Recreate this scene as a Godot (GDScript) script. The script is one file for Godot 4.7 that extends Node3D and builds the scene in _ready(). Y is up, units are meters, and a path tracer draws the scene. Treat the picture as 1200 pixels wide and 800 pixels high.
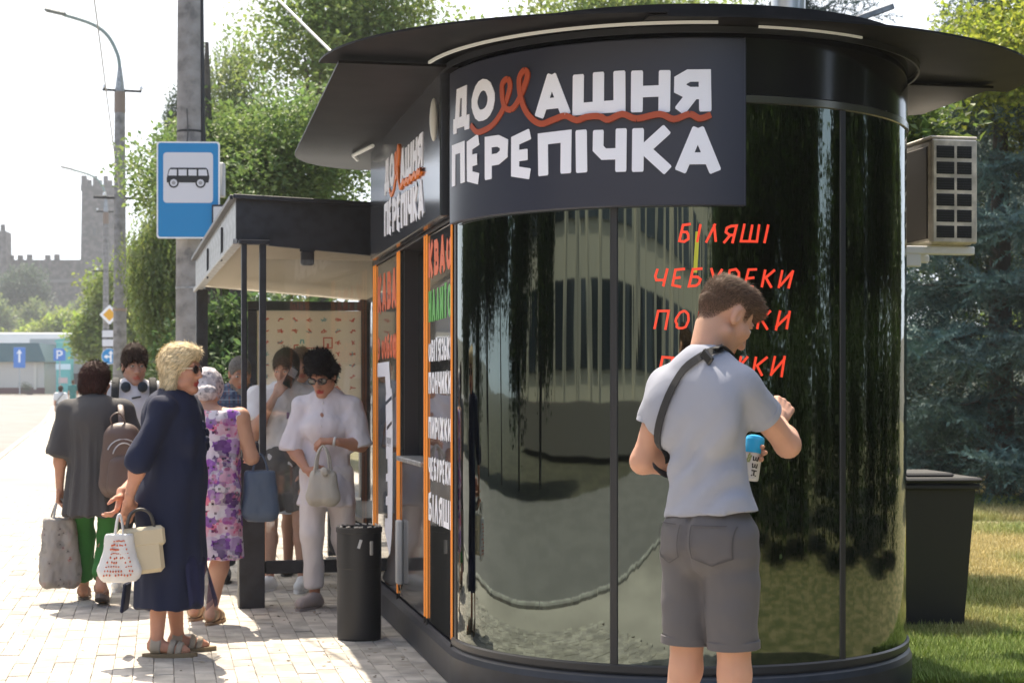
extends Node3D
# A pavilion shop at a bus stop: everything is computed here.

const TH := 0.2024              # the street turns this far from the view axis
const SUNWARD := Vector3(-0.17, 1.0, -0.545)
var rng := RandomNumberGenerator.new()
var names := {}
var kiosk_frame: Transform3D
var M := {}
var wrinkle_noise := FastNoiseLite.new()

# ---------------------------------------------------------------- mesh builder
class MB:
	var v := PackedVector3Array()
	var n := PackedVector3Array()
	var c := PackedColorArray()
	var uv := PackedVector2Array()
	var ix := PackedInt32Array()
	var col := Color(1, 1, 1)

	func vert(p: Vector3, nn: Vector3, t := Vector2.ZERO) -> int:
		v.append(p); n.append(nn); c.append(col); uv.append(t)
		return v.size() - 1

	func tri(a: Vector3, b: Vector3, d: Vector3) -> void:
		var nn := (b - a).cross(d - a)
		if nn.length_squared() < 1e-18:
			return
		nn = nn.normalized()
		var i := vert(a, nn); vert(b, nn); vert(d, nn)
		ix.append(i); ix.append(i + 2); ix.append(i + 1)

	func quad(a: Vector3, b: Vector3, d: Vector3, e: Vector3, u0 := Vector2.ZERO, u1 := Vector2.ONE) -> void:
		var nn := (d - a).cross(e - b)
		if nn.length_squared() < 1e-18:
			return
		nn = nn.normalized()
		var i := vert(a, nn, Vector2(u0.x, u1.y)); vert(b, nn, Vector2(u1.x, u1.y)); vert(d, nn, Vector2(u1.x, u0.y)); vert(e, nn, u0)
		ix.append_array([i, i + 2, i + 1, i, i + 3, i + 2])

	func box(at: Vector3, size: Vector3, bevel := 0.0, b := Basis.IDENTITY) -> MB:
		var h := size / 2.0
		bevel = minf(bevel, minf(h.x, minf(h.y, h.z)) * 0.9)
		var q := h - Vector3.ONE * bevel
		for ax in 3:
			var u := (ax + 1) % 3
			var w := (ax + 2) % 3
			for s in [-1.0, 1.0]:
				var p := []
				for k in [[-1, -1], [1, -1], [1, 1], [-1, 1]]:
					var r := Vector3.ZERO
					r[ax] = h[ax] * s; r[u] = q[u] * k[0]; r[w] = q[w] * k[1]
					p.append(at + b * r)
				if s > 0: quad(p[0], p[1], p[2], p[3])
				else: quad(p[3], p[2], p[1], p[0])
			if bevel > 0.0:
				for su in [-1.0, 1.0]:
					for sw in [-1.0, 1.0]:
						var e := []
						for k in [[-1, 0], [1, 0], [1, 1], [-1, 1]]:
							var r := Vector3.ZERO
							r[ax] = q[ax] * k[0]
							r[u] = (h[u] if k[1] == 0 else q[u]) * su
							r[w] = (q[w] if k[1] == 0 else h[w]) * sw
							e.append(at + b * r)
						if su * sw > 0: quad(e[0], e[1], e[2], e[3])
						else: quad(e[3], e[2], e[1], e[0])
		if bevel > 0.0:
			for sx in [-1.0, 1.0]:
				for sy in [-1.0, 1.0]:
					for sz in [-1.0, 1.0]:
						var a := at + b * Vector3(h.x * sx, q.y * sy, q.z * sz)
						var d := at + b * Vector3(q.x * sx, h.y * sy, q.z * sz)
						var e := at + b * Vector3(q.x * sx, q.y * sy, h.z * sz)
						if sx * sy * sz > 0: tri(a, d, e)
						else: tri(a, e, d)
		return self

	func beam(a: Vector3, d: Vector3, w: float, t: float, bevel := 0.0, up := Vector3.UP) -> MB:
		var z := (d - a).normalized()
		if absf(z.dot(up)) > 0.98: up = Vector3.RIGHT
		var x := up.cross(z).normalized()
		return box((a + d) / 2.0, Vector3(w, t, a.distance_to(d)), bevel, Basis(x, z.cross(x), z))

	func tube(pts: Array, radii: Array, sides := 10, flat := 1.0, up := Vector3.UP) -> MB:
		var rings := []
		var total := 0.0
		var x0 := Vector3.ZERO
		for i in pts.size():
			var t: Vector3 = ((pts[min(i + 1, pts.size() - 1)] as Vector3) - (pts[max(i - 1, 0)] as Vector3)).normalized()
			if i == 0:
				x0 = up.cross(t)
				if x0.length() < 0.05: x0 = Vector3.RIGHT.cross(t)
				x0 = x0.normalized()
			else:
				x0 = (x0 - t * x0.dot(t)).normalized()
				total += (pts[i] as Vector3).distance_to(pts[i - 1])
			var y0 := t.cross(x0)
			var r: float = radii[min(i, radii.size() - 1)]
			var first := v.size()
			for k in sides + 1:
				var a := TAU * k / sides
				var dir := x0 * cos(a) + y0 * sin(a) * flat
				vert((pts[i] as Vector3) + dir * r, (x0 * cos(a) + y0 * sin(a) / maxf(flat, 0.05)).normalized(), Vector2(float(k) / sides, total))
			rings.append(first)
		for i in rings.size() - 1:
			for k in sides:
				var a: int = rings[i] + k
				var b: int = rings[i + 1] + k
				ix.append_array([a, b, a + 1, a + 1, b, b + 1])
		for e in [0, rings.size() - 1]:
			var t: Vector3 = ((pts[1] as Vector3) - (pts[0] as Vector3)).normalized() * -1.0 if e == 0 else ((pts[-1] as Vector3) - (pts[-2] as Vector3)).normalized()
			var m := vert(pts[e], t)
			var f := v.size()
			for k in sides: vert(v[rings[e] + k], t)
			for k in sides:
				if e == 0: ix.append_array([m, f + k, f + (k + 1) % sides])
				else: ix.append_array([m, f + (k + 1) % sides, f + k])
		return self

	func lathe(profile: Array, sides := 32, at := Vector3.ZERO, b := Basis.IDENTITY, a0 := 0.0, a1 := TAU) -> MB:
		# profile: Vector2(radius, height) from bottom to top, outside facing out
		for i in profile.size() - 1:
			var p: Vector2 = profile[i]
			var q: Vector2 = profile[i + 1]
			var d := (q - p)
			if d.length() < 1e-6: continue
			d = d.normalized()
			var first := v.size()
			for k in sides + 1:
				var a := a0 + (a1 - a0) * k / sides
				var dir := Vector3(sin(a), 0, cos(a))
				var nn := b * (dir * d.y + Vector3.UP * -d.x)
				vert(at + b * (dir * p.x + Vector3.UP * p.y), nn, Vector2(float(k) / sides, p.y))
				vert(at + b * (dir * q.x + Vector3.UP * q.y), nn, Vector2(float(k) / sides, q.y))
			for k in sides:
				var a := first + k * 2
				ix.append_array([a, a + 1, a + 2, a + 2, a + 1, a + 3])
		return self

	func frustum(h: float, a: float, b: float, y0 := 0.0) -> MB:      # a square tower, half widths a below and b above
		var p := []
		for e in [[a, y0], [b, y0 + h]]:
			for q in [[-1, 1], [1, 1], [1, -1], [-1, -1]]: p.append(Vector3(q[0] * e[0], e[1], q[1] * e[0]))
		for i in 4: quad(p[i], p[(i + 1) % 4], p[4 + (i + 1) % 4], p[4 + i])
		quad(p[4], p[5], p[6], p[7])
		return self

	func ellipsoid(at: Vector3, r: Vector3, b := Basis.IDENTITY, nu := 14, nv := 9) -> MB:
		var first := v.size()
		for j in nv + 1:
			var f := PI * j / nv
			for i in nu + 1:
				var t := TAU * i / nu
				var d := Vector3(sin(f) * sin(t), cos(f), sin(f) * cos(t))
				vert(at + b * (d * r), (b * (d / r)).normalized(), Vector2(float(i) / nu, float(j) / nv))
		for j in nv:
			for i in nu:
				var a := first + j * (nu + 1) + i
				var d := a + nu + 1
				ix.append_array([a, a + 1, d, d, a + 1, d + 1])
		return self

	func extrude(poly: PackedVector2Array, depth: float, tf := Transform3D.IDENTITY) -> MB:
		if Geometry2D.is_polygon_clockwise(poly): poly.reverse()
		var t := Geometry2D.triangulate_polygon(poly)
		for i in range(0, t.size(), 3):
			var a := poly[t[i]]
			var b := poly[t[i + 1]]
			var d := poly[t[i + 2]]
			if (b - a).cross(d - a) < 0:
				var s := b; b = d; d = s
			tri(tf * Vector3(a.x, a.y, depth), tf * Vector3(b.x, b.y, depth), tf * Vector3(d.x, d.y, depth))
			tri(tf * Vector3(a.x, a.y, 0), tf * Vector3(d.x, d.y, 0), tf * Vector3(b.x, b.y, 0))
		for i in poly.size():
			var a := poly[i]
			var b := poly[(i + 1) % poly.size()]
			quad(tf * Vector3(a.x, a.y, 0), tf * Vector3(b.x, b.y, 0), tf * Vector3(b.x, b.y, depth), tf * Vector3(a.x, a.y, depth))
		return self

	# a flat pen stroke of the given width, extruded; to: Callable(Vector3) -> Vector3 lays it on a surface
	func stroke(line: Array, width: float, z0: float, z1: float, to: Callable, closed := false, round_ends := true) -> MB:
		var pts := []
		for i in line.size():
			var a: Vector2 = line[i]
			pts.append(a)
			if i + 1 < line.size() or closed:
				var b: Vector2 = line[(i + 1) % line.size()]
				var k := int(a.distance_to(b) / 0.12)
				for j in k: pts.append(a.lerp(b, float(j + 1) / (k + 1)))
		var m := pts.size()
		var lft := []
		var rgt := []
		for i in m:
			var d0: Vector2 = (pts[i] - pts[(i - 1 + m) % m]).normalized() if (closed or i > 0) else (pts[1] - pts[0]).normalized()
			var d1: Vector2 = (pts[(i + 1) % m] - pts[i]).normalized() if (closed or i < m - 1) else d0
			var nn := (d0.orthogonal() + d1.orthogonal())
			nn = nn.normalized() if nn.length() > 0.3 else d0.orthogonal()
			var k := 1.0 / maxf(nn.dot(d0.orthogonal()), 0.55)
			lft.append(pts[i] - nn * width * 0.5 * k)
			rgt.append(pts[i] + nn * width * 0.5 * k)
		if not closed and round_ends:
			for e in [0, 1]:
				var at: Vector2 = pts[0] if e == 0 else pts[-1]
				var dir: Vector2 = (pts[0] - pts[1]).normalized() if e == 0 else (pts[-1] - pts[-2]).normalized()
				var o := dir.orthogonal() * width * 0.5
				var cl := at + dir * width * 0.13 - o * 0.84
				var cr := at + dir * width * 0.13 + o * 0.84
				if e == 0:
					lft.push_front(cr); rgt.push_front(cl)
				else:
					lft.append(cl); rgt.append(cr)
		var q := lft.size()
		var P := func(p: Vector2, z: float) -> Vector3: return to.call(Vector3(p.x, p.y, z))
		for i in (q if closed else q - 1):
			var j := (i + 1) % q
			var a: Vector3 = P.call(lft[i], z1)
			var b: Vector3 = P.call(lft[j], z1)
			var d: Vector3 = P.call(rgt[j], z1)
			var e: Vector3 = P.call(rgt[i], z1)
			quad(a, e, d, b) if (rgt[i] - lft[i]).cross(lft[j] - lft[i]) > 0 else quad(a, b, d, e)
			var s: bool = (rgt[i] - lft[i]).cross(lft[j] - lft[i]) > 0
			var a0: Vector3 = P.call(lft[i], z0)
			var b0: Vector3 = P.call(lft[j], z0)
			var d0: Vector3 = P.call(rgt[j], z0)
			var e0: Vector3 = P.call(rgt[i], z0)
			if s:
				quad(a, b, b0, a0); quad(e0, d0, d, e)
			else:
				quad(a0, b0, b, a); quad(e, d, d0, e0)
		return self

	func mesh() -> ArrayMesh:
		var arr := []
		arr.resize(Mesh.ARRAY_MAX)
		arr[Mesh.ARRAY_VERTEX] = v; arr[Mesh.ARRAY_NORMAL] = n; arr[Mesh.ARRAY_COLOR] = c; arr[Mesh.ARRAY_TEX_UV] = uv; arr[Mesh.ARRAY_INDEX] = ix
		var m := ArrayMesh.new()
		m.add_surface_from_arrays(Mesh.PRIMITIVE_TRIANGLES, arr)
		return m

# ---------------------------------------------------------------- naming
func numbered(called: String) -> String:
	var k: int = names.get(called, 0)
	names[called] = k + 1
	return called if k == 0 else "%s_%03d" % [called, k]

func tag(o: Node, label: String, category: String, group := "", kind := "") -> void:
	if label: o.set_meta("label", label)
	if category: o.set_meta("category", category)
	if group: o.set_meta("group", group)
	if kind: o.set_meta("kind", kind)

func thing(called: String, label: String, category: String, at := Vector3.ZERO, turn := 0.0, group := "") -> Node3D:
	var o := Node3D.new()
	o.name = numbered(called)
	add_child(o)
	o.position = at
	o.rotation.y = turn
	tag(o, label, category, group)
	return o

func obj(called: String, mb: Variant, m: Material, parent: Node = null) -> MeshInstance3D:
	var o := MeshInstance3D.new()
	o.mesh = mb.mesh() if mb is MB else mb
	o.material_override = m
	if parent == null:
		o.name = numbered(called)
		add_child(o)
	else:
		var k := 0
		var nm := called
		while parent.has_node(NodePath(nm)):
			k += 1
			nm = "%s_%03d" % [called, k]
		o.name = nm
		parent.add_child(o)
	return o

func struct(called: String, mb: Variant, m: Material, label: String) -> MeshInstance3D:
	var o := obj(called, mb, m)
	tag(o, label, "", "", "structure")
	return o

func copies(called: String, mesh: Mesh, m: Material, places: Array, tints: Array, parent: Node = null) -> MultiMeshInstance3D:
	var mm := MultiMesh.new()
	mm.transform_format = MultiMesh.TRANSFORM_3D
	mm.use_colors = not tints.is_empty()
	mm.mesh = mesh
	mm.instance_count = places.size()
	for i in places.size():
		mm.set_instance_transform(i, places[i])
		if mm.use_colors: mm.set_instance_color(i, tints[i])
	var o := MultiMeshInstance3D.new()
	o.multimesh = mm
	o.material_override = m
	o.set_meta("kind", "stuff")
	if parent == null:
		o.name = numbered(called)
		add_child(o)
	else:
		o.name = called
		parent.add_child(o, true)
	return o

# ---------------------------------------------------------------- materials
func lin(r: float, g: float, b: float, a := 1.0) -> Color:
	var k := Color(r, g, b).linear_to_srgb()
	k.a = a
	return k

func mat(r: float, g: float, b: float, rough := 0.6, metal := 0.0, spec := 0.5) -> StandardMaterial3D:
	var m := StandardMaterial3D.new()
	m.albedo_color = lin(r, g, b)
	m.roughness = rough
	m.metallic = metal
	m.metallic_specular = spec
	return m

func tinted(rough := 0.8) -> StandardMaterial3D:
	var m := mat(1, 1, 1, rough)
	m.vertex_color_use_as_albedo = true
	return m

func noise_tex(seed_: int, freq: float, octaves := 4, ramp: Array = [], size := 512, kind := FastNoiseLite.TYPE_SIMPLEX_SMOOTH, bump := -1.0) -> NoiseTexture2D:
	var f := FastNoiseLite.new()
	f.seed = seed_; f.frequency = freq; f.noise_type = kind
	f.fractal_octaves = octaves
	var t := NoiseTexture2D.new()
	t.width = size; t.height = size; t.seamless = true; t.noise = f
	t.generate_mipmaps = false
	if bump > 0.0:
		t.as_normal_map = true; t.bump_strength = bump
	elif ramp.size():
		var g := Gradient.new()
		g.offsets = PackedFloat32Array(); g.colors = PackedColorArray()
		var off := PackedFloat32Array()
		var cols := PackedColorArray()
		for e in ramp:
			off.append(e[0]); cols.append(e[1])
		g.offsets = off; g.colors = cols
		t.color_ramp = g
	return t

func skin_of(m: StandardMaterial3D, tex: Texture2D, scale: float, bump: Texture2D = null, bump_cm := 0.2, world := false) -> StandardMaterial3D:
	m.uv1_triplanar = true
	m.uv1_world_triplanar = world
	m.uv1_scale = Vector3.ONE * scale
	if tex:
		m.albedo_texture = tex
	if bump:
		m.heightmap_enabled = true; m.heightmap_texture = bump; m.heightmap_scale = bump_cm
	return m

func W(x: float, y: float, d: float) -> Vector3:
	return Vector3(x, y, -d)

func rise(d: float) -> float:      # the street climbs gently far away, then the castle hill
	return 1.3 * smoothstep(70.0, 150.0, d) + 13.0 * smoothstep(230.0, 340.0, d)

func _ready() -> void:
	rng.seed = 7
	# ---- camera
	var cam := Camera3D.new()
	cam.name = "camera"
	cam.projection = Camera3D.PROJECTION_FRUSTUM
	cam.near = 0.1
	cam.far = 2500.0
	cam.size = 0.4 * cam.near
	cam.frustum_offset = Vector2(0, 0.03 * cam.near)
	cam.position = Vector3(0, 1.39, 0)
	var lens := CameraAttributesPhysical.new()
	lens.frustum_focal_length = 40.0
	lens.frustum_focus_distance = 6.6
	lens.frustum_near = 0.1
	lens.frustum_far = 2500.0
	lens.exposure_aperture = 5.0
	cam.attributes = lens
	add_child(cam)
	cam.current = true
	# ---- sky, haze, exposure
	var env := Environment.new()
	env.background_mode = Environment.BG_SKY
	var sm := ProceduralSkyMaterial.new()
	sm.sky_top_color = lin(0.16, 0.28, 0.52)
	sm.sky_horizon_color = lin(0.80, 0.90, 1.0)
	sm.sky_energy_multiplier = 1.0
	sm.sky_curve = 0.22
	sm.ground_bottom_color = lin(0.25, 0.24, 0.2)
	sm.ground_horizon_color = lin(0.7, 0.7, 0.68)
	sm.sun_angle_max = 80.0
	sm.sun_curve = 0.75
	var sky := Sky.new()
	sky.sky_material = sm
	env.sky = sky
	env.tonemap_mode = Environment.TONE_MAPPER_LINEAR
	env.tonemap_exposure = 2.15
	env.fog_enabled = true
	env.fog_mode = Environment.FOG_MODE_EXPONENTIAL
	env.fog_density = 0.0006
	env.fog_light_color = Color(0.96, 0.98, 1.0)
	env.sdfgi_enabled = true
	env.ssao_enabled = true
	env.ssil_enabled = true
	var we := WorldEnvironment.new()
	we.name = "environment"
	we.environment = env
	add_child(we)
	var sun := DirectionalLight3D.new()
	sun.name = "sun"
	sun.light_energy = 1.6
	sun.light_color = Color(1.0, 0.95, 0.87)
	sun.light_angular_distance = 0.5
	sun.shadow_enabled = true
	add_child(sun)
	sun.look_at_from_position(SUNWARD * 10.0, Vector3.ZERO, Vector3.UP)
	wrinkle_noise.seed = 5
	wrinkle_noise.frequency = 1.0
	wrinkle_noise.fractal_octaves = 2
	kiosk_frame = Transform3D(Basis(Vector3.UP, TH), Vector3(0.80, 0, -8.33))
	make_materials()
	build_ground()
	build_kiosk()
	build_shelter()
	build_street()
	build_far()
	build_trees()
	build_behind()
	build_people()

func make_materials() -> void:
	M.black_metal = mat(0.022, 0.023, 0.027, 0.38)
	M.dark_panel = skin_of(mat(0.03, 0.032, 0.042, 0.28), null, 3.0)
	M.anthracite = skin_of(mat(0.024, 0.027, 0.038, 0.42), noise_tex(71, 0.02, 5, [[0.2, Color(0.75, 0.75, 0.75)], [0.6, Color(0.95, 0.95, 0.95)], [0.9, Color(1, 0.98, 0.95)]]), 0.8)
	M.roof_under = skin_of(mat(0.015, 0.0135, 0.015, 0.5, 0.0, 0.3), noise_tex(72, 0.01, 5, [[0.2, Color(0.7, 0.7, 0.7)], [0.7, Color(1, 1, 1)]]), 0.6)
	M.orange_strip = mat(0.75, 0.24, 0.045, 0.4)
	M.orange_strip.emission_enabled = true
	M.orange_strip.emission = lin(1.0, 0.33, 0.05)
	M.orange_strip.emission_energy_multiplier = 0.16
	M.white_strip = mat(0.6, 0.6, 0.56, 0.4)
	M.white_strip.emission_enabled = true
	M.white_strip.emission = lin(1.0, 0.95, 0.82)
	M.white_strip.emission_energy_multiplier = 0.06
	M.white = mat(0.8, 0.8, 0.8, 0.5)
	M.letter_white = mat(0.86, 0.87, 0.95, 0.55)
	M.letter_rust = mat(0.42, 0.075, 0.03, 0.5)
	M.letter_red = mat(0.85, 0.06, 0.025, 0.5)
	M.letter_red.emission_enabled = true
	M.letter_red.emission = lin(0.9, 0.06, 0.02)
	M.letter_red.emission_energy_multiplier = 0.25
	M.letter_orange = mat(0.75, 0.13, 0.035, 0.5)
	M.letter_green = mat(0.10, 0.42, 0.07, 0.5)
	M.tinted_glass = mat(0.125, 0.148, 0.138, 0.02, 1.0)
	M.pane_glass = mat(0.02, 0.022, 0.022, 0.03, 0.0, 0.9)
	M.clear_glass = mat(0.05, 0.06, 0.06, 0.02)
	M.clear_glass.albedo_color.a = 0.08
	M.clear_glass.transparency = BaseMaterial3D.TRANSPARENCY_ALPHA
	M.steel = mat(0.6, 0.6, 0.6, 0.3, 0.9)
	var grit := noise_tex(3, 0.08, 5)
	var blot := noise_tex(11, 0.006, 5, [[0.25, Color(0.80, 0.80, 0.80)], [0.75, Color(1, 1, 1)]])
	M.grit = grit
	M.blot = blot
	M.paver = [skin_of(mat(0.54, 0.49, 0.43, 0.9), blot, 0.9, grit, 0.25, true), skin_of(mat(0.51, 0.47, 0.415, 0.9), blot, 1.1, grit, 0.25, true), skin_of(mat(0.56, 0.51, 0.455, 0.9), blot, 0.8, grit, 0.25, true)]
	M.paver_many = skin_of(mat(0.54, 0.495, 0.44, 0.9), blot, 0.9, grit, 0.25, true)
	M.paver_many.vertex_color_use_as_albedo = true
	M.bedding = skin_of(mat(0.47, 0.43, 0.38, 0.95), blot, 0.05, grit, 0.03, true)
	M.earth = skin_of(mat(0.085, 0.08, 0.05, 0.95), blot, 0.1, null, 0.0, true)
	var faint := noise_tex(12, 0.006, 4, [[0.25, Color(0.93, 0.93, 0.93)], [0.75, Color(1, 1, 1)]])
	M.asphalt = skin_of(mat(0.20, 0.19, 0.185, 0.9), faint, 0.12, grit, 0.03, true)
	M.kerb = skin_of(mat(0.50, 0.48, 0.45, 0.9), blot, 0.7, grit, 0.2, true)
	M.soil = skin_of(mat(0.17, 0.15, 0.085, 0.95), noise_tex(21, 0.012, 4, [[0.2, Color(0.66, 0.72, 0.52)], [0.8, Color(1, 0.98, 0.9)]]), 0.35, grit, 0.1, true)
	M.concrete = skin_of(mat(0.30, 0.29, 0.28, 0.9), noise_tex(23, 0.012, 5, [[0.15, Color(0.72, 0.72, 0.72)], [0.4, Color(0.9, 0.89, 0.88)], [0.85, Color(1, 1, 1)]]), 0.8, grit, 0.5)
	M.bin_plastic = skin_of(mat(0.018, 0.018, 0.02, 0.5), null, 4.0, grit, 0.05)
	M.sign_blue = mat(0.012, 0.21, 0.47, 0.5)
	M.sign_white = mat(0.78, 0.78, 0.78, 0.45)
	M.ink = mat(0.02, 0.02, 0.022, 0.6)
	M.galv = skin_of(mat(0.42, 0.43, 0.44, 0.45, 0.5), blot, 4.0)

# ---------------------------------------------------------------- ground
func kerb_x(d: float) -> float:
	return -1.73 - 0.252 * d

func sheet(xs: Callable, d0: float, d1: float, steps: int, y: float, nx := 1) -> MB:
	var mb := MB.new()
	for i in steps:
		var a := lerpf(d0, d1, float(i) / steps)
		var b := lerpf(d0, d1, float(i + 1) / steps)
		var ea: Vector2 = xs.call(a)
		var eb: Vector2 = xs.call(b)
		for k in nx:
			var t0 := float(k) / nx
			var t1 := float(k + 1) / nx
			mb.quad(W(lerpf(ea.x, ea.y, t0), rise(a) + y, a), W(lerpf(ea.x, ea.y, t1), rise(a) + y, a), W(lerpf(eb.x, eb.y, t1), rise(b) + y, b), W(lerpf(eb.x, eb.y, t0), rise(b) + y, b))
	return mb

func build_ground() -> void:
	struct("ground", sheet(func(_d): return Vector2(-700, 700), -200, 1200, 140, -0.16), M.earth, "dry earth ground spreading under the street and up to the castle hill")
	struct("road", sheet(func(d): return Vector2(kerb_x(d) - 13.0, kerb_x(d)), -120, 150, 60, -0.12), M.asphalt, "sun bleached asphalt road along the left side")
	struct("road_crossing", sheet(func(d): return Vector2(-140.0, -5.0), 112, 150, 10, -0.114), M.asphalt, "bleached asphalt of the far crossing street")
	var edge := func(d: float) -> float: return 0.80 + 0.95 + (8.33 - d) * 0.2052 if d > 9.0 else 1.78
	var pv := struct("pavement", sheet(func(d): return Vector2(kerb_x(d), edge.call(d)), -60, 112, 86, -0.02), M.bedding, "sandy bed of the pale block pavement")
	struct("lawn", sheet(func(d): return Vector2(edge.call(d), 60.0), -40, 70, 55, -0.012), M.soil, "dry summer lawn to the right of the pavilion")
	# kerb stones
	var kb := thing("kerb", "pale worn concrete kerb between the road and the pavement", "")
	kb.set_meta("kind", "structure")
	kb.remove_meta("label")
	for i in 90:
		var a := -6.0 + i * 1.25
		var p := W(kerb_x(a) - 0.07, -0.055 + rise(a), a)
		var q := W(kerb_x(a + 1.23) - 0.07, -0.055 + rise(a + 1.23), a + 1.23)
		obj("kerb_stone", MB.new().beam(p, q, 0.14, 0.15, 0.015), M.kerb, kb)
	# pavers: rows along the street, running bond
	var variants := []
	for k in 4:
		var r := RandomNumberGenerator.new()
		r.seed = 40 + k
		variants.append(MB.new().box(Vector3(0, -0.03, 0), Vector3(0.0982, 0.06, 0.1982), 0.003).mesh())
	var cells := []
	var f := Transform3D(Basis(Vector3.UP, TH), Vector3(0.80, 0, -8.33))
	for i in range(-66, 12):
		for j in range(-14, 90):
			var lx := i * 0.1 + 0.05
			var lz := -j * 0.2 + (0.1 if posmod(i, 2) else 0.0)
			var p := f * Vector3(lx, 0, lz)
			var d := -p.z
			if d < 5.0 or p.x < kerb_x(d) + 0.1 or p.x > edge.call(d) - 0.05: continue
			if absf(lx) < 1.05 and lz < 0.3 and lz > -3.2: continue
			if absf(lx) < 1.05 and Vector2(lx, lz).length() < 1.05: continue
			var px := 600.0 + 2000.0 * p.x / d
			var py := 460.0 + 2780.0 / d
			if px < -80 or px > 1280: continue
			cells.append([d if (px > 0 and px < 545 and py < 803) else 50.0 + d, p])
	cells.sort_custom(func(a, b): return a[0] < b[0])
	var places := []
	var tints := []
	var r2 := RandomNumberGenerator.new()
	r2.seed = 91
	for k in cells.size():
		var tilt := Basis.from_euler(Vector3(r2.randfn(0, 0.006), TH + r2.randfn(0, 0.008), r2.randfn(0, 0.008)))
		var p: Vector3 = cells[k][1] + Vector3(0, r2.randf_range(-0.004, 0.001), 0)
		if k < 300:
			var o := MeshInstance3D.new()
			o.mesh = variants[k % 4]
			o.material_override = M.paver[r2.randi() % 3]
			o.name = "paver" if k == 0 else "paver_%03d" % k
			o.transform = Transform3D(tilt, p)
			pv.add_child(o)
		else:
			places.append(Transform3D(tilt, p))
			var g := r2.randf_range(0.86, 1.06) * (0.85 if r2.randf() < 0.06 else 1.0)
			tints.append(Color(g, g, g * r2.randf_range(0.97, 1.02)))
	copies("pavers", variants[0], M.paver_many, places, tints, pv)
	# crumbs of litter, sand and dry leaves on the pavers
	var bits := MB.new()
	var r5 := RandomNumberGenerator.new()
	r5.seed = 321
	for k in 150:
		var lz := r5.randf_range(-4.5, 1.0)
		var lx := -1.15 - absf(r5.randfn(0.0, 0.35)) if k % 3 else r5.randf_range(-4.0, -1.2)
		var p := f * Vector3(lx, 0.002, lz)
		var s := r5.randf_range(0.004, 0.013)
		var g := r5.randf_range(0.12, 0.5)
		bits.col = Color(g, g * 0.85, g * 0.65)
		bits.box(p, Vector3(s, 0.003, s * r5.randf_range(0.5, 2.2)), 0.0, Basis.from_euler(Vector3(r5.randfn(0, 0.1), r5.randf() * TAU, r5.randfn(0, 0.1))))
	var litter := obj("litter", bits, tinted(0.9))
	tag(litter, "crumbs of sand, dry leaf and cigarette ends scattered on the pavers", "litter", "", "stuff")
	# grass blades on the lawn
	var tuft := MB.new()
	var r3 := RandomNumberGenerator.new()
	r3.seed = 17
	for k in 14:
		var a := r3.randf() * TAU
		var base := Vector3(r3.randf_range(-0.06, 0.06), 0, r3.randf_range(-0.06, 0.06))
		var lean := Vector3(cos(a), 0, sin(a)) * r3.randf_range(0.01, 0.05)
		var side := Vector3(-sin(a), 0, cos(a)) * 0.003
		var h := r3.randf_range(0.03, 0.085)
		var mid := base + lean * 0.4 + Vector3(0, h * 0.6, 0)
		var top := base + lean + Vector3(0, h, 0)
		tuft.tri(base - side, base + side, mid + side * 0.8)
		tuft.tri(base - side, mid + side * 0.8, mid - side * 0.8)
		tuft.tri(mid - side * 0.8, mid + side * 0.8, top)
	var gm := tinted(0.75)
	gm.backlight_enabled = true
	gm.backlight = Color(0.5, 0.5, 0.5)
	var gp := []
	var gt := []
	var patch := FastNoiseLite.new()
	patch.seed = 4
	patch.frequency = 0.35
	for k in 34000:
		var t := r3.randf()
		var d := 8.0 + 22.0 * t * t
		var x := r3.randf_range(0.205 * d, 0.36 * d)
		if x < edge.call(d) + 0.02: continue
		var dry := clampf(patch.get_noise_2d(x, d * 0.6) * 1.5 + smoothstep(10.5, 13.0, d) * 0.75 - 0.1, 0, 1)
		if d > 17.6 and d < 18.6: continue
		var s := r3.randf_range(0.6, 1.25) * (1.0 + (d - 8.0) * 0.05) * (1.0 - 0.35 * dry)
		gp.append(Transform3D(Basis(Vector3.UP, r3.randf() * TAU).scaled(Vector3(s, s, s)), W(x, -0.012, d)))
		var g := Color(0.17, 0.25, 0.045).lerp(Color(0.52, 0.43, 0.19), clampf(dry + r3.randfn(0, 0.12), 0, 1))
		gt.append(g * r3.randf_range(0.75, 1.25))
	var grass := copies("grass", tuft.mesh(), gm, gp, gt)
	tag(grass, "short green and straw coloured grass on the lawn", "grass", "", "stuff")

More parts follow.
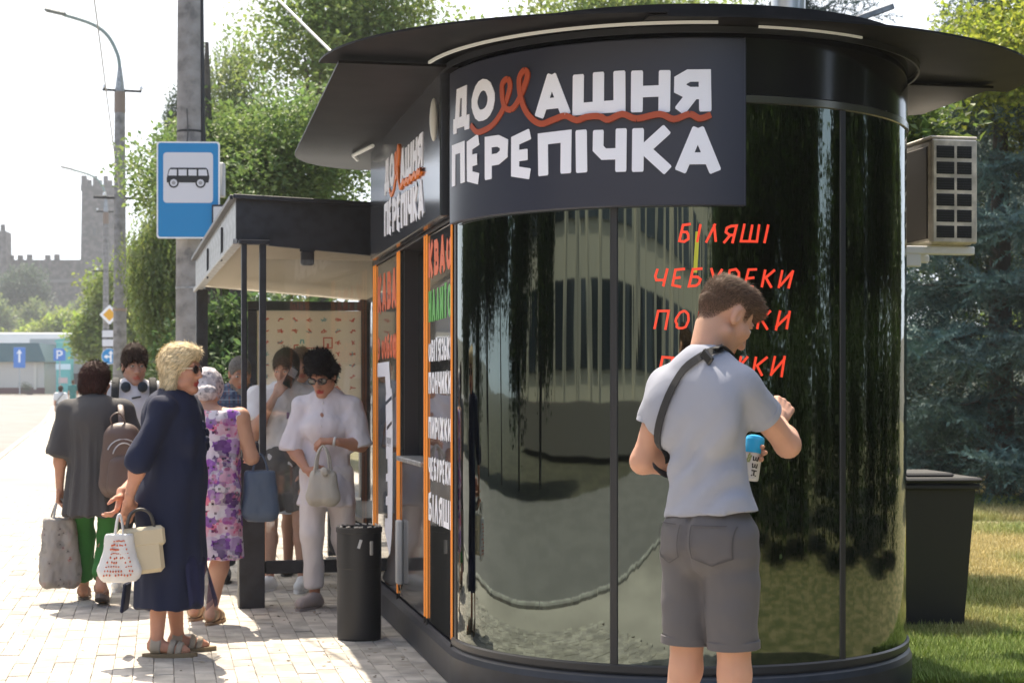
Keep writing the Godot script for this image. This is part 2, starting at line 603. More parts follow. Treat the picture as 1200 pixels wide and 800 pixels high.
# ---------------------------------------------------------------- lettering
func glyph(ch: String) -> Array:     # [width / height, strokes on a unit square]
	match ch:
		"А": return [0.92, [[Vector2(0, 0), Vector2(0.5, 1)], [Vector2(1, 0), Vector2(0.5, 1)], [Vector2(0.2, 0.24), Vector2(0.8, 0.24)]]]
		"Б": return [0.75, [[Vector2(0.95, 1), Vector2(0, 1), Vector2(0, 0), Vector2(0.7, 0), Vector2(1, 0.15), Vector2(1, 0.42), Vector2(0.7, 0.57), Vector2(0, 0.57)]]]
		"В": return [0.75, [[Vector2(0.65, 0.53), Vector2(0, 0.53), Vector2(0, 1), Vector2(0.65, 1), Vector2(0.92, 0.88), Vector2(0.92, 0.66), Vector2(0.65, 0.53), Vector2(1, 0.38), Vector2(1, 0.13), Vector2(0.7, 0), Vector2(0, 0), Vector2(0, 0.4)]]]
		"Г": return [0.65, [[Vector2(0, 0), Vector2(0, 1), Vector2(1, 1)]]]
		"Д": return [0.85, [[Vector2(0, -0.22), Vector2(0, 0.04), Vector2(1, 0.04), Vector2(1, -0.22)], [Vector2(0.2, 0.1), Vector2(0.34, 1), Vector2(0.82, 1), Vector2(0.82, 0.1)]]]
		"Е": return [0.68, [[Vector2(1, 1), Vector2(0, 1), Vector2(0, 0), Vector2(1, 0)], [Vector2(0.05, 0.5), Vector2(0.85, 0.5)]]]
		"Ж": return [1.1, [[Vector2(0.5, 0), Vector2(0.5, 1)], [Vector2(0, 1), Vector2(0.45, 0.5), Vector2(0, 0)], [Vector2(1, 1), Vector2(0.55, 0.5), Vector2(1, 0)]]]
		"З": return [0.7, [[Vector2(0, 0.9), Vector2(0.3, 1), Vector2(0.75, 1), Vector2(1, 0.85), Vector2(1, 0.66), Vector2(0.7, 0.53), Vector2(0.4, 0.53)], [Vector2(0.7, 0.53), Vector2(1, 0.38), Vector2(1, 0.15), Vector2(0.75, 0), Vector2(0.3, 0), Vector2(0, 0.1)]]]
		"И": return [0.85, [[Vector2(0, 1), Vector2(0, 0)], [Vector2(0, 0.08), Vector2(1, 0.92)], [Vector2(1, 1), Vector2(1, 0)]]]
		"І": return [0.28, [[Vector2(0.5, 0), Vector2(0.5, 1)]]]
		"К": return [0.82, [[Vector2(0, 0), Vector2(0, 1)], [Vector2(1, 1), Vector2(0.25, 0.52), Vector2(1, 0)]]]
		"Л": return [0.85, [[Vector2(0, 0), Vector2(0.5, 1)], [Vector2(1, 0), Vector2(0.5, 1)]]]
		"Н": return [0.82, [[Vector2(0, 0), Vector2(0, 1)], [Vector2(1, 0), Vector2(1, 1)], [Vector2(0, 0.5), Vector2(1, 0.5)]]]
		"О":
			var l := []
			for k in 18: l.append(Vector2(0.5 + 0.5 * sin(TAU * k / 18), 0.5 + 0.5 * cos(TAU * k / 18)))
			return [0.88, [l], true]
		"П": return [0.8, [[Vector2(0, 0), Vector2(0, 1), Vector2(1, 1), Vector2(1, 0)]]]
		"Р": return [0.76, [[Vector2(0, 0), Vector2(0, 1), Vector2(0.65, 1), Vector2(1, 0.86), Vector2(1, 0.56), Vector2(0.65, 0.42), Vector2(0.1, 0.42)]]]
		"С":
			var l := []
			for k in range(2, 17): l.append(Vector2(0.5 + 0.5 * sin(TAU * k / 18), 0.5 + 0.5 * cos(TAU * k / 18)))
			return [0.8, [l]]
		"Т": return [0.75, [[Vector2(0, 1), Vector2(1, 1)], [Vector2(0.5, 1), Vector2(0.5, 0)]]]
		"У": return [0.8, [[Vector2(0, 1), Vector2(0.52, 0.38)], [Vector2(1, 1), Vector2(0.5, 0.2), Vector2(0.15, 0)]]]
		"Х": return [0.85, [[Vector2(0, 0), Vector2(1, 1)], [Vector2(0, 1), Vector2(1, 0)]]]
		"Ч": return [0.78, [[Vector2(0, 1), Vector2(0, 0.58), Vector2(0.25, 0.4), Vector2(1, 0.4)], [Vector2(1, 1), Vector2(1, 0)]]]
		"Ш": return [1.25, [[Vector2(0, 1), Vector2(0, 0), Vector2(1, 0), Vector2(1, 1)], [Vector2(0.5, 1), Vector2(0.5, 0.05)]]]
		"Ь": return [0.72, [[Vector2(0, 1), Vector2(0, 0), Vector2(0.7, 0), Vector2(1, 0.15), Vector2(1, 0.4), Vector2(0.7, 0.55), Vector2(0.05, 0.55)]]]
		"Я": return [0.8, [[Vector2(1, 0), Vector2(1, 1), Vector2(0.35, 1), Vector2(0, 0.86), Vector2(0, 0.58), Vector2(0.35, 0.43), Vector2(0.95, 0.43)], [Vector2(0.5, 0.4), Vector2(0, 0)]]]
		"Ю": return [1.1, [[Vector2(0, 0), Vector2(0, 1)], [Vector2(0, 0.5), Vector2(0.4, 0.5)], [Vector2(0.7, 0), Vector2(0.4, 0.25), Vector2(0.4, 0.75), Vector2(0.7, 1), Vector2(1, 0.75), Vector2(1, 0.25), Vector2(0.7, 0)]]]
		"-": return [0.4, [[Vector2(0, 0.45), Vector2(1, 0.45)]]]
		"P": return [0.7, [[Vector2(0, 0), Vector2(0, 1), Vector2(0.65, 1), Vector2(1, 0.86), Vector2(1, 0.56), Vector2(0.65, 0.42), Vector2(0.1, 0.42)]]]
		"H": return [0.8, [[Vector2(0, 0), Vector2(0, 1)], [Vector2(1, 0), Vector2(1, 1)], [Vector2(0, 0.5), Vector2(1, 0.5)]]]
		"E": return [0.68, [[Vector2(1, 1), Vector2(0, 1), Vector2(0, 0), Vector2(1, 0)], [Vector2(0.05, 0.5), Vector2(0.85, 0.5)]]]
	return [0.5, []]

# one letter between x0..x1 and y0..y1
func letter(mb: MB, ch: String, x0: float, x1: float, y0: float, y1: float, pen: float, to: Callable, slant := 0.0, wob := 0.0, z := 0.004) -> void:
	var g := glyph(ch)
	var layer := 0
	for s in g[1]:
		var line := []
		for j in s.size():
			var p: Vector2 = s[j]
			var q := Vector2(x0 + pen * 0.5 + p.x * maxf(x1 - x0 - pen, 0.0), y0 + pen * 0.5 + p.y * (y1 - y0 - pen))
			if g.size() == 2 and (j == 0 or j == s.size() - 1):
				if p.y == 0.0: q.y = y0 + pen * 0.13
				elif p.y == 1.0: q.y = y1 - pen * 0.13
			q.x += slant * (q.y - y0)
			if wob > 0.0: q += Vector2(rng.randf_range(-wob, wob), rng.randf_range(-wob, wob))
			line.append(q)
		mb.stroke(line, pen * (1.0 + (rng.randf_range(-0.05, 0.05) if wob > 0.0 else 0.0)), 0.0, z + 0.0006 * layer, to, g.size() > 2)
		layer += 1

func word(text: String, x0: float, x1: float, y0: float, y1: float, pen: float, to: Callable, gap := 0.18, slant := 0.0, wob := 0.0, z := 0.004) -> MB:
	var mb := MB.new()
	var total := -gap
	for ch in text: total += (glyph(ch)[0] if ch != " " else 0.4) + gap
	var k := (x1 - x0) / total
	var x := x0
	for ch in text:
		var w: float = (glyph(ch)[0] if ch != " " else 0.4) * k
		if ch != " ": letter(mb, ch, x, x + w, y0, y1, pen, to, slant, wob, z)
		x += w + gap * k
	return mb

func lettering(called: String, text: String, x0: float, x1: float, y0: float, y1: float, pen: float, to: Callable, m: Material, parent: Node, gap := 0.2, slant := 0.0, wob := 0.0, z := 0.001) -> void:
	var total := -gap
	for ch in text: total += (glyph(ch)[0] if ch != " " else 0.4) + gap
	var k := (x1 - x0) / total
	var x := x0
	for ch in text:
		var w: float = (glyph(ch)[0] if ch != " " else 0.4) * k
		if ch != " ":
			var mb := MB.new()
			letter(mb, ch, x, x + w, y0, y1, pen, to, slant, wob, z)
			obj(called, mb, m, parent)
		x += w + gap * k

func spline(points: Array, per := 5) -> Array:
	var out := []
	for i in points.size() - 1:
		var a: Variant = points[max(i - 1, 0)]
		var b: Variant = points[i]
		var c: Variant = points[i + 1]
		var d: Variant = points[min(i + 2, points.size() - 1)]
		for k in per:
			var t := float(k) / per
			out.append(b * (1 + t * t * (2 * t - 3)) + c * (t * t * (3 - 2 * t)) + (c - a) * 0.5 * (t * (1 - t) * (1 - t)) + (d - b) * 0.5 * (t * t * (t - 1)))
	out.append(points[-1])
	return out

# ---------------------------------------------------------------- the pavilion
func logo(parent: Node, to: Callable, white: Material, rust: Material, pen: float) -> void:
	var rows := [["Д", -1.632, -1.44, 2.605, 2.795], ["О", -1.414, -1.23, 2.612, 2.80], ["А", -0.986, -0.80, 2.585, 2.765], ["Ш", -0.789, -0.552, 2.58, 2.755], ["Н", -0.527, -0.361, 2.575, 2.752], ["Я", -0.346, -0.19, 2.575, 2.75],
		["П", -1.655, -1.486, 2.352, 2.545], ["Е", -1.462, -1.334, 2.350, 2.54], ["Р", -1.304, -1.144, 2.342, 2.535], ["Е", -1.121, -0.988, 2.338, 2.525], ["П", -0.965, -0.799, 2.333, 2.517], ["І", -0.778, -0.72, 2.33, 2.515], ["Ч", -0.696, -0.545, 2.328, 2.51], ["К", -0.523, -0.352, 2.325, 2.508], ["А", -0.342, -0.148, 2.322, 2.503]]
	for r in rows:
		var mb := MB.new()
		letter(mb, r[0], r[1], r[2], r[3], r[4], pen, to, 0.0, 0.0022, 0.003)
		obj("sign_letter", mb, white, parent)
	var path := [Vector2(-1.42, 2.606), Vector2(-1.375, 2.572), Vector2(-1.327, 2.566), Vector2(-1.241, 2.586), Vector2(-1.172, 2.644), Vector2(-1.126, 2.733), Vector2(-1.139, 2.775), Vector2(-1.176, 2.752), Vector2(-1.163, 2.662), Vector2(-1.117, 2.638), Vector2(-1.066, 2.682), Vector2(-1.021, 2.77), Vector2(-1.036, 2.80), Vector2(-1.066, 2.769), Vector2(-1.06, 2.693), Vector2(-1.025, 2.615), Vector2(-0.954, 2.558), Vector2(-0.881, 2.569), Vector2(-0.824, 2.581), Vector2(-0.77, 2.557), Vector2(-0.723, 2.568), Vector2(-0.665, 2.567), Vector2(-0.626, 2.55), Vector2(-0.564, 2.571), Vector2(-0.502, 2.549), Vector2(-0.406, 2.565), Vector2(-0.346, 2.542), Vector2(-0.28, 2.563), Vector2(-0.239, 2.544), Vector2(-0.195, 2.558)]
	var line := spline(path, 4)
	var mb := MB.new()
	var step := 6
	var i := 0
	while i < line.size() - 1:      # laid in short overlapping lengths so that the loops cross over themselves
		mb.stroke(line.slice(i, min(i + step + 1, line.size())), 0.026, 0.0003, 0.0045 + 0.0001 * i, to, false, i == 0 or i + step >= line.size() - 1)
		i += step
	obj("script_letter", mb, rust, parent)

func build_kiosk() -> void:
	var k := thing("kiosk", "rounded black glass food pavilion with a curved dark sign", "kiosk", kiosk_frame.origin, TH)
	var R := 1.10
	var L := 3.15
	# plinth: a stadium ring
	var foot := MB.new()
	var prof := [Vector2(0, 0), Vector2(1.115, 0), Vector2(1.125, 0.02), Vector2(1.125, 0.15), Vector2(1.115, 0.175), Vector2(1.10, 0.19), Vector2(1.06, 0.19)]
	foot.lathe(prof, 48, Vector3.ZERO, Basis.IDENTITY, -PI / 2, PI / 2)
	foot.lathe(prof, 48, Vector3(0, 0, -L), Basis.IDENTITY, PI / 2, 3 * PI / 2)
	for s in [-1.0, 1.0]:
		for i in prof.size() - 1:
			var a := Vector3(s * prof[i].x, prof[i].y, 0)
			var b := Vector3(s * prof[i + 1].x, prof[i + 1].y, 0)
			var o := Vector3(0, 0, -L)
			if s < 0: foot.quad(a + o, a, b, b + o)
			else: foot.quad(a, a + o, b + o, b)
	obj("plinth", foot, M.anthracite, k)
	# curved glass
	# the panes are not quite true: slow ripples across, hardly any along their height
	var im := Image.create(1024, 32, false, Image.FORMAT_RGB8)
	var rp := FastNoiseLite.new()
	rp.seed = 31
	rp.frequency = 1.0
	rp.fractal_octaves = 1
	for y in 32:
		for x in 1024:
			var slope := 0.55 * rp.get_noise_2d(x * 0.016, y * 0.05) + 0.30 * rp.get_noise_2d(x * 0.06 + 90.0, y * 0.03) + 0.12 * rp.get_noise_2d(x * 0.17 + 40.0, y * 0.03)
			var tip := 0.03 * rp.get_noise_2d(x * 0.008 + 200.0, y * 0.12)
			im.set_pixel(x, y, Color(0.5 + slope * 0.5, 0.5 + tip * 0.5, 1.0))
	M.tinted_glass.normal_enabled = true
	M.tinted_glass.normal_texture = ImageTexture.create_from_image(im)
	M.tinted_glass.normal_scale = 0.022
	M.tinted_glass.uv1_scale = Vector3(1.0, 0.35, 1)
	var cuts := [-87.0, -30.9, 24.1, 90.0]
	for i in 3:
		obj("curved_glass", MB.new().lathe([Vector2(R, 0.20), Vector2(R, 2.62)], 40, Vector3.ZERO, Basis.IDENTITY, deg_to_rad(cuts[i] + 0.6), deg_to_rad(cuts[i + 1] - 0.6)), M.tinted_glass, k)
	for a in [-87.0, -30.9, 24.1, 90.0]:
		var t := deg_to_rad(a)
		obj("mullion", MB.new().box(Vector3(sin(t) * (R - 0.012), 1.41, cos(t) * (R - 0.012)), Vector3(0.036, 2.42, 0.034), 0.004, Basis(Vector3.UP, t)), M.black_metal, k)
	obj("glass_sill", MB.new().lathe([Vector2(R + 0.006, 0.19), Vector2(R + 0.012, 0.20), Vector2(R + 0.012, 0.225), Vector2(R + 0.002, 0.232)], 60, Vector3.ZERO, Basis.IDENTITY, -PI / 2, PI / 2), M.black_metal, k)
	obj("steel_band", MB.new().lathe([Vector2(R + 0.002, 2.618), Vector2(R + 0.010, 2.622), Vector2(R + 0.010, 2.652), Vector2(R + 0.002, 2.656)], 60, Vector3.ZERO, Basis.IDENTITY, -PI / 2, PI / 2), mat(0.22, 0.21, 0.19, 0.22, 0.9), k)
	var gloss := mat(0.008, 0.008, 0.01, 0.12)
	obj("upper_fascia", MB.new().lathe([Vector2(R + 0.004, 2.657), Vector2(R + 0.004, 2.96)], 60, Vector3.ZERO, Basis.IDENTITY, -PI / 2, PI / 2), gloss, k)
	# right and back walls
	obj("right_wall", MB.new().box(Vector3(R - 0.02, 1.58, -L / 2), Vector3(0.04, 2.78, L - 0.01), 0.0), gloss, k)
	obj("back_wall", MB.new().lathe([Vector2(R, 0.19), Vector2(R, 2.97)], 40, Vector3(0, 0, -L), Basis.IDENTITY, PI / 2, 3 * PI / 2), gloss, k)
	# service side: panels between z = -L and 0 on x = -R
	var x := -R + 0.015
	var glossy := mat(0.05, 0.052, 0.06, 0.08, 0.35, 0.7)
	var side_glass := mat(0.12, 0.125, 0.125, 0.03, 0.7, 0.8)
	obj("side_glass", MB.new().box(Vector3(x, 1.205, -2.47), Vector3(0.03, 2.0, 1.24), 0.002), side_glass, k)
	obj("side_glass", MB.new().box(Vector3(x, 1.205, -0.43), Vector3(0.03, 2.0, 0.80), 0.002), side_glass, k)
	obj("lower_panel", MB.new().box(Vector3(x, 0.605, -1.36), Vector3(0.03, 0.80, 0.93), 0.003), glossy, k)
	obj("side_fascia", MB.new().box(Vector3(x, 2.585, -L / 2), Vector3(0.03, 0.74, L - 0.02), 0.003), M.anthracite, k)
	var win := MB.new()
	win.box(Vector3(-R + 0.42, 1.61, -1.36), Vector3(0.02, 1.22, 0.93))
	win.box(Vector3(-R + 0.22, 1.61, -0.885), Vector3(0.40, 1.22, 0.02))
	win.box(Vector3(-R + 0.22, 1.61, -1.835), Vector3(0.40, 1.22, 0.02))
	win.box(Vector3(-R + 0.22, 2.225, -1.36), Vector3(0.40, 0.02, 0.93))
	var sw := obj("service_window", win, mat(0.025, 0.022, 0.026, 0.5), k)
	obj("counter", MB.new().box(Vector3(-R + 0.20, 1.012, -1.36), Vector3(0.46, 0.028, 0.935), 0.006), M.galv, sw)
	obj("frame", MB.new().box(Vector3(-R + 0.10, 1.61, -1.345), Vector3(0.03, 1.18, 0.03), 0.004), M.black_metal, sw)
	obj("pane", MB.new().box(Vector3(-R + 0.104, 1.61, -1.605), Vector3(0.008, 1.16, 0.46)), M.pane_glass, sw)
	# glowing orange strips along the panel edges
	for e in [[-0.02, 0.215, 2.215], [-0.80, 0.215, 2.215], [-0.875, 0.215, 2.215], [-1.86, 0.30, 2.215], [-1.935, 0.215, 2.215], [-2.98, 0.3, 2.215], [-3.075, 0.3, 2.215]]:
		obj("led_strip", MB.new().box(Vector3(-R - 0.006, (e[1] + e[2]) / 2, e[0]), Vector3(0.010, e[2] - e[1], 0.0115), 0.003), M.orange_strip, k)
		obj("cable_end", MB.new().tube([Vector3(-R - 0.006, e[1], e[0]), Vector3(-R - 0.008, e[1] - 0.03, e[0] + 0.004), Vector3(-R - 0.004, e[1] - 0.06, e[0] - 0.006)], [0.006], 6), M.ink, k)
	obj("door_latch", MB.new().box(Vector3(-R - 0.016, 0.47, -1.79), Vector3(0.034, 0.37, 0.085), 0.008), mat(0.6, 0.6, 0.6, 0.4), k)
	# printing on the side glass: sx runs along the wall from the far end
	var print_to := func(p: Vector3) -> Vector3: return Vector3(-R - 0.0006 - p.z, p.y, p.x)
	for w in [["КВАС", 1.985, 2.165, 0.046, M.letter_orange], ["НАЛИТО", 1.755, 1.915, 0.034, M.letter_green], ["СВІТЯЗЬКІ", 1.55, 1.66, 0.022, M.letter_white], ["ПОНЧИКИ", 1.385, 1.495, 0.024, M.letter_white], ["ПИРІЖКИ", 1.155, 1.265, 0.024, M.letter_white], ["ЧЕБУРЕКИ", 0.945, 1.055, 0.024, M.letter_white], ["БІЛЯШІ", 0.73, 0.87, 0.03, M.letter_white]]:
		lettering("printed_letter", w[0], -0.77, -0.06, w[1], w[2], w[3], print_to, w[4], k)
	lettering("printed_letter", "КАВА", -2.9, -2.02, 1.90, 2.13, 0.06, print_to, M.letter_orange, k)
	lettering("printed_letter", "З СОБОЮ", -2.9, -2.02, 1.60, 1.74, 0.036, print_to, M.letter_orange, k)
	obj("printed_patch", MB.new().stroke([Vector2(-2.9, 1.535), Vector2(-2.35, 1.535)], 0.09, 0.0, 0.001, print_to), M.letter_white, k)
	var dog := MB.new()
	dog.stroke(spline([Vector2(-2.36, 1.36), Vector2(-2.34, 1.2), Vector2(-2.34, 0.9), Vector2(-2.36, 0.62), Vector2(-2.42, 0.5)], 5), 0.30, 0.0, 0.001, print_to)
	dog.stroke([Vector2(-2.42, 1.37), Vector2(-2.32, 1.42)], 0.34, 0.0, 0.0016, print_to)
	obj("printed_snack", dog, M.letter_white, k)
	var mark := func(x0: float, y0: float, x1: float, y1: float, pen: float, z: float) -> void:
		obj("printed_mark", MB.new().stroke([Vector2(x0, y0), Vector2(x1, y1)], pen, 0.0, z, print_to), side_glass, k)
	for b in [[1.34, 0.30], [1.19, 0.22]]: mark.call(-2.22, b[0] + 0.02, -2.22 - b[1], b[0] - 0.02, 0.022, 0.0024)
	for b in [[0.93, 0.09], [0.79, 0.09], [0.65, 0.08]]: mark.call(-2.56, b[0], -2.42, b[0] + 0.01, b[1], 0.0024)
	for j in 6: mark.call(-2.44 + j * 0.035, 1.06 + 0.02 * (j % 2), -2.44 + j * 0.035, 1.115, 0.009, 0.0026)
	# hand lettering on the front glass
	var front := func(p: Vector3) -> Vector3:
		var a := p.x / (R + 0.004)
		return Vector3(sin(a) * (R + 0.003 + p.z), p.y, cos(a) * (R + 0.003 + p.z))
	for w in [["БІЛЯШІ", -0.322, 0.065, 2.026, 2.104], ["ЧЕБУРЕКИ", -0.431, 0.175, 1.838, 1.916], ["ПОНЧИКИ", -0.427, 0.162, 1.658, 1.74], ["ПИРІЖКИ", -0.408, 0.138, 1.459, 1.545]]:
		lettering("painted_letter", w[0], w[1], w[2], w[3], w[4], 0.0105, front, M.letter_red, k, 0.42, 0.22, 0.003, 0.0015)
	var sticker := MB.new()
	sticker.stroke([Vector2(-0.247, 1.90), Vector2(-0.237, 2.07)], 0.017, 0.0, 0.001, front)
	obj("paper_tag", sticker, mat(0.62, 0.60, 0.05, 0.6), k)
	# signs
	var sign_mat := skin_of(mat(0.033, 0.036, 0.056, 0.33), null, 2.0)
	var shell := MB.new()
	shell.lathe([Vector2(1.105, 2.18), Vector2(1.131, 2.18), Vector2(1.135, 2.185), Vector2(1.135, 2.885), Vector2(1.131, 2.89), Vector2(1.105, 2.89)], 60, Vector3.ZERO, Basis.IDENTITY, deg_to_rad(-86.0), deg_to_rad(-2.2))
	shell.box(Vector3(sin(deg_to_rad(-2.2)) * 1.12, 2.535, cos(deg_to_rad(-2.2)) * 1.12), Vector3(0.006, 0.71, 0.034))
	var fs := obj("front_sign", shell, sign_mat, k)
	logo(fs, func(p: Vector3) -> Vector3:
		var a := p.x / 1.135
		return Vector3(sin(a) * (1.1352 + p.z), p.y, cos(a) * (1.1352 + p.z)), M.letter_white, M.letter_rust, 0.05)
	var side_mat := mat(0.16, 0.17, 0.20, 0.16, 0.75)
	var ss := obj("side_sign", MB.new().box(Vector3(-1.135, 2.58, -1.42), Vector3(0.05, 0.70, 2.76), 0.006), side_mat, k)
	logo(ss, func(p: Vector3) -> Vector3: return Vector3(-1.1605 - p.z, p.y - 0.035, -2.1 + (p.x + 1.655) * 1.04), M.letter_white, mat(0.8, 0.2, 0.03, 0.5), 0.05)
	obj("flood_lamp", MB.new().ellipsoid(Vector3(-1.18, 2.70, -0.10), Vector3(0.02, 0.105, 0.03)), mat(0.55, 0.54, 0.5, 0.4), k)
	# roof: slab, front canopy, wings
	var plan := PackedVector2Array()
	for i in 41:
		var a := PI * i / 40
		plan.append(Vector2(cos(a) * 1.13, -sin(a) * 1.13))
	for i in 41:
		var a := PI + PI * i / 40
		plan.append(Vector2(cos(a) * 1.13, -sin(a) * 1.13 + L))
	var flat := func(y: float) -> Transform3D: return Transform3D(Basis(Vector3(1, 0, 0), Vector3(0, 0, 1), Vector3(0, -1, 0)) , Vector3(0, y, 0))
	# plan coordinates: x right, y = -z
	var lay := func(y: float) -> Transform3D: return Transform3D(Basis(Vector3(1, 0, 0), Vector3(0, 0, -1), Vector3(0, 1, 0)), Vector3(0, y, 0))
	for i in plan.size(): plan[i].y = plan[i].y
	obj("roof_slab", MB.new().extrude(plan, 0.07, lay.call(2.962)), M.roof_under, k)
	for part in [[0.0, 0.60, 0.0, 1.0], [0.585, 1.0, 0.013, 1.012]]:      # two overlapping plates
		var fan := PackedVector2Array()
		for i in 33:
			var a := PI * lerpf(part[0], part[1], i / 32.0)
			fan.append(Vector2(cos(a) * 1.76 * part[3] + 0.05, -sin(a) * 1.40 * part[3] + 0.10))
		if part[0] == 0.0: fan.append(Vector2(cos(PI * 0.6) * 1.76 + 0.05, 0.10))
		else: fan.append(Vector2(cos(PI * 0.585) * 1.76 + 0.05, 0.10))
		obj("front_canopy", MB.new().extrude(fan, 0.010, lay.call(2.938 + part[2])), M.roof_under, k)
	for s in [-1.0, 1.0]:
		var wing := PackedVector2Array([Vector2(s * 1.06, -0.12), Vector2(s * 1.66, -0.12)])
		if s > 0:
			wing = PackedVector2Array([Vector2(1.06, -0.12), Vector2(1.62, -0.12), Vector2(1.62, 0.7), Vector2(1.06, 1.1)])
		for i in (11 if s < 0 else 0):
			var a := PI / 2 * i / 10
			wing.append(Vector2(s * (1.06 + 0.57 * cos(a) + 0.0), L - 0.25 + 0.75 * sin(a)))
		obj("side_canopy", MB.new().extrude(wing, 0.012, lay.call(2.912)), M.roof_under, k)
	obj("canopy_rail", MB.new().lathe([Vector2(1.15, 2.905), Vector2(1.16, 2.905), Vector2(1.16, 2.932), Vector2(1.15, 2.932)], 60, Vector3.ZERO, Basis.IDENTITY, -PI / 2, PI / 2), M.black_metal, k)
	obj("led_strip", MB.new().lathe([Vector2(1.238, 2.922), Vector2(1.250, 2.922), Vector2(1.250, 2.934)], 50, Vector3.ZERO, Basis.IDENTITY, deg_to_rad(-84), deg_to_rad(-9)), M.white_strip, k)
	obj("led_strip", MB.new().lathe([Vector2(1.172, 2.924), Vector2(1.181, 2.924), Vector2(1.181, 2.934)], 30, Vector3.ZERO, Basis.IDENTITY, deg_to_rad(0), deg_to_rad(26)), M.white_strip, k)
	obj("led_strip", MB.new().tube([Vector3(-1.20, 2.893, -2.35), Vector3(-1.24, 2.893, -2.6), Vector3(-1.27, 2.893, -2.8), Vector3(-1.22, 2.893, -3.0)], [0.012], 6), M.white_strip, k)
	# on the roof
	var pipe := thing("vent_pipe", "shiny metal vent pipe standing on the pavilion roof", "pipe", kiosk_frame * Vector3(0.58, 3.03, 0.0), TH)
	obj("pipe", MB.new().lathe([Vector2(0.085, 0), Vector2(0.085, 0.35), Vector2(0.08, 0.35)], 24), M.steel, pipe)
	obj("collar", MB.new().lathe([Vector2(0.11, 0), Vector2(0.10, 0.02), Vector2(0.0855, 0.025)], 24), M.steel, pipe)
	var bar := obj("roof_bar", MB.new().beam(kiosk_frame * Vector3(0.90, 3.235, 0.05), kiosk_frame * Vector3(1.12, 3.32, 0.02), 0.05, 0.03, 0.004), M.galv)
	tag(bar, "short grey metal bar fixed above the pavilion roof right of the vent", "metal bar")
	# cooling unit on the right wall
	var ac := thing("air_conditioner", "beige outdoor air conditioner unit on the right wall of the pavilion", "air conditioner", kiosk_frame * Vector3(1.73, 2.19, -0.536), TH)
	var acm := skin_of(mat(0.80, 0.73, 0.62, 0.55), M.blot, 2.0)
	obj("casing", MB.new().box(Vector3(-0.0, 0.285, -0.385), Vector3(0.265, 0.57, 0.74), 0.02), acm, ac)
	var fr := MB.new()
	fr.box(Vector3(0.0, 0.285, 0.0), Vector3(0.262, 0.56, 0.02), 0.008)
	obj("end_plate", fr, acm, ac)
	for j in 6:
		for i in 2:
			var w := 0.104 if i == 0 else 0.086
			obj("grille_opening", MB.new().box(Vector3(-0.056 if i == 0 else 0.054, 0.066 + j * 0.086, 0.0095), Vector3(w, 0.066, 0.006), 0.002), mat(0.02, 0.02, 0.02, 0.7) if not M.has("void") else M.void, ac)
			for q in 4:
				obj("grille_bar", MB.new().box(Vector3(-0.056 if i == 0 else 0.054, 0.045 + j * 0.086 + q * 0.014, 0.0132), Vector3(w - 0.006, 0.003, 0.003)), M.black_metal, ac)
	obj("lid", MB.new().box(Vector3(0, 0.575, -0.38), Vector3(0.275, 0.018, 0.76), 0.006), acm, ac)
	obj("back_coil", MB.new().box(Vector3(-0.137, 0.28, -0.38), Vector3(0.01, 0.5, 0.68), 0.003), mat(0.06, 0.05, 0.042, 0.6), ac)
	var br := MB.new()
	br.box(Vector3(-0.22, -0.03, -0.06), Vector3(0.72, 0.045, 0.05), 0.006)
	br.box(Vector3(-0.22, -0.03, -0.62), Vector3(0.72, 0.045, 0.05), 0.006)
	br.box(Vector3(-0.35, -0.085, -0.06), Vector3(0.36, 0.07, 0.04), 0.006)
	obj("bracket", br, M.white, ac)
	# the round litter bin by the service window
	var tb := thing("litter_bin", "black cylindrical litter bin standing by the service side", "litter bin", W(-0.865, 0, 9.65))
	obj("body", MB.new().lathe([Vector2(0.118, 0.0), Vector2(0.124, 0.01), Vector2(0.124, 0.40), Vector2(0.1265, 0.405), Vector2(0.1265, 0.60), Vector2(0.131, 0.605), Vector2(0.131, 0.63), Vector2(0.124, 0.634), Vector2(0.112, 0.632), Vector2(0.108, 0.60), Vector2(0.105, 0.06), Vector2(0, 0.06)], 40), M.bin_plastic, tb)
	var butt := MB.new()
	for i in 16:
		var a := i * 0.4 + rng.randf() * 0.2
		butt.tube([Vector3(sin(a) * 0.119, 0.637, cos(a) * 0.119), Vector3(sin(a + 0.2) * 0.12, 0.639 + rng.randf() * 0.004, cos(a + 0.2) * 0.12)], [0.0045], 6)
	obj("cigarette_butts", butt, mat(0.6, 0.56, 0.5, 0.8), tb)
	obj("handle_slot", MB.new().box(Vector3(0.078, 0.52, 0.103), Vector3(0.02, 0.08, 0.012), 0.004, Basis(Vector3.UP, 0.65)), mat(0.35, 0.34, 0.32, 0.6), tb)
	obj("sticker", MB.new().box(Vector3(0.015, 0.545, 0.1262), Vector3(0.016, 0.05, 0.003), 0.001, Basis(Vector3.UP, 0.12) * Basis(Vector3.BACK, -0.3)), mat(0.5, 0.5, 0.5, 0.6), tb)
	# wheeled bin on the lawn
	var wb := thing("wheelie_bin", "black plastic wheelie bin with a flat lid on the lawn", "wheelie bin", W(2.40, -0.012, 10.22), TH * 0.4)
	var tf := MB.new()
	var lo := Vector3(0.225, 0.05, 0.26)
	var hi := Vector3(0.275, 0.84, 0.31)
	var p := []
	for q in [lo, hi]:
		for e in [[-1, 1], [1, 1], [1, -1], [-1, -1]]: p.append(Vector3(q.x * e[0], q.y, q.z * e[1]))
	for i in 4: tf.quad(p[i], p[(i + 1) % 4], p[4 + (i + 1) % 4], p[4 + i])
	tf.quad(p[3], p[2], p[1], p[0])
	obj("body", tf, M.bin_plastic, wb)
	obj("rim", MB.new().box(Vector3(0, 0.855, 0), Vector3(0.60, 0.035, 0.67), 0.01), M.bin_plastic, wb)
	var lid := MB.new()
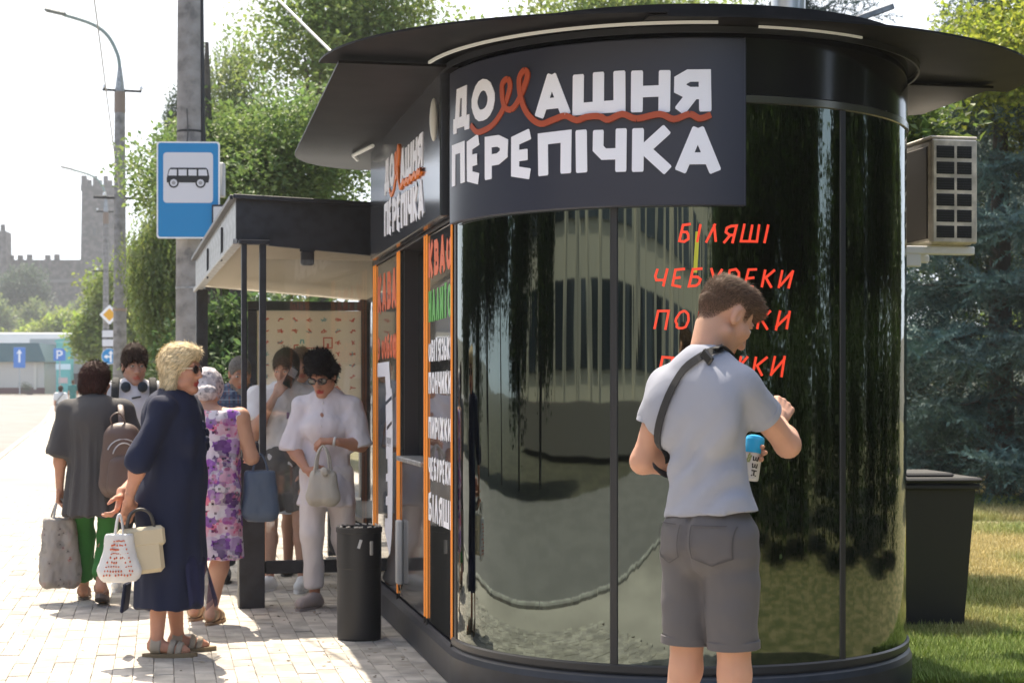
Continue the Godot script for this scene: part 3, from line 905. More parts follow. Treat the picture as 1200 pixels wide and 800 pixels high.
	lid.box(Vector3(0, 0.893, 0.0), Vector3(0.62, 0.03, 0.70), 0.012)
	lid.box(Vector3(-0.03, 0.918, -0.02), Vector3(0.42, 0.026, 0.5), 0.012)
	obj("lid", lid, M.bin_plastic, wb)
	for s in [-1.0, 1.0]:
		obj("wheel", MB.new().lathe([Vector2(0, -0.025), Vector2(0.09, -0.025), Vector2(0.1, -0.015), Vector2(0.1, 0.015), Vector2(0.09, 0.025), Vector2(0, 0.025)], 20, Vector3(s * 0.25, 0.1, -0.26), Basis(Vector3.BACK, PI / 2)), M.bin_plastic, wb)
	obj("handle", MB.new().tube([Vector3(-0.2, 0.87, -0.36), Vector3(-0.2, 0.885, -0.42), Vector3(0.2, 0.885, -0.42), Vector3(0.2, 0.87, -0.36)], [0.014], 8), M.bin_plastic, wb)
	obj("paper_scrap", MB.new().box(Vector3(-0.235, 0.45, 0.36), Vector3(0.10, 0.13, 0.004), 0.001, Basis.from_euler(Vector3(0.2, 0.3, 0.5))), mat(0.5, 0.45, 0.4, 0.8), wb)

# ---------------------------------------------------------------- bus shelter
func build_shelter() -> void:
	var t := thing("bus_shelter", "dark metal bus shelter with a ribbed roof left of the pavilion", "bus shelter", W(-1.80, 0, 11.12), TH + 0.045)
	# own axes: x to the right, -z away down the street
	var Wd := 1.55
	var Ld := 4.0
	var y0 := func(x: float, z: float) -> float: return 2.37 - 0.075 * x + z * 0.02
	var m: StandardMaterial3D = M.anthracite
	var prism := func(a: Vector3, b: Vector3, hb0: float, ht0: float, hb1: float, ht1: float, thick: Vector3) -> MB:
		var q := MB.new()
		var A := Vector3(a.x, hb0, a.z)
		var B := Vector3(b.x, hb1, b.z)
		var C := Vector3(b.x, ht1, b.z)
		var D := Vector3(a.x, ht0, a.z)
		q.quad(A, B, C, D); q.quad(B + thick, A + thick, D + thick, C + thick)
		q.quad(D, C, C + thick, D + thick); q.quad(A + thick, B + thick, B, A)
		q.quad(A, D, D + thick, A + thick); q.quad(B + thick, C + thick, C, B)
		return q
	obj("fascia", prism.call(Vector3(0, 0, 0), Vector3(Wd, 0, 0), 2.37, 2.66, 2.25, 2.61, Vector3(0, 0, -0.05)), m, t)
	obj("fascia", prism.call(Vector3(0, 0, -Ld - 0.05), Vector3(0, 0, -0.05), 2.29, 2.56, 2.37, 2.66, Vector3(0.05, 0, 0)), M.galv, t)
	obj("fascia", prism.call(Vector3(Wd, 0, -0.05), Vector3(Wd, 0, -Ld - 0.05), 2.25, 2.61, 2.2, 2.5, Vector3(-0.05, 0, 0)), m, t)
	obj("edge_trim", MB.new().beam(Vector3(-0.006, 2.375, 0.004), Vector3(-0.006, 2.295, -Ld - 0.05), 0.03, 0.035, 0.004), M.galv, t)
	obj("cap_rail", MB.new().beam(Vector3(-0.02, 2.667, 0.012), Vector3(Wd, 2.617, 0.012), 0.06, 0.03, 0.004), m, t)
	obj("cap_rail", MB.new().beam(Vector3(-0.01, 2.667, -0.02), Vector3(-0.01, 2.567, -Ld - 0.05), 0.06, 0.03, 0.004), m, t)
	for z in [-1.1, -2.5]:
		obj("fascia_panel", MB.new().box(Vector3(-0.008, 2.475 + z * 0.025, z), Vector3(0.012, 0.24, 0.07), 0.003), m, t)
	# ribbed ceiling sheet: ridges across
	var rib := MB.new()
	var nrib := 40
	for i in nrib:
		var z0 := -0.06 - Ld * float(i) / nrib
		var z1 := -0.06 - Ld * (float(i) + 0.5) / nrib
		var z2 := -0.06 - Ld * (float(i) + 1.0) / nrib
		var yl := 2.405 - 0.02 * float(i) / 10.0
		for e in [[z0, z1, 0.0, 0.022], [z1, z2, 0.022, 0.0]]:
			rib.quad(Vector3(0.05, yl + e[2], e[0]), Vector3(0.05, yl + e[3], e[1]), Vector3(Wd - 0.05, yl - 0.11 + e[3], e[1]), Vector3(Wd - 0.05, yl - 0.11 + e[2], e[0]))
	var sheet_m := mat(0.52, 0.47, 0.38, 0.5)
	obj("ribbed_sheet", rib, sheet_m, t)
	var top := MB.new()
	top.quad(Vector3(0.02, 2.60, -0.03), Vector3(Wd - 0.02, 2.54, -0.03), Vector3(Wd - 0.02, 2.44, -Ld), Vector3(0.02, 2.50, -Ld))
	obj("roof_sheet", top, M.galv, t)
	# posts
	var post := MB.new().box(Vector3(0.09, 0.49, 0.08), Vector3(0.165, 0.98, 0.14), 0.006)
	obj("post_base", post, m, t)
	obj("post", MB.new().box(Vector3(0.045, 1.68, 0.075), Vector3(0.034, 1.40, 0.05), 0.004), m, t)
	obj("post", MB.new().box(Vector3(0.165, 1.68, 0.075), Vector3(0.042, 1.40, 0.05), 0.004), m, t)
	obj("post_head", MB.new().box(Vector3(0.11, 2.365, 0.075), Vector3(0.20, 0.03, 0.07), 0.004), m, t)
	obj("post", MB.new().box(Vector3(0.05, 1.15, -Ld), Vector3(0.10, 2.3, 0.10), 0.006), m, t)
	obj("post", MB.new().box(Vector3(Wd - 0.05, 1.12, -Ld), Vector3(0.10, 2.24, 0.10), 0.006), m, t)
	obj("post", MB.new().box(Vector3(Wd - 0.05, 1.12, 0.0), Vector3(0.10, 2.24, 0.09), 0.006), m, t)
	obj("bottom_rail", MB.new().box(Vector3(0.80, 0.255, 0.07), Vector3(1.24, 0.085, 0.05), 0.006), m, t)
	obj("end_pane", MB.new().box(Vector3(0.81, 1.28, 0.06), Vector3(1.24, 1.96, 0.008)), M.clear_glass, t)
	obj("back_pane", MB.new().box(Vector3(Wd - 0.05, 1.25, -Ld / 2), Vector3(0.008, 1.8, Ld - 0.12)), M.clear_glass, t)
	obj("back_rail", MB.new().box(Vector3(Wd - 0.05, 0.31, -Ld / 2), Vector3(0.05, 0.07, Ld - 0.1), 0.005), m, t)
	obj("camera_box", MB.new().box(Vector3(0.465, 2.275, 0.0), Vector3(0.085, 0.095, 0.07), 0.01), M.black_metal, t)
	obj("bracket", MB.new().box(Vector3(0.465, 2.327, 0.0), Vector3(0.10, 0.02, 0.03), 0.004), M.black_metal, t)
	obj("bench", MB.new().box(Vector3(Wd - 0.35, 0.46, -2.2), Vector3(0.4, 0.05, 2.4), 0.01), M.anthracite, t)
	for z in [-1.2, -2.2, -3.2]:
		obj("bench_leg", MB.new().box(Vector3(Wd - 0.35, 0.22, z), Vector3(0.3, 0.43, 0.05), 0.006), m, t)
	# the map board at the far end
	var b := thing("map_board", "cream poster of small red pictograms in a dark frame inside the shelter", "poster", W(-1.70, 0, 14.3), TH * 0.6)
	var pw := 0.865
	obj("sheet", MB.new().box(Vector3(0, 1.69, 0), Vector3(pw, 0.77, 0.02)), mat(0.78, 0.70, 0.56, 0.6), b)
	for e in [[Vector3(0, 2.115, 0.01), Vector3(pw + 0.16, 0.075, 0.05)], [Vector3(0, 1.265, 0.01), Vector3(pw + 0.16, 0.075, 0.05)], [Vector3(-pw / 2 - 0.04, 1.69, 0.01), Vector3(0.075, 0.775, 0.05)], [Vector3(pw / 2 + 0.04, 1.69, 0.01), Vector3(0.075, 0.775, 0.05)]]:
		obj("frame", MB.new().box(e[0], e[1], 0.005), m, b)
	for s in [-1.0, 1.0]:
		obj("leg", MB.new().box(Vector3(s * (pw / 2 + 0.03), 0.62, 0.0), Vector3(0.06, 1.22, 0.05), 0.004), m, b)
	var to := func(p: Vector3) -> Vector3: return Vector3(p.x, p.y, 0.0105 + p.z)
	var red := MB.new()
	var teal := MB.new()
	var r := RandomNumberGenerator.new()
	r.seed = 12
	for j in 7:
		for i in 7:
			if i in [2, 3, 4] and j in [2, 3]: continue
			var at := Vector2(-0.36 + i * 0.12, 2.0 - j * 0.095)
			for q in r.randi_range(2, 3):
				var a := r.randf() * TAU
				var l := [at + Vector2(cos(a), sin(a) * 0.7) * 0.026, at + Vector2(r.randf_range(-0.012, 0.012), r.randf_range(-0.012, 0.012)), at - Vector2(cos(a + 0.7), sin(a + 0.7) * 0.7) * 0.026]
				(red if r.randf() < 0.68 else teal).stroke(l, 0.008, 0.0, 0.0008 + 0.0002 * q, to)
	red.stroke([Vector2(-0.03, 1.765), Vector2(0.12, 1.765)], 0.007, 0.0, 0.001, to)
	red.stroke([Vector2(0.12, 1.765), Vector2(0.12, 1.85), Vector2(0.19, 1.85), Vector2(0.19, 1.765)], 0.01, 0.0, 0.0012, to, true)
	red.stroke([Vector2(0.155, 1.76), Vector2(0.155, 1.80)], 0.018, 0.0, 0.001, to)
	red.stroke([Vector2(-0.09, 1.79), Vector2(-0.125, 1.785), Vector2(-0.125, 1.755), Vector2(-0.09, 1.75)], 0.012, 0.0, 0.001, to)
	teal.stroke([Vector2(-0.075, 1.80), Vector2(-0.07, 1.83), Vector2(-0.05, 1.83), Vector2(-0.045, 1.80)], 0.011, 0.0, 0.001, to)
	obj("red_print", red, mat(0.55, 0.12, 0.08, 0.7), b)
	obj("teal_print", teal, mat(0.16, 0.36, 0.38, 0.7), b)
	var dark := MB.new()
	for i in 9: dark.stroke([Vector2(-0.02 + i * 0.021, 1.715), Vector2(-0.02 + i * 0.021 + 0.004, 1.742)], 0.011, 0.0, 0.001, to)
	obj("dark_print", dark, mat(0.15, 0.11, 0.09, 0.7), b)

# ---------------------------------------------------------------- poles, signs, lamps
func lamp_post(at: Vector3, label: String, h: float, r0: float, arm: float, fat := 1.0) -> void:
	var t := thing("street_lamp", label, "street lamp", at, 0.0, "street lamps along the road")
	obj("pole", MB.new().tube([Vector3.ZERO, Vector3(0, h * 0.5, 0), Vector3(0, h, 0)], [r0, r0 * 0.85, r0 * 0.7], 14), M.concrete, t)
	obj("bracket_sleeve", MB.new().tube([Vector3(0, h, 0), Vector3(0, h + 0.55, 0)], [r0 * 0.72, 0.05], 12), M.galv, t)
	var p := spline([Vector3(0, h + 0.5, 0), Vector3(-0.05, h + 0.85, 0.0), Vector3(-0.28, h + 1.3, 0), Vector3(-arm * 0.42, h + 1.58, 0), Vector3(-arm * 0.85, h + 1.8, 0)], 5)
	obj("curved_arm", MB.new().tube(p, [0.045 * fat], 8), mat(0.25, 0.30, 0.28, 0.5), t)
	obj("lamp_head", MB.new().box(Vector3(-arm * 0.97, h + 1.86, 0), Vector3(0.52, 0.08, 0.22), 0.03, Basis(Vector3.BACK, -0.22)), mat(0.15, 0.17, 0.17, 0.5), t)
	obj("collar", MB.new().lathe([Vector2(r0 * 0.75, h - 0.5), Vector2(r0 * 0.78, h - 0.49), Vector2(r0 * 0.76, h - 0.02), Vector2(r0 * 0.6, h)], 14), mat(0.25, 0.19, 0.15, 0.8), t)
	for y in [h + 0.02, h - 2.5]:
		obj("cross_arm", MB.new().box(Vector3(0.05, y, 0.0), Vector3(0.9 if y > h else 1.3, 0.055, 0.055), 0.006, Basis(Vector3.UP, 0.3)), M.ink, t)
		for s in [-0.45, 0.5]:
			obj("insulator", MB.new().lathe([Vector2(0.02, 0), Vector2(0.045, 0.02), Vector2(0.035, 0.09), Vector2(0.0, 0.1)], 10, Vector3(0.05 + s * 0.85, y + 0.03, -s * 0.26)), M.white, t)
	obj("strap", MB.new().lathe([Vector2(r0 * 0.93, 3.3), Vector2(r0 * 0.97, 3.31), Vector2(r0 * 0.97, 3.36), Vector2(r0 * 0.92, 3.37)], 14), mat(0.3, 0.22, 0.17, 0.7), t)

func rounded(w: float, h: float, r: float) -> PackedVector2Array:
	var p := PackedVector2Array()
	for k in 4:
		var c := Vector2((w / 2 - r) * (1 if k in [0, 3] else -1), (h / 2 - r) * (1 if k < 2 else -1))
		for i in 6:
			var a := PI / 2 * (k + i / 5.0)
			p.append(c + Vector2(cos(a), sin(a)) * r)
	return p

func at_z(x: float, y: float, z: float) -> Transform3D:
	return Transform3D(Basis.IDENTITY, Vector3(x, y, z))

func build_street() -> void:
	# the concrete pole of the bus stop
	var pole := thing("utility_pole", "thick weathered concrete pole behind the bus shelter", "utility pole", W(-3.30, 0, 17.5))
	var pp := MB.new()
	pp.tube([Vector3.ZERO, Vector3(0, 1, 0), Vector3(0, 3, 0), Vector3(0, 6, 0), Vector3(0, 9, 0)], [0.158, 0.155, 0.146, 0.128, 0.11], 20)
	obj("shaft", pp, M.concrete, pole)
	for y in [2.45, 3.32, 3.62, 4.05]:
		obj("steel_strap", MB.new().lathe([Vector2(0.148 - (y - 2.4) * 0.005, y), Vector2(0.152 - (y - 2.4) * 0.005, y + 0.003), Vector2(0.152 - (y - 2.4) * 0.005, y + 0.02), Vector2(0.146 - (y - 2.4) * 0.005, y + 0.023)], 20), M.galv if y < 4.0 else M.ink, pole)
	var cab := MB.new()
	cab.tube([Vector3(0.13, 2.9, 0.06), Vector3(0.135, 3.4, 0.06), Vector3(0.135, 4.2, 0.05), Vector3(0.115, 6, 0.04), Vector3(0.10, 9, 0.03)], [0.022], 8)
	cab.tube([Vector3(0.165, 3.3, 0.05), Vector3(0.17, 3.8, 0.05), Vector3(0.14, 4.3, 0.05), Vector3(0.12, 4.9, 0.05)], [0.009], 6)
	obj("cable", cab, M.ink, pole)
	var crack := MB.new()
	crack.tube(spline([Vector3(-0.01, 4.28, 0.137), Vector3(0.0, 4.05, 0.14), Vector3(-0.008, 3.9, 0.14), Vector3(0.03, 3.8, 0.138), Vector3(0.06, 3.78, 0.13)], 4), [0.007], 5)
	obj("seam", crack, mat(0.08, 0.08, 0.08, 0.9), pole)
	var bx := thing("junction_box", "pale grey metal box fixed high on the concrete pole above the sign", "box", W(-3.02, 3.39, 17.46))
	obj("box", MB.new().box(Vector3(0, 0.175, 0), Vector3(0.155, 0.35, 0.12), 0.01), mat(0.34, 0.35, 0.37, 0.5), bx)
	obj("door", MB.new().box(Vector3(0, 0.175, 0.063), Vector3(0.135, 0.32, 0.008), 0.003), mat(0.38, 0.39, 0.41, 0.5), bx)
	obj("bracket", MB.new().box(Vector3(-0.105, 0.17, 0.0), Vector3(0.06, 0.30, 0.05), 0.004), M.ink, bx)
	# blue bus stop sign
	var s := thing("bus_stop_sign", "blue bus stop sign with a black bus on white, on the concrete pole", "sign", W(-3.28, 3.44, 17.28), 0.04)
	obj("plate", MB.new().extrude(rounded(0.635, 0.98, 0.03), 0.012), M.sign_white, s)
	obj("blue_face", MB.new().extrude(rounded(0.605, 0.95, 0.025), 0.002, at_z(0, 0, 0.012)), M.sign_blue, s)
	obj("white_face", MB.new().extrude(rounded(0.50, 0.51, 0.035), 0.002, at_z(0, 0.125, 0.014)), mat(0.62, 0.62, 0.66, 0.45), s)
	var bus := MB.new()
	var body := PackedVector2Array([Vector2(-0.215, 0.075), Vector2(0.205, 0.075), Vector2(0.215, 0.13), Vector2(0.20, 0.205), Vector2(0.18, 0.225), Vector2(-0.175, 0.225), Vector2(-0.195, 0.205), Vector2(-0.215, 0.12)])
	bus.extrude(body, 0.002, at_z(0, 0, 0.016))
	for x in [-0.145, 0.125]:
		bus.lathe([Vector2(0.052, 0.018), Vector2(0.052, 0.0195), Vector2(0, 0.0195)], 18, Vector3(x, 0.072, 0), Basis(Vector3.RIGHT, PI / 2))
	obj("bus_print", bus, M.ink, s)
	var wn := MB.new()
	for i in 4:
		var w := 0.082
		var x := -0.155 + i * 0.10
		var q := PackedVector2Array([Vector2(x - w / 2 + (0.0 if i else -0.006), 0.145), Vector2(x + w / 2 + (0.0 if i < 3 else 0.008), 0.145), Vector2(x + w / 2, 0.207), Vector2(x - w / 2 + (0.0 if i else 0.012), 0.207)])
		wn.extrude(q, 0.0015, at_z(0, 0, 0.018))
	for x in [-0.145, 0.125]:
		wn.lathe([Vector2(0.036, 0.0195), Vector2(0.036, 0.0205), Vector2(0, 0.0205)], 16, Vector3(x, 0.072, 0), Basis(Vector3.RIGHT, PI / 2))
	obj("window_print", wn, mat(0.62, 0.62, 0.66, 0.45), s)
	var hubs := MB.new()
	for x in [-0.145, 0.125]:
		hubs.lathe([Vector2(0.02, 0.0205), Vector2(0.02, 0.0213), Vector2(0, 0.0213)], 12, Vector3(x, 0.072, 0), Basis(Vector3.RIGHT, PI / 2))
	obj("hub_print", hubs, mat(0.3, 0.3, 0.3, 0.5), s)
	var plate := thing("route_plate", "small white plate with a dark rim right of the bus stop sign", "sign", W(-2.97, 3.16, 17.25))
	obj("rim", MB.new().box(Vector3(0, 0, 0), Vector3(0.13, 0.26, 0.015), 0.003), M.anthracite, plate)
	obj("face", MB.new().box(Vector3(0.0, 0, 0.008), Vector3(0.10, 0.22, 0.004), 0.001), mat(0.55, 0.55, 0.57, 0.5), plate)
	# street lamps
	lamp_post(W(-9.2, 0, 40.0), "concrete street lamp with a curved arm, nearest on the left", 8.45, 0.17, 1.55)
	lamp_post(W(-17.15, 0.01, 72.0), "distant concrete street lamp standing behind the yellow diamond sign", 9.0, 0.15, 1.7, 1.0)
	# road signs on the second post
	var rs := thing("priority_sign", "white edged yellow diamond priority road sign on the distant post", "sign", W(-16.9, 4.66, 71.6))
	obj("plate", MB.new().extrude(rounded(0.60, 0.60, 0.05), 0.02, Transform3D(Basis(Vector3.BACK, PI / 4), Vector3.ZERO)), M.sign_white, rs)
	obj("yellow_face", MB.new().extrude(rounded(0.38, 0.38, 0.02), 0.006, Transform3D(Basis(Vector3.BACK, PI / 4), Vector3(0, 0, 0.02))), mat(0.72, 0.36, 0.02, 0.5), rs)
	for y in [3.86, 3.48]:
		var wp := thing("sign_plate", "upper white rectangular plate under the diamond sign" if y > 3.6 else "lower white rectangular plate above the round blue sign", "sign", W(-16.9, y, 71.6))
		obj("rim", MB.new().box(Vector3.ZERO, Vector3(0.66, 0.34, 0.02), 0.004), M.ink, wp)
		obj("face", MB.new().box(Vector3(0, 0, 0.012), Vector3(0.61, 0.29, 0.006), 0.002), mat(0.6, 0.6, 0.62, 0.5), wp)
	var ar := thing("arrow_sign", "round blue sign with white arrows ahead and left", "sign", W(-16.9, 2.92, 71.6))
	obj("plate", MB.new().lathe([Vector2(0.34, 0), Vector2(0.34, 0.02), Vector2(0, 0.02)], 28, Vector3.ZERO, Basis(Vector3.RIGHT, PI / 2)), M.sign_white, ar)
	obj("blue_face", MB.new().lathe([Vector2(0.32, 0.02), Vector2(0.32, 0.026), Vector2(0, 0.026)], 28, Vector3.ZERO, Basis(Vector3.RIGHT, PI / 2)), M.sign_blue, ar)
	var to := func(p: Vector3) -> Vector3: return Vector3(p.x, p.y, 0.026 + p.z)
	var am := MB.new()
	am.stroke([Vector2(0.06, -0.24), Vector2(0.06, 0.12)], 0.07, 0, 0.004, to)
	am.stroke([Vector2(0.06, -0.02), Vector2(-0.10, -0.02)], 0.07, 0, 0.005, to)
	am.extrude(PackedVector2Array([Vector2(-0.04, 0.1), Vector2(0.16, 0.1), Vector2(0.06, 0.25)]), 0.006, at_z(0, 0, 0.026))
	am.extrude(PackedVector2Array([Vector2(-0.1, -0.12), Vector2(-0.1, 0.08), Vector2(-0.24, -0.02)]), 0.006, at_z(0, 0, 0.026))
	obj("arrow_print", am, M.sign_white, ar)
	# overhead wires
	var w1 := obj("overhead_wire", MB.new().tube(spline([W(-9.2, 6.1, 40.0), W(-7.2, 7.15, 30.0), W(-5.6, 8.6, 22.0), W(-4.2, 9.6, 17.5)], 8), [0.013], 5), mat(0.35, 0.35, 0.36, 0.5))
	tag(w1, "thin overhead wire from the near street lamp up to the top of the picture", "wire")
	var w2 := obj("roof_cable", MB.new().tube([W(-0.99, 3.27, 9.5), W(-1.35, 3.72, 10.5), W(-1.9, 4.4, 12.0), W(-3.1, 6.3, 16.5)], [0.009], 6), mat(0.5, 0.5, 0.48, 0.5))
	tag(w2, "pale cable running up to the left behind the pavilion roof", "cable")

# ---------------------------------------------------------------- far buildings
func build_far() -> void:
	var mk := thing("market_hall", "long low pale hall with a dark green roof band at the far left", "building", W(-55.0, 1.28, 152.0))
	var cream := mat(0.50, 0.46, 0.40, 0.8)
	obj("wall", MB.new().box(Vector3(-1.2, 1.5, -6), Vector3(29.0, 3.0, 12.0)), cream, mk)
	obj("base_course", MB.new().box(Vector3(-1.2, 0.28, 0.03), Vector3(29.1, 0.56, 0.1)), mat(0.13, 0.055, 0.05, 0.8), mk)
	var gr := MB.new()
	var z := 0.55
	gr.quad(Vector3(-16, 2.85, z), Vector3(13.6, 2.85, z), Vector3(12.7, 4.55, -0.4), Vector3(-16, 4.55, -0.4))
	gr.quad(Vector3(13.6, 2.85, z), Vector3(13.6, 2.85, -11), Vector3(12.7, 4.55, -10), Vector3(12.7, 4.55, -0.4))
	gr.quad(Vector3(-16, 2.85, z), Vector3(-16, 2.85, -11), Vector3(13.6, 2.85, -11), Vector3(13.6, 2.85, z))
	gr.quad(Vector3(-16, 4.55, -0.4), Vector3(12.7, 4.55, -0.4), Vector3(12.7, 4.55, -10), Vector3(-16, 4.55, -10))
	obj("roof", gr, mat(0.025, 0.075, 0.085, 0.6), mk)
	for i in 6:
		obj("pilaster", MB.new().box(Vector3(-13.5 + i * 5.2, 1.6, 0.04), Vector3(0.25, 2.4, 0.1)), mat(0.56, 0.52, 0.44, 0.8), mk)
	var wh := thing("white_hall", "white roofed hall behind the green roof band", "building", W(-58.0, 1.3, 172.0))
	obj("wall", MB.new().box(Vector3(0, 2.5, -8), Vector3(34, 5.0, 16)), cream, wh)
	obj("roof", MB.new().box(Vector3(0, 5.55, -8), Vector3(34.6, 1.15, 16.6), 0.1), mat(0.78, 0.78, 0.76, 0.6), wh)
	var ys := thing("grey_annex", "low grey beige building with dark gates beside the teal tower", "building", W(-40.2, 1.28, 158.0))
	obj("wall", MB.new().box(Vector3(1.5, 2.55, -4), Vector3(12.0, 5.1, 8.0)), mat(0.42, 0.40, 0.37, 0.8), ys)
	for i in 4:
		obj("gate", MB.new().box(Vector3(-3.1 + i * 2.7, 0.95, 0.03), Vector3(2.2, 1.9, 0.12), 0.02), mat(0.075, 0.05, 0.05, 0.7), ys)
	obj("notice", MB.new().box(Vector3(-1.8, 2.35, 0.05), Vector3(1.3, 0.6, 0.08)), mat(0.55, 0.6, 0.66, 0.6), ys)
	var tw := thing("teal_tower", "tall teal pylon with pale bands beside the gates", "pylon", W(-39.75, 1.28, 151.0))
	var teal := mat(0.10, 0.40, 0.36, 0.6)
	obj("shaft", MB.new().box(Vector3(0, 2.3, -0.6), Vector3(1.25, 4.6, 1.2), 0.02), teal, tw)
	obj("gable", MB.new().extrude(PackedVector2Array([Vector2(-0.8, 4.6), Vector2(2.6, 5.0), Vector2(2.6, 5.5), Vector2(1.0, 5.2), Vector2(-0.8, 4.75)]), 0.4, at_z(0, 0, -0.6)), teal, tw)
	obj("band", MB.new().box(Vector3(0, 2.4, 0.02), Vector3(1.3, 0.5, 0.06)), mat(0.55, 0.68, 0.7, 0.6), tw)
	obj("panel", MB.new().box(Vector3(0, 1.2, 0.02), Vector3(0.8, 0.5, 0.06)), mat(0.55, 0.40, 0.36, 0.6), tw)
	var cp := thing("market_stall", "pale canopied stall right of the teal pylon", "stall", W(-37.0, 1.28, 152.0))
	obj("canopy", MB.new().box(Vector3(0.6, 2.6, -1), Vector3(3.8, 0.5, 2.4), 0.05), mat(0.5, 0.55, 0.6, 0.6), cp)
	obj("counter", MB.new().box(Vector3(0.6, 1.0, -1), Vector3(3.6, 2.0, 2.0)), mat(0.14, 0.11, 0.12, 0.7), cp)
	# two blue signs on posts across the crossing
	for e in [[-41.0, 3.9, 1.7, "blue sign with a white arrow before the market hall"], [-36.6, 3.75, 1.0, "small square blue parking sign before the market hall"]]:
		var d := 142.0 if e[2] > 1.3 else 138.0
		var s := thing("blue_sign", e[3], "sign", W(e[0], rise(d), d))
		obj("post", MB.new().tube([Vector3.ZERO, Vector3(0, e[1] - 0.2, 0)], [0.05], 8), M.galv, s)
		obj("plate", MB.new().box(Vector3(0, e[1] - e[2] / 2, 0.08), Vector3(0.98, e[2], 0.03), 0.01), mat(0.04, 0.17, 0.5, 0.5), s)
		var to := func(p: Vector3) -> Vector3: return Vector3(p.x, p.y, 0.095 + p.z)
		if e[2] > 1.3:
			var a := MB.new().stroke([Vector2(0, e[1] - 1.25), Vector2(0, e[1] - 0.5)], 0.16, 0, 0.004, to)
			a.extrude(PackedVector2Array([Vector2(-0.24, e[1] - 0.52), Vector2(0.24, e[1] - 0.52), Vector2(0, e[1] - 0.15)]), 0.006, at_z(0, 0, 0.095))
			obj("arrow_print", a, M.sign_white, s)
		else:
			obj("letter_print", word("P", -0.25, 0.25, e[1] - 0.85, e[1] - 0.15, 0.13, to), M.sign_white, s)
	var bol := thing("orange_bollard", "short orange topped bollard at the kerb before the hall", "bollard", W(-42.7, 1.25, 136.0))
	obj("post", MB.new().tube([Vector3.ZERO, Vector3(0, 0.7, 0)], [0.09], 8), M.ink, bol)
	obj("cap", MB.new().tube([Vector3(0, 0.7, 0), Vector3(0, 1.1, 0)], [0.12], 8), mat(0.6, 0.2, 0.04, 0.6), bol)
	# castle on the hill
	var stone := skin_of(mat(0.14, 0.11, 0.10, 0.9), noise_tex(41, 0.02, 5, [[0.25, Color(0.6, 0.58, 0.57)], [0.75, Color(1, 1, 1)]]), 0.06, M.grit, 2.0)
	var c := thing("castle_tower", "tall square stone tower with battlements on the hill", "tower", W(-84.0, 12.0, 350.0), 0.12)
	obj("shaft", MB.new().frustum(8.0, 4.6, 4.1, -1.0).frustum(23.3, 4.1, 3.75, 7.0), stone, c)
	obj("parapet", MB.new().frustum(1.1, 3.95, 3.95, 30.3), stone, c)
	for i in 4:
		var b := Basis(Vector3.UP, PI / 2 * i)
		for j in 4:
			obj("merlon", MB.new().box(b * (Vector3(-3.2 + j * 2.1, 32.4, 3.55)), Vector3(0.9, 2.0, 0.7), 0.08, b), stone, c)
	for y in [8.0, 15.0, 22.0, 27.5]:
		obj("slit_window", MB.new().box(Vector3(0.4 if int(y) % 2 else -1.2, y, 3.95), Vector3(0.7, 1.7, 0.6)), mat(0.05, 0.045, 0.045, 0.9), c)
	var cw := thing("castle_wall", "long stone castle wall with broken battlements left of the tower", "wall", W(-93, 11.0, 356.0), 0.0)
	obj("curtain", MB.new().box(Vector3(-24, 8.5, 0), Vector3(64, 19.0, 3)), stone, cw)
	obj("ledge", MB.new().box(Vector3(-24, 13.6, 1.55), Vector3(64, 0.6, 0.4)), mat(0.16, 0.14, 0.13, 0.9), cw)
	var r := RandomNumberGenerator.new()
	r.seed = 8
	for i in 34:
		if r.randf() < 0.25: continue
		obj("merlon", MB.new().box(Vector3(-55 + i * 1.9, 18.4 + r.randf() * 0.3, 0.8), Vector3(1.1, 1.2, 0.8), 0.08), stone, cw)
	for i in 9:
		obj("arrow_slit", MB.new().box(Vector3(-50 + i * 6.1, 11.2, 1.5), Vector3(0.7, 1.3, 0.4)), mat(0.06, 0.055, 0.05, 0.9), cw)
	var c2 := thing("corner_tower", "second stone castle tower cut by the left edge of the picture", "tower", W(-107.3, 12.0, 353.0), 0.1)
	obj("shaft", MB.new().frustum(23.6, 3.3, 3.0, -1.0), stone, c2)
	for j in 4:
		obj("merlon", MB.new().box(Vector3(-2.4 + j * 1.6, 23.2, 2.8), Vector3(0.9, 1.5, 0.6), 0.06), stone, c2)

# ---------------------------------------------------------------- foliage
func leaf_clump(n: int, spread: float, leaf: float, seed_: int) -> ArrayMesh:
	var r := RandomNumberGenerator.new()
	r.seed = seed_
	var mb := MB.new()
	for k in n:
		var p := Vector3(r.randfn(), r.randfn() * 0.8, r.randfn()).normalized() * spread * pow(r.randf(), 0.45)
		var b := Basis.from_euler(Vector3(r.randf_range(-1.1, 0.7), r.randf() * TAU, r.randf_range(-0.7, 0.7)))
		var l := leaf * r.randf_range(0.7, 1.25)
		var g := r.randf_range(0.75, 1.25)
		mb.col = Color(g, g, g * r.randf_range(0.8, 1.1))
		var a := p
		var e := p + b * Vector3(0, -0.12 * l, l)
		var s := p + b * Vector3(0.3 * l, 0.06 * l, 0.5 * l)
		var t := p + b * Vector3(-0.3 * l, 0.06 * l, 0.5 * l)
		mb.tri(a, s, e)
		mb.tri(a, e, t)
	return mb.mesh()

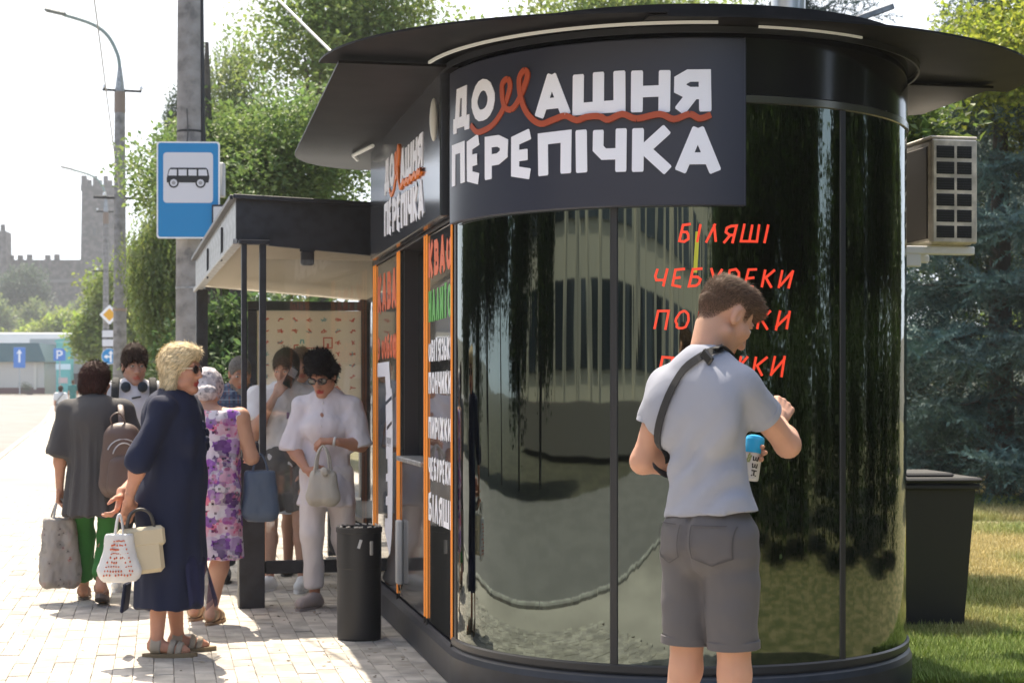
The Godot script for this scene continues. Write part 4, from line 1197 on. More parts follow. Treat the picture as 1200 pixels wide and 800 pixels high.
func hanging(n: int, length: float, leaf: float, seed_: int) -> ArrayMesh:
	var r := RandomNumberGenerator.new()
	r.seed = seed_
	var mb := MB.new()
	for k in 3:
		var o := Vector3(r.randf_range(-0.25, 0.25), r.randf_range(-0.2, 0.2), r.randf_range(-0.25, 0.25))
		for i in n:
			var y := -length * float(i) / n
			var p := o + Vector3(sin(y * 2.0 + k) * 0.07, y, cos(y * 1.7 + k) * 0.07)
			var a := r.randf() * TAU
			var d := Vector3(cos(a) * 0.6, -0.8, sin(a) * 0.6).normalized() * leaf * r.randf_range(0.7, 1.2)
			var s := Vector3(-sin(a), 0, cos(a)) * leaf * 0.17
			var g := r.randf_range(0.75, 1.25)
			mb.col = Color(g, g, g)
			mb.tri(p, p + d * 0.45 + s, p + d)
			mb.tri(p, p + d, p + d * 0.45 - s)
	return mb.mesh()

func spray(seed_: int) -> ArrayMesh:     # a spruce shoot: a twig with side twigs, all bristling with needles
	var r := RandomNumberGenerator.new()
	r.seed = seed_
	var mb := MB.new()
	var twigs := [[Vector3.ZERO, Vector3(0, -0.03, 0.34)], [Vector3(0, -0.005, 0.08), Vector3(0.13, -0.03, 0.22)], [Vector3(0, -0.005, 0.08), Vector3(-0.13, -0.03, 0.22)], [Vector3(0, -0.02, 0.18), Vector3(0.09, -0.05, 0.30)], [Vector3(0, -0.02, 0.18), Vector3(-0.09, -0.05, 0.30)]]
	for t in twigs:
		var a: Vector3 = t[0]
		var b: Vector3 = t[1]
		var n := int(a.distance_to(b) / 0.0075)
		for i in n:
			var p := a.lerp(b, float(i) / n)
			var dir := (b - a).normalized()
			var q := Vector3(r.randfn(), r.randfn(), r.randfn()).cross(dir).normalized()
			var tip := p + (q * 0.8 + dir * 0.5 + Vector3(0, 0.15, 0)) * r.randf_range(0.022, 0.036)
			var s := dir.cross(q) * 0.0045
			var g := r.randf_range(0.8, 1.2)
			mb.col = Color(g, g, g)
			mb.tri(p - s, p + s, tip)
	return mb.mesh()

var leaf_meshes := {}

# blobs: [centre, radii] relative to the foot
func tree(called: String, label: String, foot: Vector3, h: float, trunk_r: float, blobs: Array, style: Dictionary, group := "", turn := 0.0) -> void:
	var t := thing(called, label, style.get("category", "tree"), foot, turn, group)
	var r := RandomNumberGenerator.new()
	r.seed = hash(label) % 100000
	if trunk_r > 0.0:
		var lean := Vector3(r.randf_range(-0.2, 0.2), 0, r.randf_range(-0.2, 0.2))
		obj("trunk", MB.new().tube([Vector3(0, -0.3, 0), Vector3(0, h * 0.2, 0) + lean * 0.3, Vector3(0, h * 0.5, 0) + lean, Vector3(0, h * 0.92, 0) + lean], [trunk_r * 1.25, trunk_r, trunk_r * 0.65, trunk_r * 0.12], 9), M.bark, t)
		var limbs := MB.new()
		for b in blobs:
			var c: Vector3 = b[0]
			var from := Vector3(0, clampf(c.y * 0.7, h * 0.2, h * 0.8), 0) + lean * 0.7
			limbs.tube([from, from.lerp(c, 0.5) + Vector3(0, 0.15, 0), c], [trunk_r * 0.42, trunk_r * 0.28, trunk_r * 0.08], 6)
		if blobs.size(): obj("limbs", limbs, M.bark, t)
	var places := []
	var tints := []
	var base: Color = style.color
	var vol := 0.0
	for b in blobs: vol += b[1].x * b[1].y + b[1].x * b[1].z
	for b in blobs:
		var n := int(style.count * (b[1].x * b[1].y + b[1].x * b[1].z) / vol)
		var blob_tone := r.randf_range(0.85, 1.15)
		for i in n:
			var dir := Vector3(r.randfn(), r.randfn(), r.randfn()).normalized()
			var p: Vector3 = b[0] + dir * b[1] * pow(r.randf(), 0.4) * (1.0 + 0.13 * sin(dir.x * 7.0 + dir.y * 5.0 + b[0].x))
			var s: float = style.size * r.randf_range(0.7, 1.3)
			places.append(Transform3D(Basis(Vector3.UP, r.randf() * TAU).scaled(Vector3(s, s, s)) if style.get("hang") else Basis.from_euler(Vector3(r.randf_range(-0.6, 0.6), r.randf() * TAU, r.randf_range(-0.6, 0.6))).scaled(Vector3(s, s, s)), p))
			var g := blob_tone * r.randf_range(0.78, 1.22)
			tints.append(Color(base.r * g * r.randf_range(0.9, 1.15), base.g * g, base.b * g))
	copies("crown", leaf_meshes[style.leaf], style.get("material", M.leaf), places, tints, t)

func blobs_round(r: RandomNumberGenerator, c: Vector3, size: Vector3, n: int, part := 0.5) -> Array:
	var out := []
	for i in n:
		var d := Vector3(r.randfn(), r.randfn(), r.randfn()).normalized() * pow(r.randf(), 0.5)
		var k := r.randf_range(0.75, 1.2) * part
		out.append([c + d * size * (1.0 - part * 0.7), Vector3(size.x * k, size.y * k * 0.85, size.z * k)])
	return out

func spruce(label: String, foot: Vector3, h: float, reach: float, color: Color, seed_: int, low := 0.5) -> void:
	var t := thing("spruce_tree", label, "spruce", foot, 0.0, "spruces beyond the lawn")
	obj("trunk", MB.new().tube([Vector3(0, -0.2, 0), Vector3(0, h * 0.5, 0), Vector3(0, h, 0)], [0.2, 0.12, 0.02], 9), M.bark, t)
	var r := RandomNumberGenerator.new()
	r.seed = seed_
	var places := []
	var tints := []
	var wood := MB.new()
	var y := low
	while y < h - 0.2:
		var len0 := reach * pow(1.0 - (y / h), 0.75) * r.randf_range(0.85, 1.1)
		var nb := int(9 + len0 * 2)
		for i in nb:
			var a := TAU * i / nb + r.randf_range(-0.25, 0.25)
			var l := len0 * r.randf_range(0.75, 1.1)
			var out := Vector3(sin(a), 0, cos(a))
			var from := Vector3(0, y + r.randf_range(-0.12, 0.12), 0)
			var pts := []
			for k in 6:
				var u := k / 5.0
				pts.append(from + out * l * u + Vector3(0, -0.34 * l * u + 0.22 * l * u * u, 0))
			wood.tube(pts, [0.03, 0.025, 0.02, 0.015, 0.01, 0.005], 5)
			var tone := r.randf_range(0.7, 1.35)
			var n := int(l * 13)
			for k in n:
				var u := lerpf(0.18, 1.0, (k + r.randf()) / n)
				var p: Vector3 = from + out * l * u + Vector3(0, -0.34 * l * u + 0.22 * l * u * u, 0)
				var side := (1.0 if k % 2 else -1.0) * r.randf_range(0.25, 1.1)
				if u > 0.93: side *= 0.2
				var b := Basis(Vector3.UP, a + side) * Basis(Vector3.RIGHT, r.randf_range(-0.35, 0.75)) * Basis(Vector3.BACK, r.randf_range(-0.7, 0.7))
				var s := r.randf_range(1.2, 2.1) * (0.8 + 0.35 * minf(l, 1.6))
				places.append(Transform3D(b.scaled(Vector3(s, s, s)), p))
				var g := tone * r.randf_range(0.75, 1.3)
				tints.append(Color(color.r * g, color.g * g, color.b * g))
		y += 0.50 + 0.2 * r.randf() + 0.02 * y
	obj("boughs", wood, M.bark, t)
	copies("needles", leaf_meshes.spray, M.needle, places, tints, t)

func build_trees() -> void:
	M.bark = skin_of(mat(0.10, 0.085, 0.07, 0.95), M.blot, 1.0, M.grit, 0.8)
	M.leaf = tinted(0.55)
	M.leaf.backlight_enabled = true
	M.leaf.backlight = Color(1, 1, 1)
	M.needle = tinted(0.7)
	M.needle.backlight_enabled = true
	M.needle.backlight = Color(0.2, 0.2, 0.2)
	leaf_meshes = {"broad": leaf_clump(16, 1.0, 0.34, 1), "fine": leaf_clump(26, 1.0, 0.2, 2), "hang": hanging(12, 1.3, 0.16, 3), "spray": spray(4), "far": leaf_clump(18, 1.0, 0.42, 5)}
	var r := RandomNumberGenerator.new()
	r.seed = 77
	var lime := {"leaf": "broad", "count": 1500, "size": 0.42, "color": Color(0.10, 0.17, 0.035)}
	var mid := {"leaf": "broad", "count": 2600, "size": 0.40, "color": Color(0.07, 0.125, 0.03)}
	var birch := {"leaf": "hang", "count": 850, "size": 0.9, "color": Color(0.15, 0.20, 0.06), "hang": true}
	tree("planter_shrub", "small dark round shrub before the pale market hall", W(-41.6, 1.25, 146.0), 1.2, 0.0, [[Vector3(0, 0.55, 0), Vector3(0.55, 0.5, 0.5)]], {"leaf": "broad", "count": 90, "size": 0.2, "color": Color(0.03, 0.045, 0.025), "category": "shrub"})
	# left: weeping willow and birches along the pavement
	tree("willow_tree", "weeping willow with long hanging strands left of the concrete pole", W(-6.9, 0, 36.0), 7.2, 0.24, [[Vector3(0.2, 5.3, 0), Vector3(0.95, 1.1, 1.2)], [Vector3(-0.3, 4.2, 0.3), Vector3(0.8, 1.2, 1.0)], [Vector3(0.5, 4.0, 0.6), Vector3(0.8, 1.3, 1.0)], [Vector3(0.1, 2.9, 0.5), Vector3(0.85, 1.2, 1.1)], [Vector3(0.6, 2.3, 0.2), Vector3(0.7, 0.9, 0.9)], [Vector3(-0.35, 1.9, 0.2), Vector3(0.45, 0.8, 0.6)], [Vector3(0.9, 5.6, 0.0), Vector3(0.7, 0.9, 0.9)]], {"leaf": "hang", "count": 2400, "size": 0.8, "color": Color(0.15, 0.21, 0.05), "hang": true})
	tree("lime_tree", "bright green tree around the yellow diamond sign", W(-19.4, 0.1, 84.0), 7.5, 0.3, [[Vector3(-0.3, 5.9, 0), Vector3(1.5, 1.6, 1.6)], [Vector3(1.2, 6.9, 0), Vector3(1.3, 1.5, 1.5)], [Vector3(-1.4, 3.9, 0), Vector3(1.2, 1.2, 1.3)], [Vector3(0.4, 3.8, 0.3), Vector3(1.5, 1.5, 1.5)], [Vector3(0.9, 2.2, 0.3), Vector3(1.3, 1.1, 1.3)], [Vector3(1.6, 4.6, 0.3), Vector3(1.2, 1.6, 1.2)], [Vector3(1.9, 8.0, 0.3), Vector3(0.8, 1.0, 1.0)]], {"leaf": "far", "count": 1700, "size": 0.5, "color": Color(0.24, 0.32, 0.07)})
	tree("poplar_tree", "narrow dark poplar tip beside the concrete pole", W(-11.9, 0.0, 60.0), 12.0, 0.25, [[Vector3(0, 8.5, 0), Vector3(0.5, 3.6, 0.5)], [Vector3(0.1, 10.6, 0), Vector3(0.33, 1.5, 0.33)]], {"leaf": "broad", "count": 700, "size": 0.3, "color": Color(0.04, 0.07, 0.025)})
	tree("birch_tree", "tall loose birch rising behind the concrete pole", W(-7.6, 0, 46.0), 11.5, 0.07, [[Vector3(-0.2, 9.6, 0), Vector3(1.1, 1.2, 1.1)], [Vector3(0.7, 8.6, 0), Vector3(1.2, 1.3, 1.2)], [Vector3(-0.7, 8.2, 0), Vector3(1.0, 1.3, 1.2)], [Vector3(0.0, 6.9, 0), Vector3(1.4, 1.4, 1.3)], [Vector3(1.2, 6.6, 0), Vector3(0.9, 1.2, 1.0)], [Vector3(0.2, 10.6, 0), Vector3(0.6, 0.7, 0.7)]], birch)
	tree("birch_tree", "smaller pale birch left of the concrete pole", W(-10.3, 0, 52.0), 8.0, 0.2, [[Vector3(0.2, 6.2, 0), Vector3(1.1, 1.2, 1.1)], [Vector3(1.2, 7.1, 0), Vector3(1.0, 1.2, 1.0)], [Vector3(-0.9, 5.6, 0), Vector3(0.8, 1.2, 1.0)], [Vector3(0.4, 4.6, 0), Vector3(1.5, 1.5, 1.3)], [Vector3(1.6, 5.0, 0), Vector3(1.1, 1.6, 1.2)], [Vector3(1.2, 2.6, 0), Vector3(1.5, 1.5, 1.2)]], {"leaf": "hang", "count": 1300, "size": 0.95, "color": Color(0.20, 0.26, 0.07), "hang": true})
	# behind the shelter and the pavilion
	var bb := func(c: Vector3, s: Vector3, n: int) -> Array: return blobs_round(r, c, s, n)
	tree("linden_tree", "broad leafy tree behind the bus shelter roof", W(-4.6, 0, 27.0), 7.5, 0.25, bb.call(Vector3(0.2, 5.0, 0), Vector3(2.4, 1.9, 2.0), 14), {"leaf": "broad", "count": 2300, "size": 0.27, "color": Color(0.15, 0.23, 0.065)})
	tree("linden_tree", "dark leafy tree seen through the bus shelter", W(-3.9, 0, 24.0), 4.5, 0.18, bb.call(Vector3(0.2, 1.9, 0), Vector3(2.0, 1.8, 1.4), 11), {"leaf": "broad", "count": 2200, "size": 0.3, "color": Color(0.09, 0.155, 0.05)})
	tree("maple_tree", "tall bright tree above the pavilion roof", W(-4.3, 0, 38.0), 13.5, 0.3, bb.call(Vector3(0.6, 9.2, 0), Vector3(3.9, 3.3, 2.6), 15), {"leaf": "broad", "count": 1500, "size": 0.36, "color": Color(0.22, 0.30, 0.08)})
	tree("maple_tree", "yellow green maple behind the pavilion roof near the middle", W(3.2, 0, 38.0), 13.0, 0.3, bb.call(Vector3(-0.8, 9.2, 0), Vector3(3.6, 2.6, 2.4), 11), {"leaf": "broad", "count": 1300, "size": 0.36, "color": Color(0.22, 0.29, 0.08)})
	# right: spruces, maples, dark hedge
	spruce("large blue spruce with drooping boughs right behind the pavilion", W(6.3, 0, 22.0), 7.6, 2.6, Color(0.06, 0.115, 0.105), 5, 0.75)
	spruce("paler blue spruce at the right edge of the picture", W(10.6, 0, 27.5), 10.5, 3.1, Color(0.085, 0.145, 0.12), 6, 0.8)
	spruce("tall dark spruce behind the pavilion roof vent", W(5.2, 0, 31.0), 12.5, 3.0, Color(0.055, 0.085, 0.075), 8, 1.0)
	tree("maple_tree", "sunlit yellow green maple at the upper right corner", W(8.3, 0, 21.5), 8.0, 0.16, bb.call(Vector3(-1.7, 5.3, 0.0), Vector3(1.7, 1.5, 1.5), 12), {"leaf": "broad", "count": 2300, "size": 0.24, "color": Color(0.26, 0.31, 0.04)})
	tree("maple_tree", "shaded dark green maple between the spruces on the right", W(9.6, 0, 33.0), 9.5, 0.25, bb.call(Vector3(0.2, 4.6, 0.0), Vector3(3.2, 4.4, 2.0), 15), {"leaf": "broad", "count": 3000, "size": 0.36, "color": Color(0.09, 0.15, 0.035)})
	tree("young_maple", "light green young tree between the spruce and the right edge", W(8.0, 0, 25.0), 3.2, 0.06, bb.call(Vector3(0.0, 1.9, 0.0), Vector3(1.2, 1.3, 1.0), 9), {"leaf": "broad", "count": 1100, "size": 0.22, "color": Color(0.20, 0.28, 0.06)})
	tree("linden_tree", "leafy tree close behind the pavilion shading the lawn", W(2.3, 0, 13.6), 4.6, 0.12, bb.call(Vector3(0.0, 3.3, 0.0), Vector3(1.1, 0.9, 1.1), 8), {"leaf": "broad", "count": 900, "size": 0.26, "color": Color(0.10, 0.16, 0.04)})
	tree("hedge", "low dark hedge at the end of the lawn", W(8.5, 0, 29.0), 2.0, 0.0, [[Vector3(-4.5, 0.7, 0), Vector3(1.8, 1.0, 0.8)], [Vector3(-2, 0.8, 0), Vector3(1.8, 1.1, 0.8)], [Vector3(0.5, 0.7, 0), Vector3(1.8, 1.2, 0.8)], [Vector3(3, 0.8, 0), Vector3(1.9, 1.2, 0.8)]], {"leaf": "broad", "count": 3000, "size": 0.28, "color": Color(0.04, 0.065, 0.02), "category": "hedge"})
	# far slope below the castle
	for e in [[-58.0, 205.0, 5.0, "leftmost pale green tree on the slope below the castle"], [-52.0, 200.0, 5.6, "second pale green tree on the slope below the castle"], [-46.5, 205.0, 6.0, "rightmost pale green tree on the slope below the castle"]]:
		tree("slope_tree", e[3], W(e[0], rise(e[1]), e[1]), e[2] * 1.6, 0.3, bb.call(Vector3(0, e[2], 0), Vector3(4.8, e[2] * 0.75, 3), 9), {"leaf": "far", "count": 900, "size": 1.0, "color": Color(0.28, 0.36, 0.08)}, "trees on the castle slope")
	tree("slope_tree", "round dark tree under the castle wall at the left edge", W(-86.5, rise(300), 300.0), 15.0, 0.4, bb.call(Vector3(0, 10.0, 0), Vector3(5.6, 5.5, 4), 9), {"leaf": "far", "count": 900, "size": 1.1, "color": Color(0.06, 0.10, 0.05)}, "trees on the castle slope")
	for i in 7:
		tree("slope_tree", "leafy tree in the row under the castle wall, number %s from the left" % ["one", "two", "three", "four", "five", "six", "seven"][i], W(-84.0 + i * 5.5, rise(275), 275.0 + (i % 3) * 6.0), 11.0, 0.3, bb.call(Vector3(0, 7.0, 0), Vector3(4.6, 4.6, 3), 7), {"leaf": "far", "count": 500, "size": 1.1, "color": Color(0.20, 0.26, 0.09)}, "trees on the castle slope")

# ---------------------------------------------------------------- what stands behind the photographer and shows in the curved glass
func build_behind() -> void:
	var a := Vector3(-37.2, 0, -5.0)
	var t := thing("office_building", "long beige office building across the street mirrored in the glass", "building", a, 0.72)
	var wall := mat(0.62, 0.57, 0.46, 0.85)
	obj("wall", MB.new().box(Vector3(-6, 7.5, 60), Vector3(12, 15, 120)), wall, t)
	obj("cornice", MB.new().box(Vector3(0.15, 15.2, 60), Vector3(0.9, 0.5, 120.6), 0.05), mat(0.5, 0.47, 0.4, 0.8), t)
	obj("plinth", MB.new().box(Vector3(0.1, 0.6, 60), Vector3(0.3, 1.2, 120.2)), mat(0.2, 0.18, 0.16, 0.8), t)
	var glass := mat(0.03, 0.04, 0.05, 0.1, 0.0, 0.8)
	var win := MB.new().box(Vector3.ZERO, Vector3(0.12, 2.0, 2.1)).mesh()
	for j in 4:
		for i in 36:
			var o := obj("window", win, glass, t)
			o.position = Vector3(0.02, 2.9 + j * 3.3, 1.8 + i * 3.3)
	for i in 36:
		obj("pilaster", MB.new().box(Vector3(0.06, 8, 3.45 + i * 3.3), Vector3(0.16, 14, 0.28)), mat(0.48, 0.44, 0.36, 0.8), t)
	var r := RandomNumberGenerator.new()
	r.seed = 55
	for e in [[9.5, -2.0], [12.0, -7.5], [8.0, 3.0], [13.5, 0.5], [7.5, 9.0], [12.0, 7.5], [9.0, 16.0], [15.0, 14.0], [17.0, 5.0], [18.0, -5.0], [9.0, 26.0], [16.5, -12.0], [10.5, -12.5], [14.5, -19.0], [19.0, -26.0]]:
		tree("street_tree", "leafy dark tree near the photographer mirrored in the glass", Vector3(e[0], 0, e[1]), 9.0, 0.2, blobs_round(r, Vector3(0, 3.9, 0), Vector3(2.9, 3.4, 2.9), 11), {"leaf": "broad", "count": 2200, "size": 0.5, "color": Color(0.06, 0.10, 0.025)}, "trees mirrored in the glass")
	for e in [[-19.0, -2.0], [-19.6, -7.0], [-21.0, -12.0], [-22.5, -17.0], [-24.0, -22.0], [-25.5, -28.0], [-27.0, -34.0], [-28.5, -41.0]]:
		tree("street_tree", "leafy dark tree across the street mirrored in the glass", Vector3(e[0], 0, e[1]), 11.0, 0.2, blobs_round(r, Vector3(0, 4.9, 0), Vector3(3.3, 4.4, 3.3), 11), {"leaf": "broad", "count": 2000, "size": 0.58, "color": Color(0.045, 0.08, 0.022)}, "trees mirrored in the glass")
	for i in 11:
		var ang := deg_to_rad(16.0 + i * 11.0)
		var p := Vector3(0.6 + sin(ang) * (7.4 + (i % 3) * 0.7), 0, -7.3 + cos(ang) * (7.4 + (i % 3) * 0.7))
		tree("bush", "dense dark bush beside the pavement mirrored in the glass", p, 2.0, 0.0, [[Vector3(0, 0.8, 0), Vector3(0.95, 0.85, 0.9)], [Vector3(0.4, 1.4, 0.3), Vector3(0.7, 0.7, 0.7)], [Vector3(-0.4, 1.5, -0.2), Vector3(0.7, 0.8, 0.7)]], {"leaf": "broad", "count": 420, "size": 0.28, "color": Color(0.05, 0.085, 0.022), "category": "bush"}, "bushes mirrored in the glass")

# ---------------------------------------------------------------- blended bodies (capsules and ellipsoids joined by a smooth minimum, meshed as surface nets)
class Field:
	var kind := PackedInt32Array()
	var a := PackedVector3Array()
	var b := PackedVector3Array()
	var ra := PackedFloat32Array()
	var rb := PackedFloat32Array()
	var flat := PackedFloat32Array()      # depth / width of a capsule
	var cut := PackedInt32Array()         # 1: flat end at b, 2: flat end at a, 3: both
	var sub := PackedInt32Array()
	var kk := PackedFloat32Array()
	var inv := []                         # ellipsoid axes
	var tone := PackedColorArray()
	var planes := []                      # [point, outward normal]
	var k := 0.03
	var color := Color(1, 1, 1)
	var many := false

	func add(kind_: int, a_: Vector3, b_: Vector3, ra_: float, rb_: float, flat_: float, cut_: int, basis: Variant = null) -> Field:
		kind.append(kind_); a.append(a_); b.append(b_); ra.append(ra_); rb.append(rb_); flat.append(flat_); cut.append(cut_); sub.append(0); kk.append(k); inv.append(basis); tone.append(color)
		return self

	func cap(a_: Vector3, b_: Vector3, ra_: float, rb_ := -1.0, cut_ := 0, flat_ := 1.0) -> Field:
		return add(0, a_, b_, ra_, ra_ if rb_ < 0 else rb_, flat_, cut_)

	func ell(c: Vector3, r: Vector3, basis := Basis.IDENTITY) -> Field:
		return add(1, c, r, 0, 0, 1, 0, basis.transposed())

	func carve() -> Field:
		sub[-1] = 1
		return self

	func d1(i: int, p: Vector3) -> float:
		if kind[i] == 1:
			var q: Vector3 = (inv[i] as Basis) * (p - a[i])
			var r := b[i]
			var k0 := (q / r).length()
			var k1 := (q / (r * r)).length()
			return k0 * (k0 - 1.0) / k1 if k1 > 1e-6 else -minf(r.x, minf(r.y, r.z))
		var pa := p - a[i]
		var ba := b[i] - a[i]
		var f := flat[i]
		if f != 1.0:
			pa.z /= f
			ba.z /= f
		var t := clampf(pa.dot(ba) / maxf(ba.length_squared(), 1e-9), 0.0, 1.0)
		var d := ((pa - ba * t).length() - lerpf(ra[i], rb[i], t)) * minf(f, 1.0)
		if cut[i]:
			var dir := (b[i] - a[i]).normalized()
			if cut[i] & 1: d = maxf(d, (p - b[i]).dot(dir))
			if cut[i] & 2: d = maxf(d, (a[i] - p).dot(dir))
		return d

	func at(p: Vector3, list: PackedInt32Array) -> float:
		var d := 10.0
		for i in list:
			var e: float
			if kind[i] == 0 and flat[i] == 1.0 and cut[i] == 0:
				var pa := p - a[i]
				var ba := b[i] - a[i]
				var t := clampf(pa.dot(ba) / maxf(ba.length_squared(), 1e-9), 0.0, 1.0)
				e = (pa - ba * t).length() - ra[i] - (rb[i] - ra[i]) * t
			else:
				e = d1(i, p)
			var q := kk[i]
			if e > d + q and sub[i] == 0: continue
			if sub[i]:
				var h := maxf(q - absf(d + e), 0.0) / q
				d = maxf(d, -e) + h * h * q * 0.25
			else:
				var h := maxf(q - absf(d - e), 0.0) / q
				d = minf(d, e) - h * h * q * 0.25
		for pl in planes: d = maxf(d, (p - (pl[0] as Vector3)).dot(pl[1]))
		return d

	func every() -> PackedInt32Array: return PackedInt32Array(range(kind.size()))

	func march(from: Vector3, dir: Vector3, gap := 0.0) -> Vector3:
		var l := every()
		var p := from
		for i in 60:
			var d := at(p, l) - gap
			if d < 0.0006: return p
			p += dir * d * 0.8
			if p.distance_to(from) > 0.6: break
		return from + dir * 0.25

	# meshes the field into mb; bump: Callable(position, normal) -> metres
	func to_mesh(mb: MB, cell: float, bump: Variant = null) -> void:
		var lo := Vector3.INF
		var hi := -Vector3.INF
		for i in kind.size():
			if sub[i]: continue
			var r := Vector3.ONE * maxf(ra[i], rb[i]) if kind[i] == 0 else Vector3.ONE * maxf(b[i].x, maxf(b[i].y, b[i].z))
			lo = lo.min(a[i] - r); hi = hi.max(a[i] + r)
			if kind[i] == 0:
				lo = lo.min(b[i] - r); hi = hi.max(b[i] + r)
		lo -= Vector3.ONE * cell * 2.0
		var nb := ((hi - lo) / (cell * 8.0)).ceil() + Vector3.ONE
		var nx := int(nb.x) * 8
		var ny := int(nb.y) * 8
		var nz := int(nb.z) * 8
		var g := PackedFloat32Array()
		g.resize(nx * ny * nz)
		g.fill(9.0)
		var owner := {}
		var half := Vector3.ONE * cell * 4.0
		var rad := half.length() * 1.25 + cell
		var rad2 := half.length() * 0.5 * 1.25 + cell
		var blocks := []
		for bz in int(nb.z):
			for by in int(nb.y):
				for bx in int(nb.x):
					var o := lo + Vector3(bx, by, bz) * cell * 8.0
					var c := o + half
					var list := PackedInt32Array()
					var least := 9.0
					var ds := PackedFloat32Array()
					for i in kind.size():
						var e := d1(i, c)
						ds.append(e)
						if sub[i] == 0: least = minf(least, e)
					if least > rad + 0.03: continue
					for i in kind.size():
						if ds[i] < (rad * 2.0 + maxf(least, 0.0) + kk[i]): list.append(i)
					if least < 0.0 and at(c, list) < -rad: 
						for z in 8:
							for y in 8:
								for x in 8: g[(bx * 8 + x) + nx * ((by * 8 + y) + ny * (bz * 8 + z))] = -9.0
						continue
					for part in 8:
						var ux := bx * 2 + (part & 1)
						var uy := by * 2 + ((part >> 1) & 1)
						var uz := bz * 2 + (part >> 2)
						var o2 := lo + Vector3(ux, uy, uz) * cell * 4.0
						var c2 := o2 + half * 0.5
						var near := PackedInt32Array()
						least = 9.0
						ds.clear()
						for i in list:
							var e := d1(i, c2)
							ds.append(e)
							if sub[i] == 0: least = minf(least, e)
						var whole := 0.0
						if least > rad2 + 0.03: continue
						for i in list.size():
							if ds[i] < (rad2 * 2.0 + maxf(least, 0.0) + kk[list[i]]): near.append(list[i])
						whole = at(c2, near)
						if absf(whole) > rad2 * 1.3:
							if whole < 0.0:
								for z in 4:
									for y in 4:
										var row := ux * 4 + nx * ((uy * 4 + y) + ny * (uz * 4 + z))
										for x in 4: g[row + x] = -9.0
							continue
						blocks.append([ux, uy, uz, near])
						for z in 4:
							for y in 4:
								var row := ux * 4 + nx * ((uy * 4 + y) + ny * (uz * 4 + z))
								for x in 4:
									g[row + x] = at(o2 + Vector3(x, y, z) * cell, near)
		var ids := {}
		var first := mb.v.size()
		var verts := PackedVector3Array()
		var tones := PackedColorArray()
		var sx := 1
		var sy := nx
		var sz := nx * ny
		var off := [0, sx, sy, sx + sy, sz, sx + sz, sy + sz, sx + sy + sz]
		var pairs := [[0, 1], [2, 3], [4, 5], [6, 7], [0, 2], [1, 3], [4, 6], [5, 7], [0, 4], [1, 5], [2, 6], [3, 7]]
		for blk in blocks:
			for z in 4:
				var gz: int = blk[2] * 4 + z
				if gz >= nz - 1: continue
				for y in 4:
					var gy: int = blk[1] * 4 + y
					if gy >= ny - 1: continue
					for x in 4:
						var gx: int = blk[0] * 4 + x
						if gx >= nx - 1: continue
						var at0 := gx + nx * (gy + ny * gz)
						var s0 := g[at0] < 0.0
						if (g[at0 + sx] < 0.0) == s0 and (g[at0 + sy] < 0.0) == s0 and (g[at0 + sz] < 0.0) == s0 and (g[at0 + sx + sy] < 0.0) == s0 and (g[at0 + sx + sz] < 0.0) == s0 and (g[at0 + sy + sz] < 0.0) == s0 and (g[at0 + sx + sy + sz] < 0.0) == s0: continue
						var sum := Vector3.ZERO
						var n := 0
						for e in pairs:
							var u := g[at0 + off[e[0]]]
							var w := g[at0 + off[e[1]]]
							if (u < 0.0) != (w < 0.0):
								var t := clampf(u / (u - w), 0.02, 0.98)
								var p0 := Vector3(e[0] & 1, (e[0] >> 1) & 1, e[0] >> 2)
								var p1 := Vector3(e[1] & 1, (e[1] >> 1) & 1, e[1] >> 2)
								sum += p0.lerp(p1, t)
								n += 1
						var p := lo + (Vector3(gx, gy, gz) + sum / n) * cell
						ids[at0] = verts.size()
						verts.append(p)
						if many:
							var best := 9.0
							var next := 9.0
							var c1 := Color.WHITE
							var c2 := Color.WHITE
							for i in blk[3]:
								if sub[i]: continue
								var d := d1(i, p)
								if d < best:
									next = best; c2 = c1
									best = d; c1 = tone[i]
								elif d < next:
									next = d; c2 = tone[i]
							tones.append(c1.lerp(c2, clampf(0.5 - (next - best) / 0.008, 0.0, 0.5)))
						else:
							tones.append(color)
		var tris := PackedInt32Array()
		for at0 in ids:
			var s0: bool = g[at0] < 0.0
			for ax in 3:
				var e: int = [sx, sy, sz][ax]
				if (g[at0 + e] < 0.0) == s0: continue
				var u: int = [sy, sz, sx][ax]
				var w: int = [sz, sx, sy][ax]
				if not (ids.has(at0 - u) and ids.has(at0 - w) and ids.has(at0 - u - w)): continue
				var q := [ids[at0], ids[at0 - u], ids[at0 - u - w], ids[at0 - w]]
				if s0: tris.append_array([q[0], q[2], q[1], q[0], q[3], q[2]])
				else: tris.append_array([q[0], q[1], q[2], q[0], q[2], q[3]])
		var norms := PackedVector3Array()
		norms.resize(verts.size())
		for pass_ in (2 if bump != null else 1):
			norms.fill(Vector3.ZERO)
			for i in range(0, tris.size(), 3):
				var nn := (verts[tris[i + 2]] - verts[tris[i]]).cross(verts[tris[i + 1]] - verts[tris[i]])
				norms[tris[i]] += nn; norms[tris[i + 1]] += nn; norms[tris[i + 2]] += nn
			for i in norms.size(): norms[i] = norms[i].normalized()
			if bump != null and pass_ == 0:
				for i in verts.size(): verts[i] += norms[i] * (bump.call(verts[i], norms[i]) as float)
		for i in verts.size():
			mb.v.append(verts[i]); mb.n.append(norms[i]); mb.c.append(tones[i]); mb.uv.append(Vector2(verts[i].x, verts[i].y))
		for t in tris: mb.ix.append(first + t)

const SKIN := Color(0.47, 0.265, 0.185)

